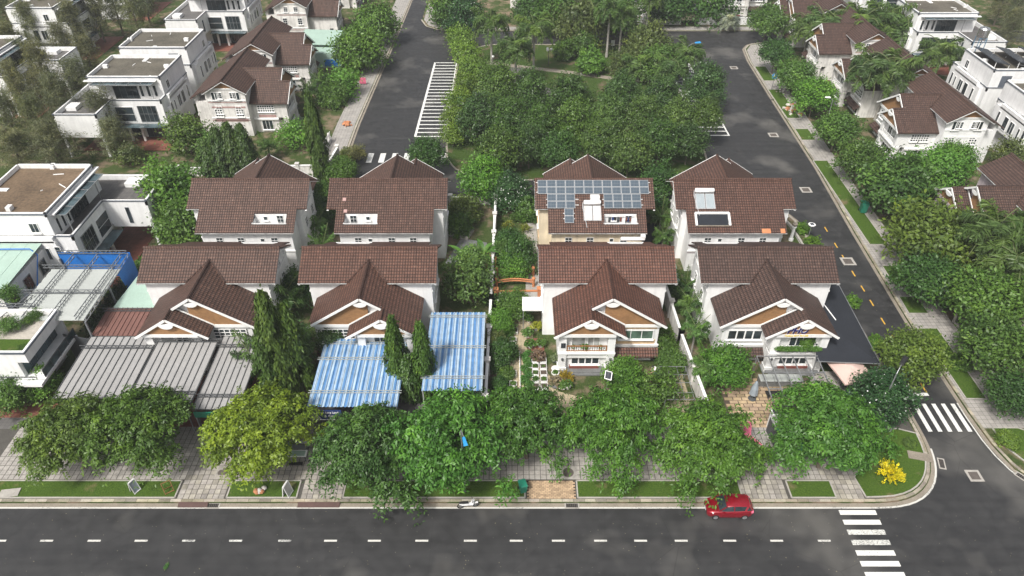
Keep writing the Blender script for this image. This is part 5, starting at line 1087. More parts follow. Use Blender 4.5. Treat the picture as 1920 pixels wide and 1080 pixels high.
def crown_feather(seed, Rr=5.0, Hh=2.9, pads=96, sprays=16, droop=.5, fill=1.0, lsz=1.0):
    """spreading crown: uneven pads of short leafy sprays, hanging only round the rim"""
    g = np.random.default_rng(seed); C, A, Nn, LL, WW, S = [], [], [], [], [], []
    for k in range(pads):
        a = k * 2.39996 + g.uniform(-.4, .4); f = (k + .5) / pads; r = Rr * f ** .5 * g.uniform(.82, 1.06)
        lob = 1 + .17 * math.sin(3 * a + seed) + .13 * math.sin(5 * a + 2 * seed) + .08 * math.sin(9 * a + seed)
        r *= lob; rim = min(1.0, r / (Rr * 1.1))
        dome = max(0, 1 - rim ** 2) ** .5; low = g.random() < .22
        z = Hh * dome * (g.uniform(.2, .7) if low else g.uniform(.78, 1.12)) + g.uniform(-.5, .4) - .4 * rim
        pc = np.array([r * math.cos(a), r * math.sin(a), z]); tone = g.normal(.47, .18); pr_ = g.uniform(.55, 1.0)
        for s in range(sprays):
            b = g.uniform(0, 2 * math.pi) if rim < .6 or s % 3 == 0 else a + g.uniform(-1.3, 1.3)
            l = g.uniform(.55, 1.25) * (1 + .45 * (rim > .75)); d = np.array([math.cos(b), math.sin(b), 0])
            st = pc + g.normal(size=3) * np.array([.42, .42, .24]) * pr_
            n = 6; t = (np.arange(n) + .6) / n; dr = droop * g.uniform(.3, 1.3) * (1.7 if rim > .8 else .7)
            cen = st + np.outer(t * l, d); cen[:, 2] += g.uniform(.05, .5) * t * l - dr * (t * l) ** 2 / l
            cen += g.normal(size=(n, 3)) * .07; sd = np.array([-d[1], d[0], 0]); tt = tone + g.normal() * .10
            for sg in (-1, 1):
                ax = sd * sg * g.uniform(.5, 1.2) + d * .7 + np.array([0, 0, -.2]) + g.normal(size=(n, 3)) * .38
                C.append(cen + sd * sg * .15 * lsz); A.append(ax); Nn.append(np.array([0, 0, 1.0]) + d * (.1 + .4 * t[:, None]) + g.normal(size=(n, 3)) * .45)
                LL.append(g.uniform(.28, .50, n) * lsz); WW.append(g.uniform(.13, .22, n) * lsz); S.append(tt + g.normal(size=n) * .13)
    nb = int(1000 * fill); v = unit(g, nb); rr = g.random(nb) ** .5 * .85
    c = np.stack([v[:, 0] * Rr * rr, v[:, 1] * Rr * rr, Hh * (.0 + .5 * (1 - rr ** 2) * g.random(nb))], 1)
    C.append(c); A.append(unit(g, nb)); Nn.append(np.array([0, 0, 1.0]) + unit(g, nb) * .6); LL.append(np.full(nb, .55)); WW.append(np.full(nb, .35)); S.append(g.normal(.42, .15, nb))
    return leafmesh('crown', np.concatenate(C), np.concatenate(A), np.concatenate(Nn), np.concatenate(LL), np.concatenate(WW), np.concatenate(S), 'leaf', .15)
def crown_round(seed, Rx=1.0, Rz=.95, clumps=170, per=55, lsz=.13, cl=.20, mat='leaf', gap=.0, cone=0.0, asp=.5, inner=500):
    """rounded crown of leaf clumps, unit radius; clump heights uneven so gaps and shade pockets form"""
    g = np.random.default_rng(seed); C, A, Nn, S = [], [], [], []
    for k in range(clumps):
        z = 1 - 2 * (k + .5) / clumps; a = k * 2.39996; h = math.sqrt(max(0, 1 - z * z))
        if z < -.55: continue
        v = np.array([h * math.cos(a), h * math.sin(a), z]); v += g.normal(size=3) * .10
        lob = 1 + .13 * math.sin(3 * a + 2.2 * z * 2 + seed) + .09 * math.sin(5.3 * a - 4 * z + seed * 1.7)
        rad = g.uniform(.74, 1.02) * lob
        if cone and z > 0: rad *= 1; 
        c = v * rad
        if cone: c[:2] *= 1 - cone * max(0, z); 
        tone = g.normal(.48, .19)
        n = int(per * g.uniform(.6, 1.3)); q = g.normal(size=(n, 3)) * cl * g.uniform(.7, 1.2) * np.array([1, 1, .75])
        out = v / (np.linalg.norm(v) + 1e-6)
        C.append(c + q); A.append(unit(g, n) + out * .3 + np.array([0, 0, -.35])); Nn.append(out * .8 + np.array([0, 0, .6]) + unit(g, n) * .75); S.append(tone + g.normal(size=n) * .11)
    C, A, Nn, S = map(np.concatenate, (C, A, Nn, S)); n = len(C)
    C = C * np.array([Rx, Rx, Rz]); LL = g.uniform(.8, 1.35, n) * lsz
    v = unit(g, inner) * (g.random((inner, 1)) ** .4 * .72) * np.array([Rx, Rx, Rz])
    return leafmesh('crown', np.concatenate([C, v]), np.concatenate([A, unit(g, inner)]), np.concatenate([Nn, unit(g, inner)]), np.concatenate([LL, np.full(inner, lsz * 2.6)]), np.concatenate([LL * asp, np.full(inner, lsz * 1.8)]), np.concatenate([S, g.normal(.45, .15, inner)]), mat, .1)
def crown_wispy(seed, R_=3.1, H_=9.0, n=6200):
    """casuarina: soft needle tufts on ascending branches"""
    g = np.random.default_rng(seed); C, A, S = [], [], []; br = 95; m = MB()
    for k in range(br):
        a = k * 2.39996 + g.uniform(-.4, .4); t = (k + .5) / br; z0 = H_ * t * .92; l = R_ * (1 - .72 * t) * g.uniform(.4, 1.2); rise = g.uniform(.2, 1.1)
        d = np.array([math.cos(a), math.sin(a), rise]); tone = g.normal(.45, .16); q = n // br
        if k % 2 == 0: m.tube([(0, 0, z0), (d[0] * l, d[1] * l, z0 + d[2] * l)], [.035, .01], 4, cap=False)
        for j in range(6):
            s = g.uniform(.35, 1.05); c = np.array([0, 0, z0]) + d * l * s; k2 = q // 6
            C.append(c + g.normal(size=(k2, 3)) * np.array([.26, .26, .36])); A.append(np.array([d[0] * .5, d[1] * .5, -.5]) + unit(g, k2) * .8); S.append(tone + g.normal(size=k2) * .12)
    C, A, S = map(np.concatenate, (C, A, S)); k = len(C)
    return leafmesh('crown', C, A, unit(g, k), g.uniform(.35, .8, k), g.uniform(.04, .075, k), S, 'needle', .2), m.mesh('branch', 'bark')
def crown_column(seed, H_=8.0, R_=1.0, n=7500):
    """mast tree: ragged spire of drooping leaf tufts"""
    g = np.random.default_rng(seed); C, A, Nn, S = [], [], [], []; tufts = 190
    for k in range(tufts):
        t = ((k + .5) / tufts) ** .95; a = k * 2.39996 + g.uniform(-.5, .5); prof = min(1, (1 - t) * 2.0) ** .7 * (.62 + .38 * min(1, t * 5)) * (1 - .2 * t)
        r = R_ * prof * g.uniform(.45, 1.08); q = n // tufts; o = np.array([math.cos(a), math.sin(a), 0]); tone = g.normal(.45, .17); u = g.random(q)
        c = o * r + np.array([0, 0, .35 + t * H_]) + np.outer(u, o * .22 + np.array([0, 0, -.85])) + g.normal(size=(q, 3)) * np.array([.13, .13, .10])
        C.append(c); A.append(o * .45 + np.array([0, 0, -1.0]) + unit(g, q) * .45); Nn.append(o + np.array([0, 0, .5]) + unit(g, q) * .45); S.append(tone + g.normal(size=q) * .13)
    C, A, Nn, S = map(np.concatenate, (C, A, Nn, S)); k = len(C); C[:, 2] = np.maximum(C[:, 2], .15)
    return leafmesh('crown', C, A, Nn, g.uniform(.26, .48, k), g.uniform(.08, .14, k), S, 'leaf', .15)
def crown_palm(seed, L_=3.3, fronds=20, leaf=1.05, droop=1.15, rise=.75, mat='leaf', wid=.06, npair=34):
    g = np.random.default_rng(seed); C, A, Nn, LL, WW, S = [], [], [], [], [], []; m = MB()
    for k in range(fronds):
        a = k * 2.39996; f = (k + .5) / fronds; el = rise * (1.3 - 1.5 * f); l = L_ * g.uniform(.8, 1.08); tone = g.normal(.46, .15)
        if k < 2: tone += .2
        d = np.array([math.cos(a), math.sin(a), 0]); sd = np.array([-d[1], d[0], 0]); t = np.linspace(0.08, 1, npair)
        pc = np.outer(t * l * (1 - .22 * t * t), d); pc[:, 2] = l * math.tan(min(el, 1.1)) * t * .8 - droop * l * .62 * t ** 2
        m.tube([tuple(p) for p in pc[::6]] + [tuple(pc[-1])], [.04] * len(pc[::6]) + [.01], 4, cap=False)
        for sg in (-1, 1):
            for rep in (0, 1):
                ll = leaf * np.sin(np.clip(t, .12, 1) * 2.6 + .35).clip(.3, 1) * g.uniform(.75, 1.15, npair)
                ax = sd * sg * (1, .7)[rep] + d * .5 + np.array([0, 0, (.25, -.55)[rep] - .25 * droop]) + g.normal(size=(npair, 3)) * .22
                axn = ax / np.linalg.norm(ax, axis=1, keepdims=True)
                C.append(pc + axn * ll[:, None] / 2); A.append(ax); Nn.append(np.array([0, 0, 1.0]) + d * .3 + g.normal(size=(npair, 3)) * .5); LL.append(ll); WW.append(np.full(npair, wid * 2)); S.append(tone + g.normal(size=npair) * .12)
    return leafmesh('frond', *map(np.concatenate, (C, A, Nn, LL, WW, S)), mat, .2), m.mesh('frond_stem', 'palmstem')
def crown_banana(seed):
    g = np.random.default_rng(seed); m = MB()
    for k in range(8):
        a = k * 2.39996 + g.uniform(-.2, .2); l = g.uniform(1.8, 2.6); el = 1.25 - .13 * k; w = g.uniform(.28, .38); V = []; n = 8
        for i in range(n + 1):
            t = i / n; r = l * t * math.cos(el * (1 - .6 * t)); z = l * math.sin(el) * t - 1.1 * t ** 2.4; ww = w * math.sin(min(1, t * 1.05 + .08) * 3.0) ** .6 if 0 < t < 1 else .04
            c, s = math.cos(a), math.sin(a)
            for q, dz in ((-1, .10), (0, 0), (1, .10)): V.append((c * r - s * q * ww, s * r + c * q * ww, z + dz * ww * 3))
        m.add(V, [(3 * i + j, 3 * i + j + 1, 3 * i + j + 4, 3 * i + j + 3) for i in range(n) for j in (0, 1)])
    me = m.mesh('leaf_blade', 'leaf'); at = me.attributes.new('shade', 'FLOAT', 'FACE'); at.data.foreach_set('value', np.repeat(g.uniform(.35, .8, 8), 16).astype(np.float32)); return me
def flowers(seed, n, R_, sz=.16):
    g = np.random.default_rng(seed); v = unit(g, n); v[:, 2] = np.abs(v[:, 2]); v *= R_ * g.uniform(.9, 1.06, (n, 1))
    return leafmesh('flower', v, unit(g, n), v / R_ + unit(g, n) * .5, sz, sz * .9, .5, 'petal')

FE = [crown_feather(11 + i, droop=.55 + .12 * i) for i in range(4)]
RO = [crown_round(31 + i, cone=.12) for i in range(4)]                          # street and park crowns, unit size
RD = [crown_round(51 + i, clumps=190, per=60, lsz=.105, cl=.15, mat='glossleaf', cone=.42, Rz=1.15) for i in range(3)]   # dense pointed park crowns
BU = [crown_round(71 + i, clumps=110, per=45, lsz=.17, cl=.15, inner=250) for i in range(3)]  # shrubs
BALL = crown_round(81, clumps=240, per=30, lsz=.13, cl=.07, inner=300)
LO = [crown_round(91 + i, clumps=60, per=48, lsz=.15, cl=.22, inner=60) for i in range(3)]   # loose airy crowns
WI = [crown_wispy(101 + i) for i in range(3)]
CO = [crown_column(121 + i) for i in range(3)]
PA = [crown_palm(131 + i) for i in range(3)]; AR = [crown_palm(141 + i, 2.1, 16, .65, .8, .95, wid=.045, npair=22) for i in range(2)]
BA = [crown_banana(151 + i) for i in range(2)]
def crown_spiky(seed, n=46, q=22):
    g = np.random.default_rng(seed); v = unit(g, n); v[:, 2] = np.abs(v[:, 2]) * 1.1 - .12; L_ = g.uniform(.65, 1.15, n); t = np.linspace(.35, 1, q)
    C = (v[:, None, :] * (L_[:, None] * t)[:, :, None]).reshape(-1, 3) + g.normal(size=(n * q, 3)) * .05; A = np.repeat(v, q, 0) + unit(g, n * q) * .8 + np.array([0, 0, .3])
    return leafmesh('crown', C, A, unit(g, n * q), g.uniform(.16, .30, n * q), g.uniform(.05, .09, n * q), np.repeat(g.normal(.5, .15, n), q) + g.normal(size=n * q) * .13, 'leaf', .2)
SPIKY = [crown_spiky(161 + i) for i in range(2)]
TR = [trunkmesh('trunk', 2.6, .17, 5, 171 + i, lean=((.3, -1.0), (-.3, -1.1), (.5, -.8), (-.5, -.9))[i], spread=3.0, top=2.0) for i in range(4)]
TS = [trunkmesh('trunk', 1.0, .045, 5, 181 + i, spread=.6, top=.6) for i in range(3)]
TP = MB().tube([(0, 0, 0), (0, 0, .08), (0, 0, .3), (0, 0, .6), (0, 0, .86), (0, 0, 1)], [.30, .24, .2, .22, .16, .12], 10).mesh('trunk', 'palebark')
TC = MB().tube([(0, 0, 0), (.03, 0, .5), (0, 0, 1)], [.16, .11, .03], 7).mesh('trunk', 'bark')
tg = random.Random(17)
def col3(c, v=.12): k = 1.3 * (1 + tg.uniform(-v, v)); return (c[0] * k * (1 + tg.uniform(-.06, .06)), c[1] * k, c[2] * k * (1 + tg.uniform(-.1, .1)))
MID, DARK, BRIGHT, YEL, OLIVE, GREY = (.060, .120, .022), (.034, .080, .018), (.075, .165, .022), (.135, .180, .020), (.080, .105, .030), (.070, .090, .048)
def feather_tree(x, y, s, zs, c, i, label, cat='tree', group='street trees along the front road', zc=2.6):
    t = thing('street_tree', label, cat, (x, y, .13), 0, group)
    put('trunk', TR[i % 4], t, scale=(1, 1, zc / 2.6)); put('crown', FE[i % 4], t, (0, 0, zc + .3), tg.uniform(0, 6.28), col3(c, .04), (s, s, zs)); return t
def round_tree(x, y, r, h, c, label, protos, name='tree', group=None, squash=1.0, cat='tree', zlo=None):
    """h: height of the crown's centre"""
    t = thing(name, label, cat, (x, y, .13), tg.uniform(0, 6.28), group)
    tr = put('trunk', TS[tg.randrange(3)], t, scale=(r * .9, r * .9, max(.3, h - r * squash * .35))); i = tg.randrange(len(protos))
    put('crown', protos[i], t, (0, 0, h), 0, col3(c), (r * tg.uniform(.94, 1.06), r * tg.uniform(.94, 1.06), r * squash)); return t
def palm(x, y, h, s, c, label, protos=PA, name='palm_tree', group=None, tr=1.0, lean=0.0):
    t = thing(name, label, 'palm tree', (x, y, .13), tg.uniform(0, 6.28), group)
    put('trunk', TP, t, rot=(lean, 0, 0), scale=(tr, tr, h)); f, st = protos[tg.randrange(len(protos))]; off = (0, -math.sin(lean) * h, h * math.cos(lean))
    put('fronds', f, t, off, tg.uniform(0, 6), col3(c), s); put('frond_stems', st, t, off, 0, None, s).rotation_euler = t.children[1].rotation_euler; return t
def column_tree(x, y, h, r, c, label, group='narrow columnar trees'):
    t = thing('columnar_tree', label, 'tree', (x, y, .13), tg.uniform(0, 6.28), group); put('trunk', TC, t, scale=(1, 1, h * .9)); put('crown', CO[tg.randrange(3)], t, (0, 0, .3), 0, col3(c, .06), (r * 1.12, r * 1.12, h / 8)); return t
def shrub(x, y, r, c, label, protos=None, squash=.85, name='shrub', group=None, lift=.6, cat='shrub'):
    t = thing(name, label, cat, (x, y, .13), tg.uniform(0, 6.28), group); put('stem', TS[tg.randrange(3)], t, scale=(r * .5, r * .5, r * .45)); put('foliage', (protos or BU)[tg.randrange(len(protos or BU))], t, (0, 0, r * squash * lift), 0, col3(c), (r, r, r * squash)); return t

# front row along the road
for (px, py, z, s, zs, c, i, lab, zc) in (
    (118, 815, 4.5, .80, 1.0, (.070, .122, .022), 0, 'dull green street tree at the left end of the front row, by the grey slab', 2.5),
    (245, 800, 5.0, .86, 1.05, (.060, .115, .020), 1, 'broad green street tree in front of the leftmost grey canopy', 2.8),
    (472, 805, 5.0, .92, .95, (.112, .170, .016), 2, 'yellow-green street tree beside the park bench and table', 2.6),
    (690, 850, 4.5, .88, 1.15, (.042, .098, .018), 3, 'dark green street tree under the larger striped canopy', 2.6),
    (838, 835, 5.5, 1.0, 1.35, (.058, .146, .020), 1, 'tallest bright green street tree, its tips hanging over the road above the motorbike', 3.2),
    (978, 795, 4.8, .78, 1.1, (.045, .112, .018), 2, 'dark street tree beside the green wheelie bin and planter garden', 2.6),
    (1150, 805, 5.0, .83, 1.2, (.060, .142, .018), 0, 'green street tree with leaning pale trunk in front of the railing villa', 2.7),
    (1332, 838, 4.6, .87, 1.1, (.070, .142, .018), 3, 'light green street tree overhanging the red car', 2.6),
    (1566, 808, 4.8, .94, 1.15, (.055, .132, .018), 1, 'green street tree next to the yellow shrub and green tarpaulin', 2.6)):
    x, y = G(px, py, z); y += .9; feather_tree(x, y, s * .93, zs, c, i, lab, zc=zc)
# trees by the right road and on its pavement
rt = [(1440, 40, 4, 40, MID, 'at the top bend, above the pale pavement corner'), (1455, 100, 4, 33, DARK, 'just below the one at the top bend'), (1492, 142, 3.8, 40, MID, 'behind the blue parking sign'), (1528, 180, 3.8, 44, BRIGHT, 'beside the heap of rubble'),
      (1570, 243, 3.8, 44, MID, 'in front of the bright white gable end'), (1615, 300, 3.5, 52, MID, 'above the strip of lawn, slender'), (1684, 348, 4.4, 66, (.048, .105, .022), 'above the green bin by the lawn strip'), (1758, 322, 3.6, 46, BRIGHT, 'in the garden below the bright villa'), (1790, 300, 3.5, 45, BRIGHT, 'beside the leafy garden under the lattice windows'),
      (1752, 448, 4.5, 78, (.085, .128, .020), 'with yellowish crown, largest of the right row'), (1740, 525, 3.4, 54, DARK, 'dark, just below the largest crown'), (1845, 560, 4.2, 66, MID, 'under the mauve villa at the right edge'), (1868, 645, 4, 62, MID, 'above the dark slatted fence'), (1712, 668, 3.6, 55, (.085, .14, .024), 'standing alone left of the side road near the crossing'), (1905, 740, 2.6, 46, DARK, 'behind the dark slatted fence, lowest at the right edge'), (1895, 560, 3.6, 40, MID, 'at the right edge beside the peach gable')]
for px, py, z, r, c, w_ in rt:
    x, y = G(px, py, z); rr = r * math.hypot(y, 52 - z) / (1500 if y < 90 else 1850); round_tree(x, y, rr, z, c, 'street tree of the right road ' + w_, RO, 'street_tree', 'trees along the right road', .85)
# park trees, dense dark crowns in three rows
prow = {'back row': [(935, 168, 38), (994, 172, 36), (1070, 178, 40), (1163, 190, 40), (1240, 196, 38), (1322, 168, 44)], 'middle row': [(898, 222, 40), (955, 228, 42), (1012, 235, 40), (1078, 236, 40), (1140, 232, 38), (1205, 226, 40), (1272, 226, 44), (1322, 228, 34)], 'front row': [(935, 280, 42), (992, 268, 34), (1050, 284, 36), (1122, 272, 36), (1180, 284, 36), (1236, 268, 40), (1292, 262, 34)]}
nth = ('first', 'second', 'third', 'fourth', 'fifth', 'sixth', 'seventh', 'eighth')
for row, L3 in prow.items():
    for k, (px, py, r) in enumerate(L3):
        x, y = G(px, py, 4.2); rr = r * math.hypot(y, 48) / 1560
        hh = 4.2 + tg.uniform(-.5, 1.1); tint = ((.042, .088, .020), (.056, .108, .022), (.040, .080, .024), (.066, .112, .026))[tg.randrange(4)]
        round_tree(x, y, rr * tg.uniform(.88, 1.04), hh, tint, 'dense dark green park tree, %s from the left in the %s' % (nth[k], row), RD if row != 'front row' or k % 2 else RO, 'park_tree', 'park trees', tg.uniform(.9, 1.15))
for px, py, z, r, c, pr_, lab in ((905, 338, 3.2, 40, BRIGHT, RO, 'bright leafy tree at the road end behind the low white wall'), (1236, 345, 3.2, 34, DARK, RO, 'dark tree filling the gap between the two right back villas'), (1108, 120, 2, 24, BRIGHT, BU, 'bright green bush in the ring bed in the park middle'), (1215, 92, 3, 38, OLIVE, RO, 'olive tree at the far park edge by the road bend'), (1095, 45, 4.5, 46, OLIVE, LO, 'tall loose olive tree near the top of the park'), (1040, 25, 4, 40, MID, RO, 'green tree behind the palms at the top of the park'), (845, 22, 3, 34, MID, RO, 'green tree over the pavement corner at the top'), (800, 290, 3.2, 30, DARK, RO, 'small dark tree beside the zebra crossing on the left road'), (1075, 60, 3.5, 30, OLIVE, LO, 'small loose tree beside the park lamp'), (1000, 20, 4, 34, DARK, RO, 'dark tree behind the top palms'), (1150, 30, 4, 40, MID, RO, 'tree behind the tall pale palm trunk'), (1330, 15, 3.5, 40, DARK, LO, 'grey-green tree behind the white garden wall at the top'), (1250, 10, 4, 36, DARK, RO, 'dark tree behind the slatted fence at the top'), (1058, 98, 1.4, 20, MID, BU, 'round bush below the park lamp'), (1180, 122, 2.2, 30, OLIVE, RO, 'olive bush right of the ring bed in the park'), (1240, 125, 3.0, 36, MID, RO, 'green tree at the right park edge above the bays'), (1095, 85, 2.6, 24, MID, LO, 'slim tree in the middle of the park lawn')):
    x, y = G(px, py, z); round_tree(x, y, r * math.hypot(y, 48) / 1420, z, c, lab, pr_, 'park_tree' if y < 150 else 'tree')
for k, (px, py, r) in enumerate(((862, 74, 24), (872, 102, 26), (888, 132, 26), (872, 160, 22), (858, 190, 24), (850, 222, 20), (850, 255, 22))):
    x, y = G(px, py, 1.8); round_tree(x, y, r * math.hypot(y, 50) / 1450, 1.8, (.10, .165, .024), 'small yellow-green tree edging the left parking bays, %s from the top' % nth[k], LO, 'small_tree', 'small trees along the parking bays')
for px, py, z, r, n, lab in ((870, 30, 3, 36, 60, 'dark frangipani with white flowers at the top pavement corner'), (958, 365, 2.2, 40, 130, 'frangipani with white flowers beside the planter garden wall'), (1218, 392, 2, 22, 20, 'small frangipani between the cream villa and its neighbour'), (1650, 745, 2.2, 56, 60, 'large glossy frangipani with few white flowers on the street corner')):
    x, y = G(px, py, z); rr = r * math.hypot(y, 50) / 1450; t = round_tree(x, y, rr, z, (.026, .068, .022), lab, RD, 'frangipani_tree', 'frangipani trees', .85); put('flower', flowers(n, n, rr * .97), t, (0, 0, z))
# left road side trees
for px, py, z, r, c, pr_, lab in ((673, 98, 3.6, 42, (.080, .145, .026), RO, 'light green tree on the left pavement near the mint shed'), (706, 48, 3.8, 36, MID, RO, 'green tree on the left pavement nearest the top'), (640, 165, 1.6, 34, BRIGHT, LO, 'bushy tree in front of the lattice villa, upper one'), (622, 180, 1.6, 28, MID, RO, 'round bushy tree by the white slatted fence'), (640, 322, 2.2, 26, MID, RO, 'bushy tree behind the back villas near the zebra crossing'), (326, 372, 4.5, 58, (.070, .145, .024), RO, 'big lush tree with bright leaves left of the back villas'), (345, 425, 3, 50, MID, RO, 'lower dark part of the lush clump beside the white terrace house'), (308, 338, 3.5, 28, BRIGHT, LO, 'slender bright tree reaching over the white terrace wall'), (350, 255, 3, 40, (.085, .135, .03), LO, 'loose light tree in front of the pink walled villa'), (555, 255, 2, 30, BRIGHT, LO, 'small light tree at the corner of the lattice villa'), (415, 275, 2.6, 34, MID, LO, 'loose tree among the columnar trees'), (670, 288, 1.3, 15, (.16, .17, .07), LO, 'pale flowering shrub at the zebra crossing'), (240, 290, 1.6, 26, OLIVE, LO, 'thin olive shrub on the lawn by the white houses')):
    x, y = G(px, py, z); round_tree(x, y, r * math.hypot(y, 50) / 1450, z, c, lab, pr_, 'tree')
x, y = G(655, 285, 2.8); shrub(x - 1, y + 3, 1.2, OLIVE, 'small dull shrub on the left pavement by the crossing')
# columnar trees
for px, py, h, r, c, lab in ((752, 738, 9.2, .95, (.062, .120, .022), 'left columnar tree of the pair in front of the striped canopies'), (800, 742, 8.8, .95, (.058, .115, .022), 'right columnar tree of the pair in front of the striped canopies'), (772, 748, 5.2, 1.1, (.05, .10, .02), 'short bushy columnar tree between the tall pair'),
    (540, 738, 12.0, 1.35, (.066, .110, .022), 'tallest columnar tree between the two left villas'), (567, 728, 10.0, 1.3, (.072, .118, .022), 'columnar tree touching the larger striped canopy'), (520, 745, 8.0, 1.15, (.055, .10, .022), 'lower columnar tree beside the right grey canopy'),
    (608, 345, 13.0, 1.15, (.06, .105, .024), 'very tall columnar tree beside the lattice villa'), (425, 330, 7.0, 1.3, (.055, .10, .024), 'first columnar tree behind the back villas, counted from the left'), (448, 328, 7.6, 1.3, (.05, .092, .022), 'second columnar tree behind the back villas, counted from the left'), (470, 326, 7.2, 1.25, (.055, .10, .024), 'third columnar tree behind the back villas, counted from the left'), (400, 333, 5.6, 1.3, (.06, .105, .026), 'short columnar tree at the left end of the group behind the back villas')):
    x, y = G(px, py, 0); column_tree(x, y, h, r, c, lab)
# casuarinas in the top left
cs = [(22, 90, 9), (60, 60, 11), (95, 30, 12), (120, 95, 10), (85, 150, 12), (40, 180, 11), (20, 235, 10), (75, 240, 10), (115, 205, 11), (150, 160, 9), (180, 30, 11), (215, 15, 12), (250, 25, 11), (140, 55, 11), (15, 40, 11), (195, 225, 9), (215, 265, 7), (100, 275, 8), (50, 130, 10), (30, 285, 7), (270, 5, 10), (165, 110, 8), (1905, 20, 11), (1895, 60, 9), (1880, 5, 10)]
cl = ['along the left picture edge, upper', 'left of the far white terrace house', 'in front of the far white terrace house', 'beside the far white terrace', 'largest of the clump at the left', 'brownish, at the left of the clump', 'lower left, beside the roof deck house', 'in the middle of the lower clump', 'next to the white wing with terrace', 'touching the white terrace parapet', 'at the top, left of the white houses', 'second at the top by the white houses', 'third at the top by the white houses', 'behind the far terrace house', 'in the top left corner', 'thin, in front of the white house columns', 'lowest and thinnest, at the lawn', 'over the red forecourt at the left', 'in the gap of the left clump', 'small one behind the brown roof deck', 'highest one at the top edge', 'half hidden by the white terrace', 'in the top right corner', 'below the top right corner', 'at the top edge on the right']
for (px, py, h), w_ in zip(cs, cl):
    x, y = G(px, py, h * .5); t = thing('casuarina_tree', 'wispy grey-green casuarina ' + w_, 'tree', (x, y, .13), tg.uniform(0, 6), 'casuarina trees'); k = tg.randrange(3)
    put('trunk', TC, t, scale=(1.3, 1.3, h)); s = tg.uniform(1.0, 1.35); put('crown', WI[k][0], t, (0, 0, h * .16), 0, col3((.125, .135, .075), .15), (s, s, h / 10.5)); put('branches', WI[k][1], t, (0, 0, h * .16), 0, None, (s, s, h / 10.5))
# royal palms
for px, py, h, s, lab in ((922, 122, 8.4, 1.35, 'palm at the park edge nearest the left road'), (967, 162, 7.4, 1.28, 'palm standing closest to the dense park trees'), (1000, 142, 9.2, 1.35, 'palm with bright trunk left of the park lamp'), (1137, 108, 10.1, 1.35, 'palm with the tallest pale trunk in the park'), (1160, 106, 8.4, 1.22, 'palm just right of the tallest trunk'), (1211, 62, 7.8, 1.22, 'palm in front of the white slatted fence'), (1250, 165, 4.7, 1.42, 'low bright palm in the right part of the park'), (1282, 160, 6.2, 1.15, 'palm beside the right parking bays'), (1195, 150, 3.6, 1.35, 'low palm left of the bright one in the park'),
    (1532, 105, 6.8, 1.75, 'palm at the top right, leftmost of the row of tall palms'), (1592, 112, 7.4, 1.85, 'palm second from the left in the tall row at the top right'), (1632, 105, 7.6, 1.85, 'palm third from the left in the tall row at the top right'), (1608, 220, 8.8, 1.6, 'palm with trunk in front of the half hidden villa'), (1640, 226, 9.2, 1.6, 'palm right beside another in front of the half hidden villa'), (1745, 160, 6.4, 1.55, 'palm between the brown roofs and the white house'), (1668, 108, 7.4, 1.75, 'palm rightmost of the tall row at the top right'), (1812, 545, 9.0, 1.4, 'large palm beside the twin gables, with thick pale trunk'), (1875, 560, 9.0, 1.4, 'large palm at the right edge in front of the brown roof'), (1562, 120, 6.6, 1.7, 'palm behind the leftmost of the tall row'), (1505, 108, 6.0, 1.6, 'palm over the pavement left of the tall row at the top right'), (1700, 110, 6.4, 1.35, 'palm between the tall row and the white house at the top right'), (1850, 585, 7.5, 1.3, 'lower palm between the two at the right edge')):
    x, y = G(px, py, 0); palm(x, y, h, s, (.062, .108, .026), 'royal ' + lab, group='royal palms')
x, y = G(1365, 50, 1.0); palm(x, y, 2.6, .95, (.20, .24, .19), 'silvery fan palm behind the white wall at the top bend', name='fan_palm')
# garden palms
for px, py, h, s, lab in ((585, 205, 3.4, .95, 'left of two palms in front of the lattice villa'), (606, 190, 3.8, .95, 'right of two palms in front of the lattice villa'), (508, 300, 2.4, .9, 'small palm behind the back villas'), (598, 455, 2.8, 1.0, 'feathery palm between the two left back villas, upper'), (612, 490, 2.4, 1.05, 'feathery palm between the two left back villas, lower'), (545, 600, 3.6, 1.35, 'palm between the two left front villas, beside the wall'), (515, 690, 3.2, 1.35, 'low palm in the dark garden by the grey canopy'), (562, 705, 3.4, 1.3, 'palm at the left edge of the larger striped canopy'), (488, 715, 3.0, 1.25, 'palm touching the right grey canopy'), (1285, 615, 3.4, .95, 'upper palm along the wall left of the lettered villa'), (1295, 665, 3.6, .95, 'lower palm along the wall left of the lettered villa'), (1318, 725, 2.8, 1.0, 'palm beside the mango tree at the lettered villa'), (1235, 440, 2.8, 1.0, 'feathery palm right of the cream villa'), (1240, 470, 2.2, .9, 'low palm right of the cream villa'), (1280, 570, 2.6, .85, 'palm at the corner of the dark-roofed villa'), (52, 725, 1.6, .5, 'small palm on the balcony edge of the roof garden house')):
    x, y = G(px, py, 0); palm(x, y, h, s, (.058, .115, .026), lab, AR, 'garden_palm', 'feathery garden palms', .5)
# banana plants
for px, py, lab in ((908, 500, 'banana plant with broad leaves beside the boundary wall'), (872, 505, 'banana plant left of the other in the back garden'), (540, 500, 'banana plant between the left villas at the roof edge')):
    x, y = G(px, py, 0); t = thing('banana_plant', lab, 'banana plant', (x, y, .13), tg.uniform(0, 6), 'banana plants'); put('stem', TC, t, scale=(1, 1, 1.9)); put('leaf_blade', BA[tg.randrange(2)], t, (0, 0, 1.7), 0, (.07, .17, .03))
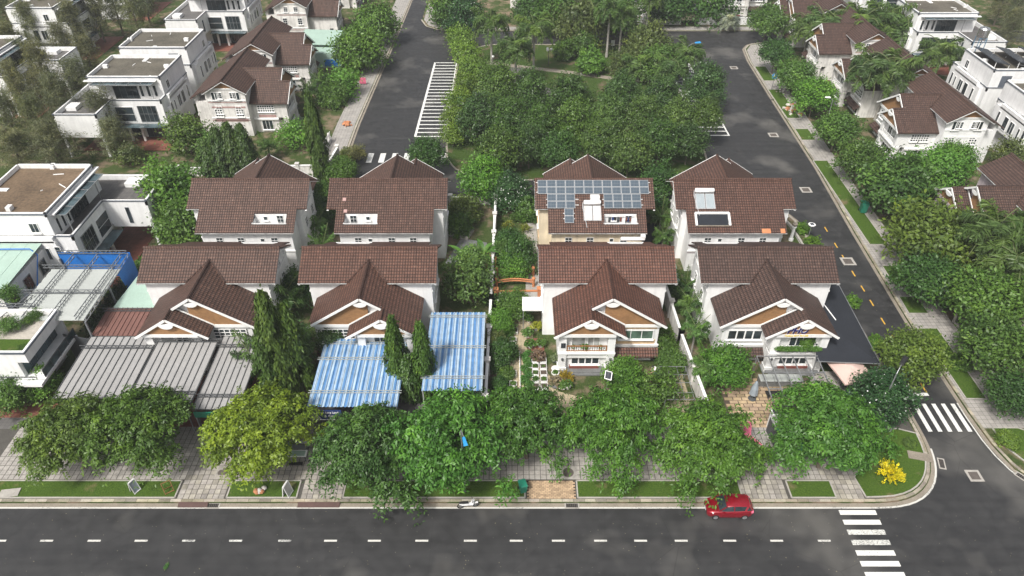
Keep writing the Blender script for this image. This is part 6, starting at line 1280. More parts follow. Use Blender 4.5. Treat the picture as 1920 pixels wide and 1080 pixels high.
# garden trees and shrubs
for px, py, z, r, c, pr_, lab in ((878, 530, 3.0, 46, (.075, .14, .035), LO, 'pale layered tree behind the right striped canopy'), (885, 490, 3, 30, (.08, .145, .03), LO, 'upper part of the pale layered tree group'), (936, 605, 1.8, 24, BRIGHT, RO, 'round bright tree beside the planter garden'), (965, 575, 1.5, 30, MID, RO, 'leafy shrub tree at the back of the planter garden'), (1360, 690, 2.6, 42, (.06, .15, .02), RO, 'bushy mango tree left of the brick yard'), (1170, 705, 1.2, 34, (.065, .15, .022), RO, 'bright bushy tree in front of the awning windows'), (1258, 680, 1.2, 26, MID, RO, 'vine covered bush beside the person in white'), (1240, 735, 1.5, 40, MID, LO, 'trellis vine in front of the white wall'), (975, 480, 2, 34, DARK, RD, 'dark round tree in the terrace garden beside the cream villa'), (955, 455, 1.6, 26, DARK, RO, 'dark bush in the terrace garden by the boundary wall'), (965, 500, 1.4, 28, BRIGHT, RO, 'bright bush in front of the orange garden arches'), (945, 470, 1.6, 20, MID, RO, 'leafy bush along the boundary wall'), (945, 660, 1.4, 24, DARK, BU, 'dark shrub between boundary wall and planter path'), (930, 640, 1.0, 20, OLIVE, BU, 'olive shrub along the boundary wall'), (1240, 640, 1.4, 26, MID, BU, 'leafy shrub beside the white villa wall'), (80, 720, 1.8, 28, BRIGHT, RO, 'bright bush on the terrace at the lower left'), (20, 740, 2, 34, MID, RO, 'green bush in the lower left corner'), (240, 570, 1.4, 40, (.03, .055, .02), RO, 'dark creeper mass beside the truss canopy'), (205, 610, 1.2, 36, (.03, .055, .02), BU, 'dark shrubs below the truss canopy'), (265, 520, 1.6, 30, MID, BU, 'shrub at the corner of the blue tarp'), (555, 545, 2.6, 34, DARK, RO, 'dark shrub mass between the left villas'), (535, 640, 3.2, 40, DARK, RO, 'dark garden tree under the tall columnar tree'), (620, 637, 3.1, 26, (.04, .08, .022), BU, 'dark creeper on the edge of the larger striped canopy'), (870, 400, 1, 30, (.08, .12, .03), BU, 'rough green undergrowth behind the low white wall'), (860, 425, .9, 26, MID, BU, 'shrub in the vacant back garden'), (990, 395, 1.2, 24, MID, BU, 'shrub beside the cream villa corner'), (1270, 540, 1.4, 22, DARK, BU, 'dark shrub in the gap left of the dark-roofed villa'), (1895, 290, 2.5, 30, OLIVE, LO, 'olive tree beside the white house at the right edge'), (590, 400, 2, 34, DARK, RO, 'dark tree between the left back villas'), (600, 370, 2.2, 26, MID, RO, 'green tree between the ridges of the left back villas'), (1510, 640, 3.6, 14, (.07, .15, .02), BU, 'potted green plant on the lettered villa balcony')):
    x, y = G(px, py, z); rr = r * math.hypot(y, 50) / 1450; round_tree(x, y, rr, max(z, rr * .6), c, lab, pr_, 'garden_tree' if z > 1.3 else 'garden_shrub')
for px, py, r, c, lab in ((1503, 428, 14, (.075, .16, .02), 'clipped round bush by the side road, upper of two'), (1524, 455, 15, (.085, .17, .02), 'clipped round bush by the side road, lower of two'), (1598, 565, 15, (.075, .16, .02), 'clipped round bush beside the shade net, upper'), (1642, 642, 16, (.075, .16, .02), 'clipped round bush beside the shade net, lower')):
    x, y = G(px, py, .7); shrub(x, y, r * math.hypot(y, 50) / 1400, c, lab, [BALL], .95, 'round_bush', 'clipped round bushes')
for px, py, r, c, lab in ((1667, 893, 27, (.52, .43, .012), 'bright yellow shrub on the street corner lawn'), (1708, 828, 11, (.075, .13, .025), 'small green shrub on the upper corner lawn'), (1890, 824, 18, (.10, .17, .025), 'green shrub on the lawn at the right edge'), (1800, 680, 20, MID, 'low shrub on the verge by the dark fence')):
    x, y = G(px, py, .6); shrub(x, y, r * math.hypot(y, 50) / 1400, c, lab, SPIKY if 'yellow' in lab else BU, 1.0 if 'yellow' in lab else .8)
for k in range(9):
    x, y = G(930 + 3 * (k % 3), 560 + k * 20, .6); shrub(x + .9 * (k % 2), y, tg.uniform(.7, 1.1), MID if k % 2 else DARK, 'garden shrub along the boundary wall, %s from the back' % (nth + ('ninth',))[k], None, .8, 'garden_shrub', 'shrubs along the boundary wall')
for k, (px, py) in enumerate(((952, 425), (965, 410), (985, 430), (1000, 415), (960, 440), (985, 455))):
    x, y = G(px, py, .5); shrub(x, y, .85, (.16, .18, .03) if k in (0, 2, 5) else (.06, .12, .025), ('variegated', 'green', 'yellowish', 'leafy', 'dark', 'golden')[k] + ' plant in the terrace garden left of the cream villa', SPIKY, .9, 'garden_plant', 'terrace garden plants')
for k, (px, py, z) in enumerate(((20, 620, 5.8), (70, 595, 5.8), (55, 605, 5.8), (20, 560, 5.8), (45, 655, 5.8))):
    x, y = G(px, py, z); t = shrub(x, y, (.95, .65, .5, 1.0, .4)[k], MID, ('bonsai on the roof garden grass bed', 'bonsai at the roof garden corner below the truss', 'small bonsai beside the roof garden parapet', 'dark bonsai at the back of the roof garden', 'potted palm-like plant on the roof garden parapet')[k], LO, .8, 'bonsai', None, 1.0); t.location.z = 5.7
# ------------------------------------------------------------------ vehicles, people, street furniture, garden things
def loft(m, secs, mi=0, cap=True):
    """skin cross sections of equal point count"""
    b = len(m.v); n = len(secs[0])
    for s in secs: m.v += [tuple(p) for p in s]
    f = [(b + i * n + k, b + i * n + k + 1, b + (i + 1) * n + k + 1, b + (i + 1) * n + k) for i in range(len(secs) - 1) for k in range(n - 1)]
    if cap: f += [tuple(range(b, b + n)), tuple(range(b + (len(secs) - 1) * n, b + len(secs) * n))[::-1]]
    m.f += f; m.mi += [mi] * len(f); return m
def car(x, y, rot, label):
    """small hatchback, nose to -x"""
    t = thing('car', label, 'car', (x, y, .006), rot)
    st = [(-1.90, .50, .36, .62, .66), (-1.84, .66, .28, .72, .76), (-1.60, .78, .24, .80, .90), (-1.15, .83, .22, .86, .97), (-.75, .845, .20, .90, 1.02), (0, .85, .20, .93, 1.03), (.8, .85, .20, .96, 1.05), (1.3, .84, .22, .98, 1.07), (1.65, .80, .26, .98, 1.08), (1.85, .70, .34, .90, 1.02), (1.90, .60, .42, .80, .92)]
    m = MB(); secs = []
    for xx, w, zb, zs, zt in st:
        h = [(-w * .94, zb), (-w, zb + .18), (-w * 1.0, (zb + zs) / 2), (-w * .985, zs), (-w * .90, zt)]; secs.append([(xx, yy, z) for yy, z in h] + [(xx, 0, zt + .03)] + [(xx, -yy, z) for yy, z in h[::-1]])
    loft(m, secs); bo = m.obj('body', 'carpaint', t, smooth=True)
    sd = bo.modifiers.new('soft', 'SUBSURF'); sd.levels = sd.render_levels = 2
    # greenhouse: glass shell, then painted roof
    g = MB(); cab = [(-.95, .70, 1.0, .70), (-.35, .66, 1.44, .60), (.2, .66, 1.50, .60), (.9, .66, 1.49, .60), (1.45, .66, 1.40, .57), (1.75, .68, 1.05, .66)]
    loft(g, [[(xx, -.76 if z > 1.1 else -.72, .98), (xx, -yw, z), (xx, 0, z + .02), (xx, yw, z), (xx, .76 if z > 1.1 else .72, .98)] for xx, _, z, yw in cab]); g.obj('windows', 'glass', t)
    r = MB(); loft(r, [[(xx, -yw, z - .03), (xx, -yw * .9, z + .015), (xx, 0, z + .035), (xx, yw * .9, z + .015), (xx, yw, z - .03)] for xx, yw, z in ((-.42, .60, 1.42), (-.3, .625, 1.46), (.2, .64, 1.515), (.9, .635, 1.505), (1.4, .61, 1.43), (1.56, .59, 1.38))]); ro = r.obj('roof', 'carpaint', t, smooth=True)
    p = MB()
    for s in (-1, 1):
        p.bar((-.98, s * .74, 1.0), (-.38, s * .615, 1.44), .06, .07); p.bar((.25, s * .775, 1.0), (.2, s * .645, 1.47), .07, .05); p.bar((1.15, s * .76, 1.02), (1.35, s * .61, 1.42), .16, .06); p.bar((1.72, s * .66, 1.06), (1.5, s * .585, 1.39), .09, .07)
    p.obj('pillar', 'carpaint', t)
    for s in (-1, 1):
        h = MB(); loft(h, [[(-1.78, s * .62, .62), (-1.80, s * .60, .72), (-1.70, s * .64, .76)], [(-1.45, s * .80, .70), (-1.45, s * .80, .80), (-1.40, s * .77, .86)]]); h.obj('headlight', 'letterwhite', t)
        MB().box(1.66, s * .60, .78, 1.84, s * .78, .98).obj('tail_light', 'pinkcloth', t)
        MB().box(-.72, s * .86, .98, -.55, s * 1.02, 1.12).obj('mirror', 'carpaint', t)
    MB().box(-1.91, -.45, .36, -1.84, .45, .56).obj('grille', 'blackplastic', t); MB().box(-1.925, -.22, .42, -1.905, .22, .52).obj('number_plate', 'letterwhite', t); MB().box(1.86, -.5, .32, 1.93, .5, .5).obj('bumper', 'blackplastic', t)
    for xx in (-1.2, 1.2):
        for s in (-1, 1):
            w = MB(); n = 16; w.tube([(xx, s * .70, .29), (xx, s * .86, .29)], .29, n); wo_ = w.obj('wheel', 'rubber', t)
            rm = MB(); rm.tube([(xx, s * .855, .29), (xx, s * .875, .29)], .19, 12)
            for k in range(5): rm.bar((xx, s * .88, .29), (xx + .18 * math.cos(k * 1.257), s * .88, .29 + .18 * math.sin(k * 1.257)), .05, .02)
            rm.obj('rim', 'steel', wo_)
    for s in (-1, 1): MB().bar((-.85, s * .3 - .1, 1.045), (-.60, s * .3 + .35, 1.22), .02).obj('wiper', 'blackplastic', t)
    return t
cx, cy = G(1366, 968, 0); car(cx, 36.0, 0, 'red hatchback parked at the kerb under an overhanging branch')
def motorbike(x, y, rot, label):
    t = thing('motorbike', label, 'motorbike', (x, y, .006), rot)
    for xx in (-.62, .62):
        w = MB(); n = 18
        ring = [(xx + .26 * math.cos(2 * math.pi * k / n), 0, .29 + .26 * math.sin(2 * math.pi * k / n)) for k in range(n + 1)]; w.tube(ring, .045, 6, cap=False); wo_ = w.obj('wheel', 'rubber', t)
        h = MB(); h.tube([(xx, -.06, .29), (xx, .06, .29)], .06, 8)
        for k in range(6): h.bar((xx, 0, .29), (xx + .24 * math.cos(k * 1.047), 0, .29 + .24 * math.sin(k * 1.047)), .015)
        h.obj('hub', 'steel', wo_)
    b = MB(); loft(b, [[(xx, -w, z0), (xx, -w * .8, z1), (xx, w * .8, z1), (xx, w, z0)] for xx, w, z0, z1 in ((-.72, .08, .62, .72), (-.45, .13, .45, .74), (-.1, .12, .40, .66), (.25, .10, .38, .55), (.4, .16, .40, .9), (.5, .14, .55, 1.0))]); b.obj('body', 'letterwhite', t)
    s = MB(); loft(s, [[(xx, -w, z), (xx, -w * .6, z + .08), (xx, w * .6, z + .08), (xx, w, z)] for xx, w, z in ((-.75, .09, .74), (-.4, .15, .74), (.05, .12, .70))]); s.obj('seat', 'blackplastic', t)
    f = MB(); f.bar((.62, 0, .29), (.45, 0, .95), .07); f.bar((-.62, 0, .29), (-.2, 0, .42), .06); f.obj('fork', 'steel', t)
    h = MB(); h.tube([(.36, -.33, 1.02), (.45, 0, .98), (.36, .33, 1.02)], .022, 6); h.obj('handlebar', 'blackplastic', t); MB().box(.5, -.09, .8, .58, .09, .95).obj('headlight', 'panelframe', t); MB().box(.4, -.08, .55, .86, .08, .6).obj('mudguard', 'letterwhite', t); MB().bar((.2, .12, .3), (.05, .2, .05), .03).obj('stand', 'terracotta', t)
x, y = G(878, 944); motorbike(x, 36.35, R(8), 'white motorbike parked at the kerb under the tall bright tree')
def person(x, y, rot):
    """slim adult stooping over a plant, white shirt and blue trousers"""
    t = thing('person', 'person in white shirt and blue trousers stooping beside the white villa', 'person', (x, y, .13), rot)
    J = {'pel': (0, 0, .92, .15), 'bel': (-.10, 0, 1.10, .14), 'che': (-.27, 0, 1.30, .155), 'nec': (-.40, 0, 1.43, .06), 'hd0': (-.47, 0, 1.52, .085), 'hd1': (-.53, 0, 1.62, .095), 'hd2': (-.56, 0, 1.70, .06)}
    E_ = [('pel', 'bel'), ('bel', 'che'), ('che', 'nec'), ('nec', 'hd0'), ('hd0', 'hd1'), ('hd1', 'hd2')]
    for s, n in ((-1, 'l'), (1, 'r')):
        J.update({n + 'hip': (.02, s * .10, .86, .105), n + 'kn': (-.05 * s, s * .11, .48, .07), n + 'an': (.04 * s, s * .11, .08, .045), n + 'to': (.04 * s - .2, s * .13, .03, .035), n + 'sh': (-.33, s * .19, 1.34, .065), n + 'el': (-.45, s * .24, 1.10, .045), n + 'wr': (-.62, s * .16, .98, .032), n + 'ha': (-.70, s * .14, .95, .036)})
        E_ += [('pel', n + 'hip'), (n + 'hip', n + 'kn'), (n + 'kn', n + 'an'), (n + 'an', n + 'to'), ('che', n + 'sh'), (n + 'sh', n + 'el'), (n + 'el', n + 'wr'), (n + 'wr', n + 'ha')]
        for k in range(4):
            J[n + 'f%d' % k] = (-.79, s * .14 + (k - 1.5) * .024, .92 - .01 * abs(k - 1), .011); E_.append((n + 'ha', n + 'f%d' % k))
        J[n + 'th'] = (-.73, s * .09, .96, .012); E_.append((n + 'ha', n + 'th'))
    ks = list(J); me = bpy.data.meshes.new('body'); me.from_pydata([J[k][:3] for k in ks], [(ks.index(a), ks.index(b)) for a, b in E_], []); me.materials.append(M['skin'])
    o = put('body', me, t); o.modifiers.new('skin', 'SKIN'); sv_ = me.skin_vertices[0].data
    for i, k in enumerate(ks): sv_[i].radius = (J[k][3],) * 2; sv_[i].use_root = (k == 'pel')
    sb = o.modifiers.new('soft', 'SUBSURF'); sb.levels = sb.render_levels = 2
    for p in me.polygons: p.use_smooth = True
    s = MB(); s.tube([(.0, 0, .93), (-.05, 0, 1.02), (-.12, 0, 1.12), (-.27, 0, 1.32), (-.37, 0, 1.41)], [.19, .185, .175, .20, .09], 14)
    for q in (-1, 1): s.tube([(-.32, q * .12, 1.36), (-.36, q * .21, 1.31), (-.42, q * .24, 1.17)], [.09, .085, .07], 10)
    s.obj('shirt', 'shirt', t, smooth=True)
    j = MB(); j.tube([(0, 0, .80), (0, 0, .95)], [.17, .18], 12)
    for q, n in ((-1, 'l'), (1, 'r')): j.tube([(.0, q * .09, .90), (.02, q * .10, .84), J[n + 'kn'][:3], J[n + 'an'][:3]], [.10, .125, .09, .065], 10)
    j.obj('trousers', 'jeans', t, smooth=True)
    h = MB(); h.lathe([(.04, -.10), (.098, -.04), (.105, .02), (.08, .08), (.02, .105)], n=12); h.obj('hair', 'hair', t, loc=(-.525, 0, 1.645), rot=(0, -.4, 0))
    fc = MB(); fc.bar((-.625, 0, 1.60), (-.645, 0, 1.585), .022, .03)
    for q in (-1, 1): fc.box(-.622, q * .034 - .01, 1.622, -.612, q * .034 + .01, 1.634); fc.box(-.555, q * .095 - .008, 1.57, -.52, q * .095 + .008, 1.62)
    fc.obj('face', 'skin', t)
    for q in (-1, 1): MB().box(.04 * q - .24, q * .13 - .05, 0, .04 * q + .05, q * .13 + .05, .08).obj('shoe', 'blackplastic', t)
x, y = G(1229, 708); person(x, y, R(20))
# bins
def bin_(px, py, mat, label, s=1.0):
    x, y = G(px, py); t = thing('wheelie_bin', label, 'bin', (x, y, .16), R(tg.uniform(-20, 20)), None, s)
    m = MB(); m.add([(-.22, -.24, .08), (.22, -.24, .08), (.22, .24, .08), (-.22, .24, .08), (-.29, -.33, .95), (.29, -.33, .95), (.29, .33, .95), (-.29, .33, .95)], [(3, 2, 1, 0), (0, 1, 5, 4), (1, 2, 6, 5), (2, 3, 7, 6), (3, 0, 4, 7), (4, 5, 6, 7)]); m.obj('body', mat, t)
    l = MB(); l.add([(-.32, -.36, .95), (.32, -.36, .95), (.32, .38, .97), (-.32, .38, .97), (-.28, -.3, 1.02), (.28, -.3, 1.02), (.28, .3, 1.06), (-.28, .3, 1.06)], [(0, 1, 5, 4), (1, 2, 6, 5), (2, 3, 7, 6), (3, 0, 4, 7), (4, 5, 6, 7)]); l.obj('lid', mat, t)
    for s_ in (-1, 1): MB().tube([(s_ * .24, .3, .1), (s_ * .29, .3, .1)], .1, 10).obj('wheel', 'rubber', t)
    MB().bar((-.25, .4, .95), (.25, .4, .95), .04).obj('handle', mat, t)
bin_(980, 923, 'greenplastic', 'green wheelie bin on the verge beside the herringbone driveway', 1.1); bin_(1616, 400, 'greenplastic', 'green wheelie bin on the right pavement by the lawn strip', 1.5); bin_(886, 60, 'blueplastic', 'blue bin at the top pavement corner by the frangipani', 2.0)
# bench, table, stools and boards under the trees
x, y = G(563, 846); t = thing('park_bench', 'grey park bench behind the glass-topped table', 'bench', (x, y, .16)); MB().box(-.75, -.22, .42, .75, .22, .48).obj('seat', 'steel', t); MB().box(-.75, .24, .62, .75, .29, .98).obj('backrest', 'panelframe', t)
for s in (-.6, .6): MB().box(s - .05, -.2, 0, s + .05, .2, .42).obj('leg', 'steel', t); MB().bar((s, .22, .45), (s, .27, .7), .05).obj('support', 'steel', t)
text('Thanh Lang', .22, (-.6, .235, .72), (R(90), 0, 0), 'letterblue', t)
x, y = G(561, 862); t = thing('table', 'white table with greenish printed top beside the bench', 'table', (x, y, .16)); MB().box(-.85, -.38, .70, .85, .38, .74).obj('table_top', 'whitetrim', t); MB().box(-.68, -.28, .741, .68, .28, .746).obj('printed_sheet', 'mint', t)
for sx in (-.7, .7):
    for sy in (-.3, .3): MB().bar((sx, sy, 0), (sx * .95, sy, .7), .05).obj('leg', 'darksteel', t)
x, y = G(558, 872); t = thing('stool_bench', 'dark low bench in front of the table', 'bench', (x, y - .25, .16)); MB().box(-.6, -.15, .34, .6, .15, .4).obj('seat', 'blackplastic', t)
for sx in (-.5, .5): MB().bar((sx, -.12, 0), (sx, 0, .34), .04).obj('leg', 'darksteel', t); MB().bar((sx, .12, 0), (sx, 0, .34), .04).obj('leg', 'darksteel', t)
for k, (px, py) in enumerate(((540, 846), (532, 858))):
    x, y = G(px, py); t = thing('plastic_chair', ('upper', 'lower')[k] + ' blue plastic chair under the yellow-green tree', 'chair', (x, y, .16), R(40 * k)); MB().box(-.22, -.22, .42, .22, .22, .46).obj('seat', 'blueplastic', t); MB().box(-.22, .19, .46, .22, .23, .85).obj('backrest', 'blueplastic', t)
    for sx in (-.19, .19):
        for sy in (-.19, .19): MB().bar((sx * 1.1, sy * 1.1, 0), (sx, sy, .43), .04).obj('leg', 'blueplastic', t)
def aboard(px, py, label, mat, rot, w=.75, h=1.35):
    x, y = G(px, py); t = thing('a_board', label, 'sign stand', (x, y, .18), rot)
    for s in (-1, 1):
        o = MB().add([(-w / 2, s * .28, 0), (w / 2, s * .28, 0), (w / 2, s * .03, h), (-w / 2, s * .03, h)], [(0, 1, 2, 3)]).obj('board', mat, t)
        f = MB(); f.bar((-w / 2, s * .29, 0), (-w / 2, s * .04, h), .05).bar((w / 2, s * .29, 0), (w / 2, s * .04, h), .05).bar((-w / 2, s * .04, h), (w / 2, s * .04, h), .05).bar((-w / 2, s * .29, .08), (w / 2, s * .29, .08), .05); f.obj('frame', 'whitetrim', o)
aboard(541, 928, 'white framed folding sign board at the right end of the short verge', 'panelframe', R(75)); aboard(256, 922, 'grey-blue folding board leaning at the tree on the left verge', 'greycloth', R(60), .6, 1.3)
x, y = G(318, 922); t = thing('frame_stand', 'folding wooden frame standing on the left verge', 'frame', (x, y, .18), R(35)); f = MB()
for s in (-1, 1): f.bar((-.35, s * .3, 0), (-.35, 0, 1.15), .05).bar((.35, s * .3, 0), (.35, 0, 1.15), .05).bar((-.35, s * .28, .08), (.35, s * .28, .08), .05)
f.bar((-.35, 0, 1.15), (.35, 0, 1.15), .05); f.obj('frame', 'wood', t)
x, y = G(489, 923); t = thing('tree_guard', 'heap of pale bags at the foot of the yellow-green tree', 'rubbish heap', (x, y, .18)); tr_ = random.Random(4)
for k in range(7): MB().lathe([(.05, 0), (.22, .08), (.25, .2), (.12, .34), (.02, .38)], n=7).obj('bag', 'rubblewhite' if k % 2 else 'rubbleorange', t, loc=(tr_.uniform(-.35, .35), tr_.uniform(-.3, .3), .0 + .12 * (k > 4)))
# lamps
def street_lamp(px, py, h, arm, label, head='blueplastic', rot=0.0, hs=1.0):
    x, y = G(px, py); t = thing('street_lamp', label, 'street lamp', (x, y, .13), rot); MB().tube([(0, 0, 0), (0, 0, h * .5), (0, 0, h)], [.09, .07, .05], 8).obj('pole', 'steel', t)
    MB().tube([(0, 0, h), (arm * .5, 0, h + .35), (arm, 0, h + .45)], .04, 6).obj('arm', 'steel', t); hd = MB(); hd.add([(-.1, -.12, 0), (.75, -.18, -.02), (.75, .18, -.02), (-.1, .12, 0), (-.05, -.08, .12), (.65, -.12, .14), (.65, .12, .14), (-.05, .08, .12)], [(3, 2, 1, 0), (4, 5, 6, 7), (0, 1, 5, 4), (1, 2, 6, 5), (2, 3, 7, 6), (3, 0, 4, 7)]); hd.obj('lamp_head', head, t, loc=(arm, 0, h + .42)).scale = (hs, hs, hs)
plain('skyblue', (0.03, 0.28, 0.62), 0.4, 0.1)
street_lamp(872, 925, 8.0, 1.2, 'street lamp with bright blue head rising out of the tall bright tree', 'skyblue', R(-75)); street_lamp(1278, 165, 7.5, 1.4, 'street lamp with blue head by the right parking bays', 'skyblue', R(15), 1.3)
street_lamp(1640, 790, 6.2, 1.0, 'dark solar street lamp above the frangipani on the corner', 'blackplastic', R(50), 1.6); street_lamp(1540, 262, 6.5, -1.2, 'grey street lamp with white head by the rubble', 'whitetrim')
x, y = G(1028, 125); t = thing('park_lamp', 'park lamp with white globes between the palms', 'lamp', (x, y, .13)); MB().tube([(0, 0, 0), (0, 0, 3.0)], .06, 8).obj('pole', 'darksteel', t)
for k in range(3):
    a = k * 2.094; gx, gy = .45 * math.cos(a), .45 * math.sin(a); MB().bar((0, 0, 2.9), (gx, gy, 3.0), .04).obj('arm', 'darksteel', t); MB().lathe([(.05, 0), (.2, .08), (.26, .24), (.2, .4), (.05, .48)], n=10).obj('globe', 'whitetrim', t, loc=(gx, gy, 3.0), smooth=True)
x, y = G(925, 125); t = thing('park_lamp', 'single globe lamp at the left side of the park', 'lamp', (x, y, .13)); MB().tube([(0, 0, 0), (0, 0, 1.6)], .05, 8).obj('pole', 'darksteel', t); MB().lathe([(.05, 0), (.2, .08), (.26, .24), (.2, .4), (.05, .48)], n=10).obj('globe', 'whitetrim', t, loc=(0, 0, 1.6), smooth=True)
for px, py, lab in ((935, 567, 'round white garden lamp at the back of the planter garden'), (928, 665, 'round white garden lamp near the striped canopy')):
    x, y = G(px, py, 1.2); t = thing('garden_lamp', lab, 'lamp', (x, y, .13)); MB().tube([(0, 0, 0), (0, 0, 1.2)], .035, 6).obj('pole', 'darksteel', t); MB().lathe([(.03, 0), (.13, .06), (.16, .15), (.12, .25), (.03, .3)], n=10).obj('globe', 'whitetrim', t, loc=(0, 0, 1.2), smooth=True)
x, y = G(1513, 452); t = thing('solar_lamp', 'solar garden lamp with round white head between the clipped bushes', 'lamp', (x, y, .13)); MB().tube([(0, 0, 0), (0, 0, 2.3)], .045, 6).obj('pole', 'steel', t); MB().lathe([(.05, 2.3), (.45, 2.36), (.45, 2.42), (.1, 2.46)], n=16).obj('head', 'whitetrim', t); MB().box(-.22, -.22, 2.462, .22, .22, 2.475).obj('cell', 'blackcell', t)
x, y = G(1482, 452); t = thing('gate_pillar', 'slender white pillar with urn near the clipped bushes', 'gate pillar', (x, y, .13)); MB().lathe([(.3, 0), (.3, .3), (.2, .35), (.17, 1.9), (.28, 2.0), (.28, 2.1)], n=12).obj('shaft', 'white', t); MB().lathe([(.12, 2.1), (.3, 2.3), (.32, 2.5), (.2, 2.6), (.25, 2.66)], n=12).obj('urn', 'dirtyconc', t)
x, y = G(1446, 170); t = thing('parking_sign', 'round blue parking sign on a thin pole at the right pavement', 'traffic sign', (x, y, .13)); MB().tube([(0, 0, 0), (0, 0, 2.9)], .05, 8).obj('pole', 'steel', t); MB().tube([(0, -.06, 2.6), (0, -.1, 2.6)], .5, 20).obj('disc', 'skyblue', t); text('P', .7, (-.22, -.11, 2.36), (R(90), 0, 0), 'letterwhite', t, bold=.02)
x, y = G(1148, 96); t = thing('notice_sign', 'small white notice beside the tall park palm', 'sign', (x, y, .13)); MB().box(-.35, -.03, 1.0, .35, .03, 2.1).obj('panel', 'panelframe', t); MB().bar((0, .04, 0), (0, .04, 1.9), .06).obj('pole', 'steel', t)
x, y = G(681, 160); t = thing('red_sign', 'red notice panel under the bushy tree on the left pavement', 'sign', (x, y, .13)); MB().box(-.6, -.04, .2, .6, .04, 1.3).obj('panel', 'marblered', t, color=(1, 1, 1)); MB().bar((0, .05, 0), (0, .05, 1.2), .07).obj('post', 'steel', t); t.children[0].data.materials[0] = M['pinkcloth']
# heaps of rubble on the pavements
def heap(px, py, r, label, n, mats):
    x, y = G(px, py); t = thing('rubble_heap', label, 'rubble', (x, y, .13)); g = random.Random(px)
    for k in range(n):
        a, d = g.uniform(0, 6.28), r * math.sqrt(g.random()); s = g.uniform(.15, .42); o = MB().add([(-s, -s * .7, 0), (s, -s * .5, 0), (s * .8, s * .7, 0), (-s * .7, s * .6, 0), (-s * .6, -s * .4, s * .8), (s * .5, -s * .3, s * .7), (s * .4, s * .4, s * .9), (-s * .4, s * .3, s * .6)], [(3, 2, 1, 0), (4, 5, 6, 7), (0, 1, 5, 4), (1, 2, 6, 5), (2, 3, 7, 6), (3, 0, 4, 7)])
        o.obj('lump', mats[k % len(mats)], t, loc=(d * math.cos(a), d * math.sin(a) * 1.4, .35 * (1 - d / r)), rot=(g.uniform(-.6, .6), g.uniform(-.6, .6), a))
heap(1487, 208, 1.7, 'heap of orange and white rubble beside the right pavement', 46, ('rubblewhite', 'rubbleorange', 'rubblewhite', 'terracotta')); heap(1466, 172, 1.2, 'smaller pale rubble heap near the parking sign', 18, ('rubblewhite', 'rubblewhite', 'dirtyconc')); heap(650, 237, .9, 'small heap of orange pots on the left pavement', 14, ('terracotta', 'terracotta', 'rubbleorange'))
# planter garden beside the railing villa
flat('garden_path', [(-.2, 47), (-.2, 61.4), (2.1, 61.4), (2.3, 57), (3.2, 53.4), (4.6, 49.6), (6.8, 48.8), (6.8, 45), (2, 45)], .138, 'tanpath'); flat('garden_bed', rect(-2.3, 46, -.25, 63), .138, 'soil'); flat('garden_paving', rect(1.6, 54.5, 3.4, 57.4), .142, 'redtile'); flat('stone_terrace', rect(1.5, 53.2, 3.4, 54.4), .143, 'stone')
flat('garden_path', [(14.9, 46), (14.9, 55), (17.2, 55), (17.4, 46)], .138, 'tanpath'); flat('garden_path', [(2.6, 62), (3.2, 62), (3.2, 80), (1.6, 80), (1.6, 66)], .138, 'paver')
PB = MB().box(-.34, -.34, 0, .34, -.305, .36).box(-.34, .305, 0, .34, .34, .36).box(-.34, -.305, 0, -.305, .305, .36).box(.305, -.305, 0, .34, .305, .36).mesh('box', 'whitetrim'); PS = MB().box(-.304, -.304, .05, .304, .304, .33).mesh('soil', 'soil')
def sprig(r, seed, n=160, up=.4):
    g = np.random.default_rng(seed); c = unit(g, n) * np.array([r, r, r * .7]) * g.random((n, 1)) ** .4; c[:, 2] = np.abs(c[:, 2]) + .05
    return leafmesh('plant', c, unit(g, n) + np.array([0, 0, up]), unit(g, n) * .6 + np.array([0, 0, 1]), .16, .08, .5 + g.normal(size=n) * .16, 'leaf')
SP = [sprig(.33, 201 + i) for i in range(4)]
ORD = ('front', 'second', 'third', 'fourth', 'fifth', 'sixth', 'back')
def planter(x, y, green, label, group=None):
    t = thing('planter_box', label, 'planter', (x, y, .145), R(tg.uniform(-4, 4)), group); put('box', PB, t); put('soil', PS, t)
    if green: put('plant', SP[tg.randrange(4)], t, (0, 0, .28), tg.uniform(0, 6), col3(MID), green)
x0, y0 = G(1011, 742)
for r in range(6):
    for c in range(2):
        planter(x0 + c * .82 - .3, y0 + r * .92, (.9, .6, 0, .5, 1.1, .9, .8, 0, .9, .6, .9, .5)[r * 2 + c], 'white planter box in the double row on the garden path, %s pair, %s' % (ORD[r], ('boundary wall side', 'villa side')[c]), 'white planter boxes')
for k, (px, py) in enumerate(((992, 735), (965, 625), (962, 642), (962, 662), (962, 705), (962, 725), (992, 700))):
    x, y = G(px, py); planter(x, y, (0, .6, .9, .7, .8, 1.0, .9)[k], 'white planter box by the garden wall path, %s one in the single row' % nth[k], 'single planter boxes')
t = thing('vegetable_bed', 'long green vegetable bed with white edging on the garden path', 'garden bed', (*G(988, 705), .14)); MB().box(-.75, -3.2, 0, -.68, 3.2, .3).box(.68, -3.2, 0, .75, 3.2, .3).obj('edging', 'whitetrim', t)
for k in range(14): put('plant', SP[k % 4], t, (tg.uniform(-.35, .35), -2.9 + k * .45, .15), tg.uniform(0, 6), col3((.05, .13, .025)), 1.5)
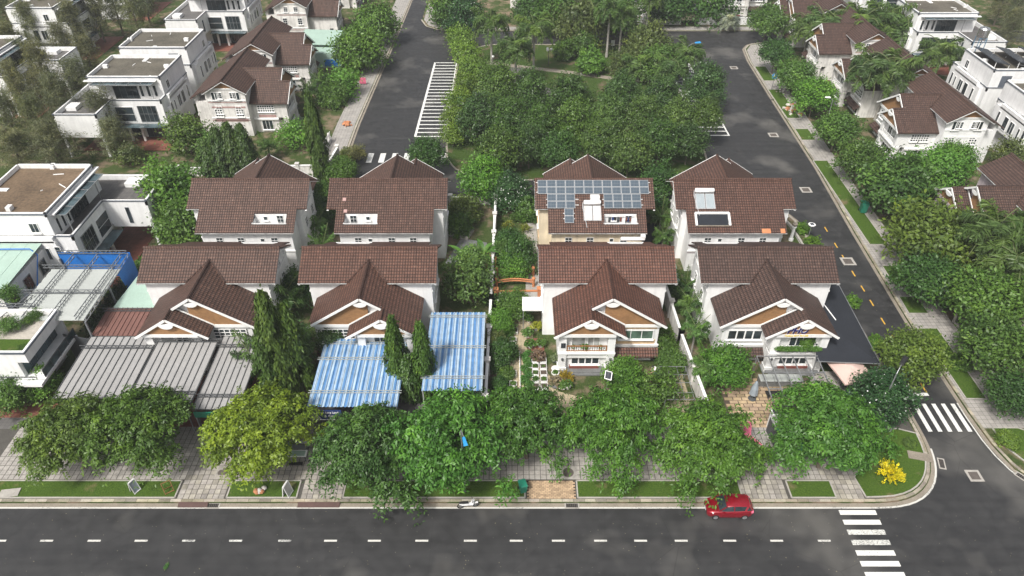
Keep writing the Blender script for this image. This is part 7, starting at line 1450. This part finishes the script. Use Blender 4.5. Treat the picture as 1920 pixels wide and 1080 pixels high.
def pot(px, py, r, h, label, plant=1.0, mat='pot', c=MID, z=.14, spiky=False):
    x, y = G(px, py, z); t = thing('potted_plant', label, 'potted plant', (x, y, z)); MB().lathe([(r * .6, 0), (r * .95, h * .8), (r * 1.1, h * .85), (r * 1.1, h), (r * .8, h)], n=12).obj('pot', mat, t)
    if plant: (put('plant', SPIKY[0], t, (0, 0, h), 0, col3(c), plant * .7) if spiky else put('plant', SP[tg.randrange(4)], t, (0, 0, h - .05), 0, col3(c), plant * 1.7))
for a in ((988, 632, .28, .5, 'conical potted shrub on the garden path', 1.3), (994, 652, .35, .45, 'potted plant at the front left of the stone terrace', 1.2), (1014, 650, .35, .45, 'potted plant at the front right of the stone terrace', 1.2), (1006, 618, .4, .4, 'yellow bushy potted plant on the red paving', 1.3, 'pot', (.17, .18, .02)), (992, 604, .3, .5, 'white pot near the back of the garden path', 1.0), (1009, 673, .5, .3, 'dry brown plant in a tub at the planter rows', 1.6, 'stone', (.10, .07, .05)), (1041, 695, .38, .35, 'upper empty round white pot beside the porch column', 0), (1041, 703, .38, .35, 'lower round white pot beside the porch column', .6), (1042, 722, .7, .35, 'large pinkish shrub in a wide pot at the porch corner', 1.4, 'stone', (.20, .16, .10)), (1054, 728, .45, .35, 'dark green shrub in front of the porch step', 1.1), (1064, 728, .35, .5, 'white urn with plant at the porch step', 1.0), (1060, 715, .3, .4, 'yellow croton beside the porch column', 1.3, 'stone', (.22, .17, .02), .14, True), (1040, 678, .4, .4, 'pale bush between villa wall and path', 1.0, 'stone', (.10, .13, .06))): pot(*a)
# balcony plants
bx = MB(); t = thing('balcony_plants', 'green plant boxes hanging along the lettered villa balcony', 'plants', (28.3, 52.4, 3.3)); MB().box(-2.0, -.15, -.3, 2.0, .15, 0).obj('box', 'blackplastic', t)
for k in range(16): put('plant', SP[k % 4], t, (-1.95 + k * .26, -.1, -.05), k, col3((.06, .13, .025)), 1.25)
for k, (xx, lab) in enumerate(((-1.9, 'bushy pot on the wooden balcony railing'), (-.3, 'small pots on the wooden balcony railing'), (-3.0, 'left pot on the wooden balcony railing'))):
    t = thing('potted_plant', lab, 'potted plant', (9.7 + xx - .6, 52.75, 2.86)); MB().lathe([(.12, 0), (.2, .3), (.16, .3)], n=10).obj('pot', 'terracotta', t); put('plant', SP[k], t, (0, 0, .28), 0, col3(MID), 1.5 if k == 0 else .9)
t = thing('wall_panel', 'small black square panel on the porch column of the railing villa', 'panel', (5.05, 52.4, 3.4)); MB().box(-.22, -.05, 0, .22, .0, .6).obj('panel', 'blackcell', t)
t = thing('solar_lamp', 'small solar panel on a pole among the tree leaves by the porch', 'lamp', (*G(1140, 705, 2.6), .13)); MB().tube([(0, 0, 0), (0, 0, 2.5)], .04, 6).obj('pole', 'steel', t); MB().add([(-.35, -.25, 2.4), (.25, -.45, 2.35), (.4, .2, 2.75), (-.2, .4, 2.8)], [(0, 1, 2, 3)]).obj('cell', 'blackcell', t); MB().bar((-.35, -.25, 2.4), (.25, -.45, 2.35), .07).bar((.25, -.45, 2.35), (.4, .2, 2.75), .07).bar((.4, .2, 2.75), (-.2, .4, 2.8), .07).bar((-.2, .4, 2.8), (-.35, -.25, 2.4), .07).obj('frame', 'whitetrim', t)
# orange garden arches, white side roof, terraces
t = thing('garden_arches', 'terracotta coloured ornamental bridge rails in the back garden', 'garden ornament', (*G(965, 530), .13)); f = MB()
for y_, z_ in ((1.2, .9), (-.9, .9)):
    for dz in (0, .28): f.tube([(-1.9 + k * .5, y_, z_ - dz + .25 * math.cos((k - 4) / 4 * 1.57)) for k in range(9)], .09, 6)
f.tube([(-2.3, .9, .9), (-2.3, 2.8, 1.3), (-3.0, 3.4, 1.5)], .1, 6); f.tube([(-3.3, 1.9, 1.1), (-3.3, 3.6, 1.5)], .1, 6); f.obj('rail', 'terracotta', t)
for x_, y_ in ((-2.1, 1.1), (-2.1, -.9), (2.2, 1.2), (2.2, -.9), (-3.3, 1.7), (-3.3, 3.6), (-2.3, 3.3)): MB().lathe([(.16, 0), (.16, 1.1), (.24, 1.15), (.2, 1.3), (.05, 1.4)], n=8).obj('post', 'terracotta', t, loc=(x_, y_, 0))
t = thing('side_porch', 'flat white porch roof at the side of the railing villa', 'porch roof', (2.1, 59.6, .13)); MB().box(-1.0, -1.1, 2.9, 1.1, 1.1, 3.05).obj('roof', 'white', t); MB().bar((-.9, -1, 0), (-.9, -1, 2.9), .08).bar((-.9, 1, 0), (-.9, 1, 2.9), .08).obj('post', 'steel', t)
MBs = MB().slab([(-.7, 0, 3.0), (.7, 0, 3.0), (.7, 4.4, 3.4), (-.7, 4.4, 3.4)], .06)
tag(MBs.obj('mint_sheet', 'mint', loc=(18.0, 63.2, .13)), 'small mint sheet roof between the two right front villas', 'roof sheet')
tag(MB().box(-1.6, -1.1, 0, 1.6, 1.1, .3).obj('terrace_slab', 'concrete', loc=(-6.8, 77.6, .13), rot=R(-20)), 'grey concrete slab in the vacant back garden', 'slab')
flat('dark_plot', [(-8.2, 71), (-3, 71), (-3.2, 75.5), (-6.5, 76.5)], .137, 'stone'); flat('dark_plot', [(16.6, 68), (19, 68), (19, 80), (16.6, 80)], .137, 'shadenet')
t = thing('trellis', 'thin steel trellis over the garden beside the person', 'trellis', (15.6, 48.4, .13)); f = MB()
for k in range(4): f.bar((-1.2 + k * .9, -1.8, 2.0), (-1.2 + k * .9, 2.6, 2.0), .05)
for yy in (-1.8, -.9, .4, 1.5, 2.6): f.bar((-1.3, yy, 2.05), (1.6, yy, 2.05), .05)
for xx in (-1.2, 1.5):
    for yy in (-1.7, 2.5): f.bar((xx, yy, 0), (xx, yy, 2.0), .06)
f.obj('frame', 'steel', t)
# litter: pale fallen leaves and paper scraps on the asphalt, one uncountable scatter
gl = np.random.default_rng(9); n = 420; c = np.stack([gl.uniform(-45, 46, n), gl.uniform(29, 36, n), np.full(n, .012)], 1); c[300:, 0] = gl.uniform(38.5, 45, 120); c[300:, 1] = gl.uniform(38, 140, 120)
kind(put('litter', leafmesh('litter', c, unit(gl, n) * np.array([1, 1, .02]), np.array([[0, 0, 1.0]] * n), gl.uniform(.04, .13, n), gl.uniform(.03, .08, n), gl.uniform(.3, 1, n), 'petal'), color=(.20, .19, .17)), 'stuff')
x, y = G(312, 1062); t = thing('twig', 'leafy green twig lying on the asphalt at the bottom', 'twig', (x, y, .01)); put('leaves', SP[0], t, (0, 0, 0), 0, (.05, .14, .03), (.55, 1.1, .25)); MB().bar((0, -.4, .03), (0, .4, .03), .03).obj('stem', 'bark', t)

t = thing('laundry', 'clothes drying in the roof balcony of the cream villa', 'laundry', (12.6, 70.9, 0))
MB().bar((-1.9, .2, 6.75), (1.7, .2, 6.75), .03).obj('line', 'steel', t)
for k, (xx, ww, mm) in enumerate(((-1.2, .3, 'darkgrey'), (-.85, .25, 'signblue'), (-.55, .22, 'blackplastic'), (-.2, .3, 'darkgrey'), (.1, .2, 'marblered'), (.75, .14, 'marblered'), (.98, .14, 'signblue'), (1.2, .14, 'marblered'))): MB().box(xx - ww / 2, .17, 6.05 + .1 * (k % 3), xx + ww / 2, .2, 6.74).obj('garment', mm, t)
# ------------------------------------------------------------------ damp air
hz = MB().box(-330, -60, -1.2, 330, 420, 53.0).obj('haze', 'asphalt'); hz.data.materials.clear()
hm = bpy.data.materials.new('haze'); hm.use_nodes = True; ht = hm.node_tree; ht.nodes.clear()
ho = ht.nodes.new('ShaderNodeOutputMaterial'); hv = ht.nodes.new('ShaderNodeVolumePrincipled'); hv.inputs['Color'].default_value = (.93, .96, 1, 1); hv.inputs['Density'].default_value = 0.00030
ht.links.new(hv.outputs[0], ho.inputs['Volume']); hz.data.materials.append(hm); kind(hz, 'stuff')
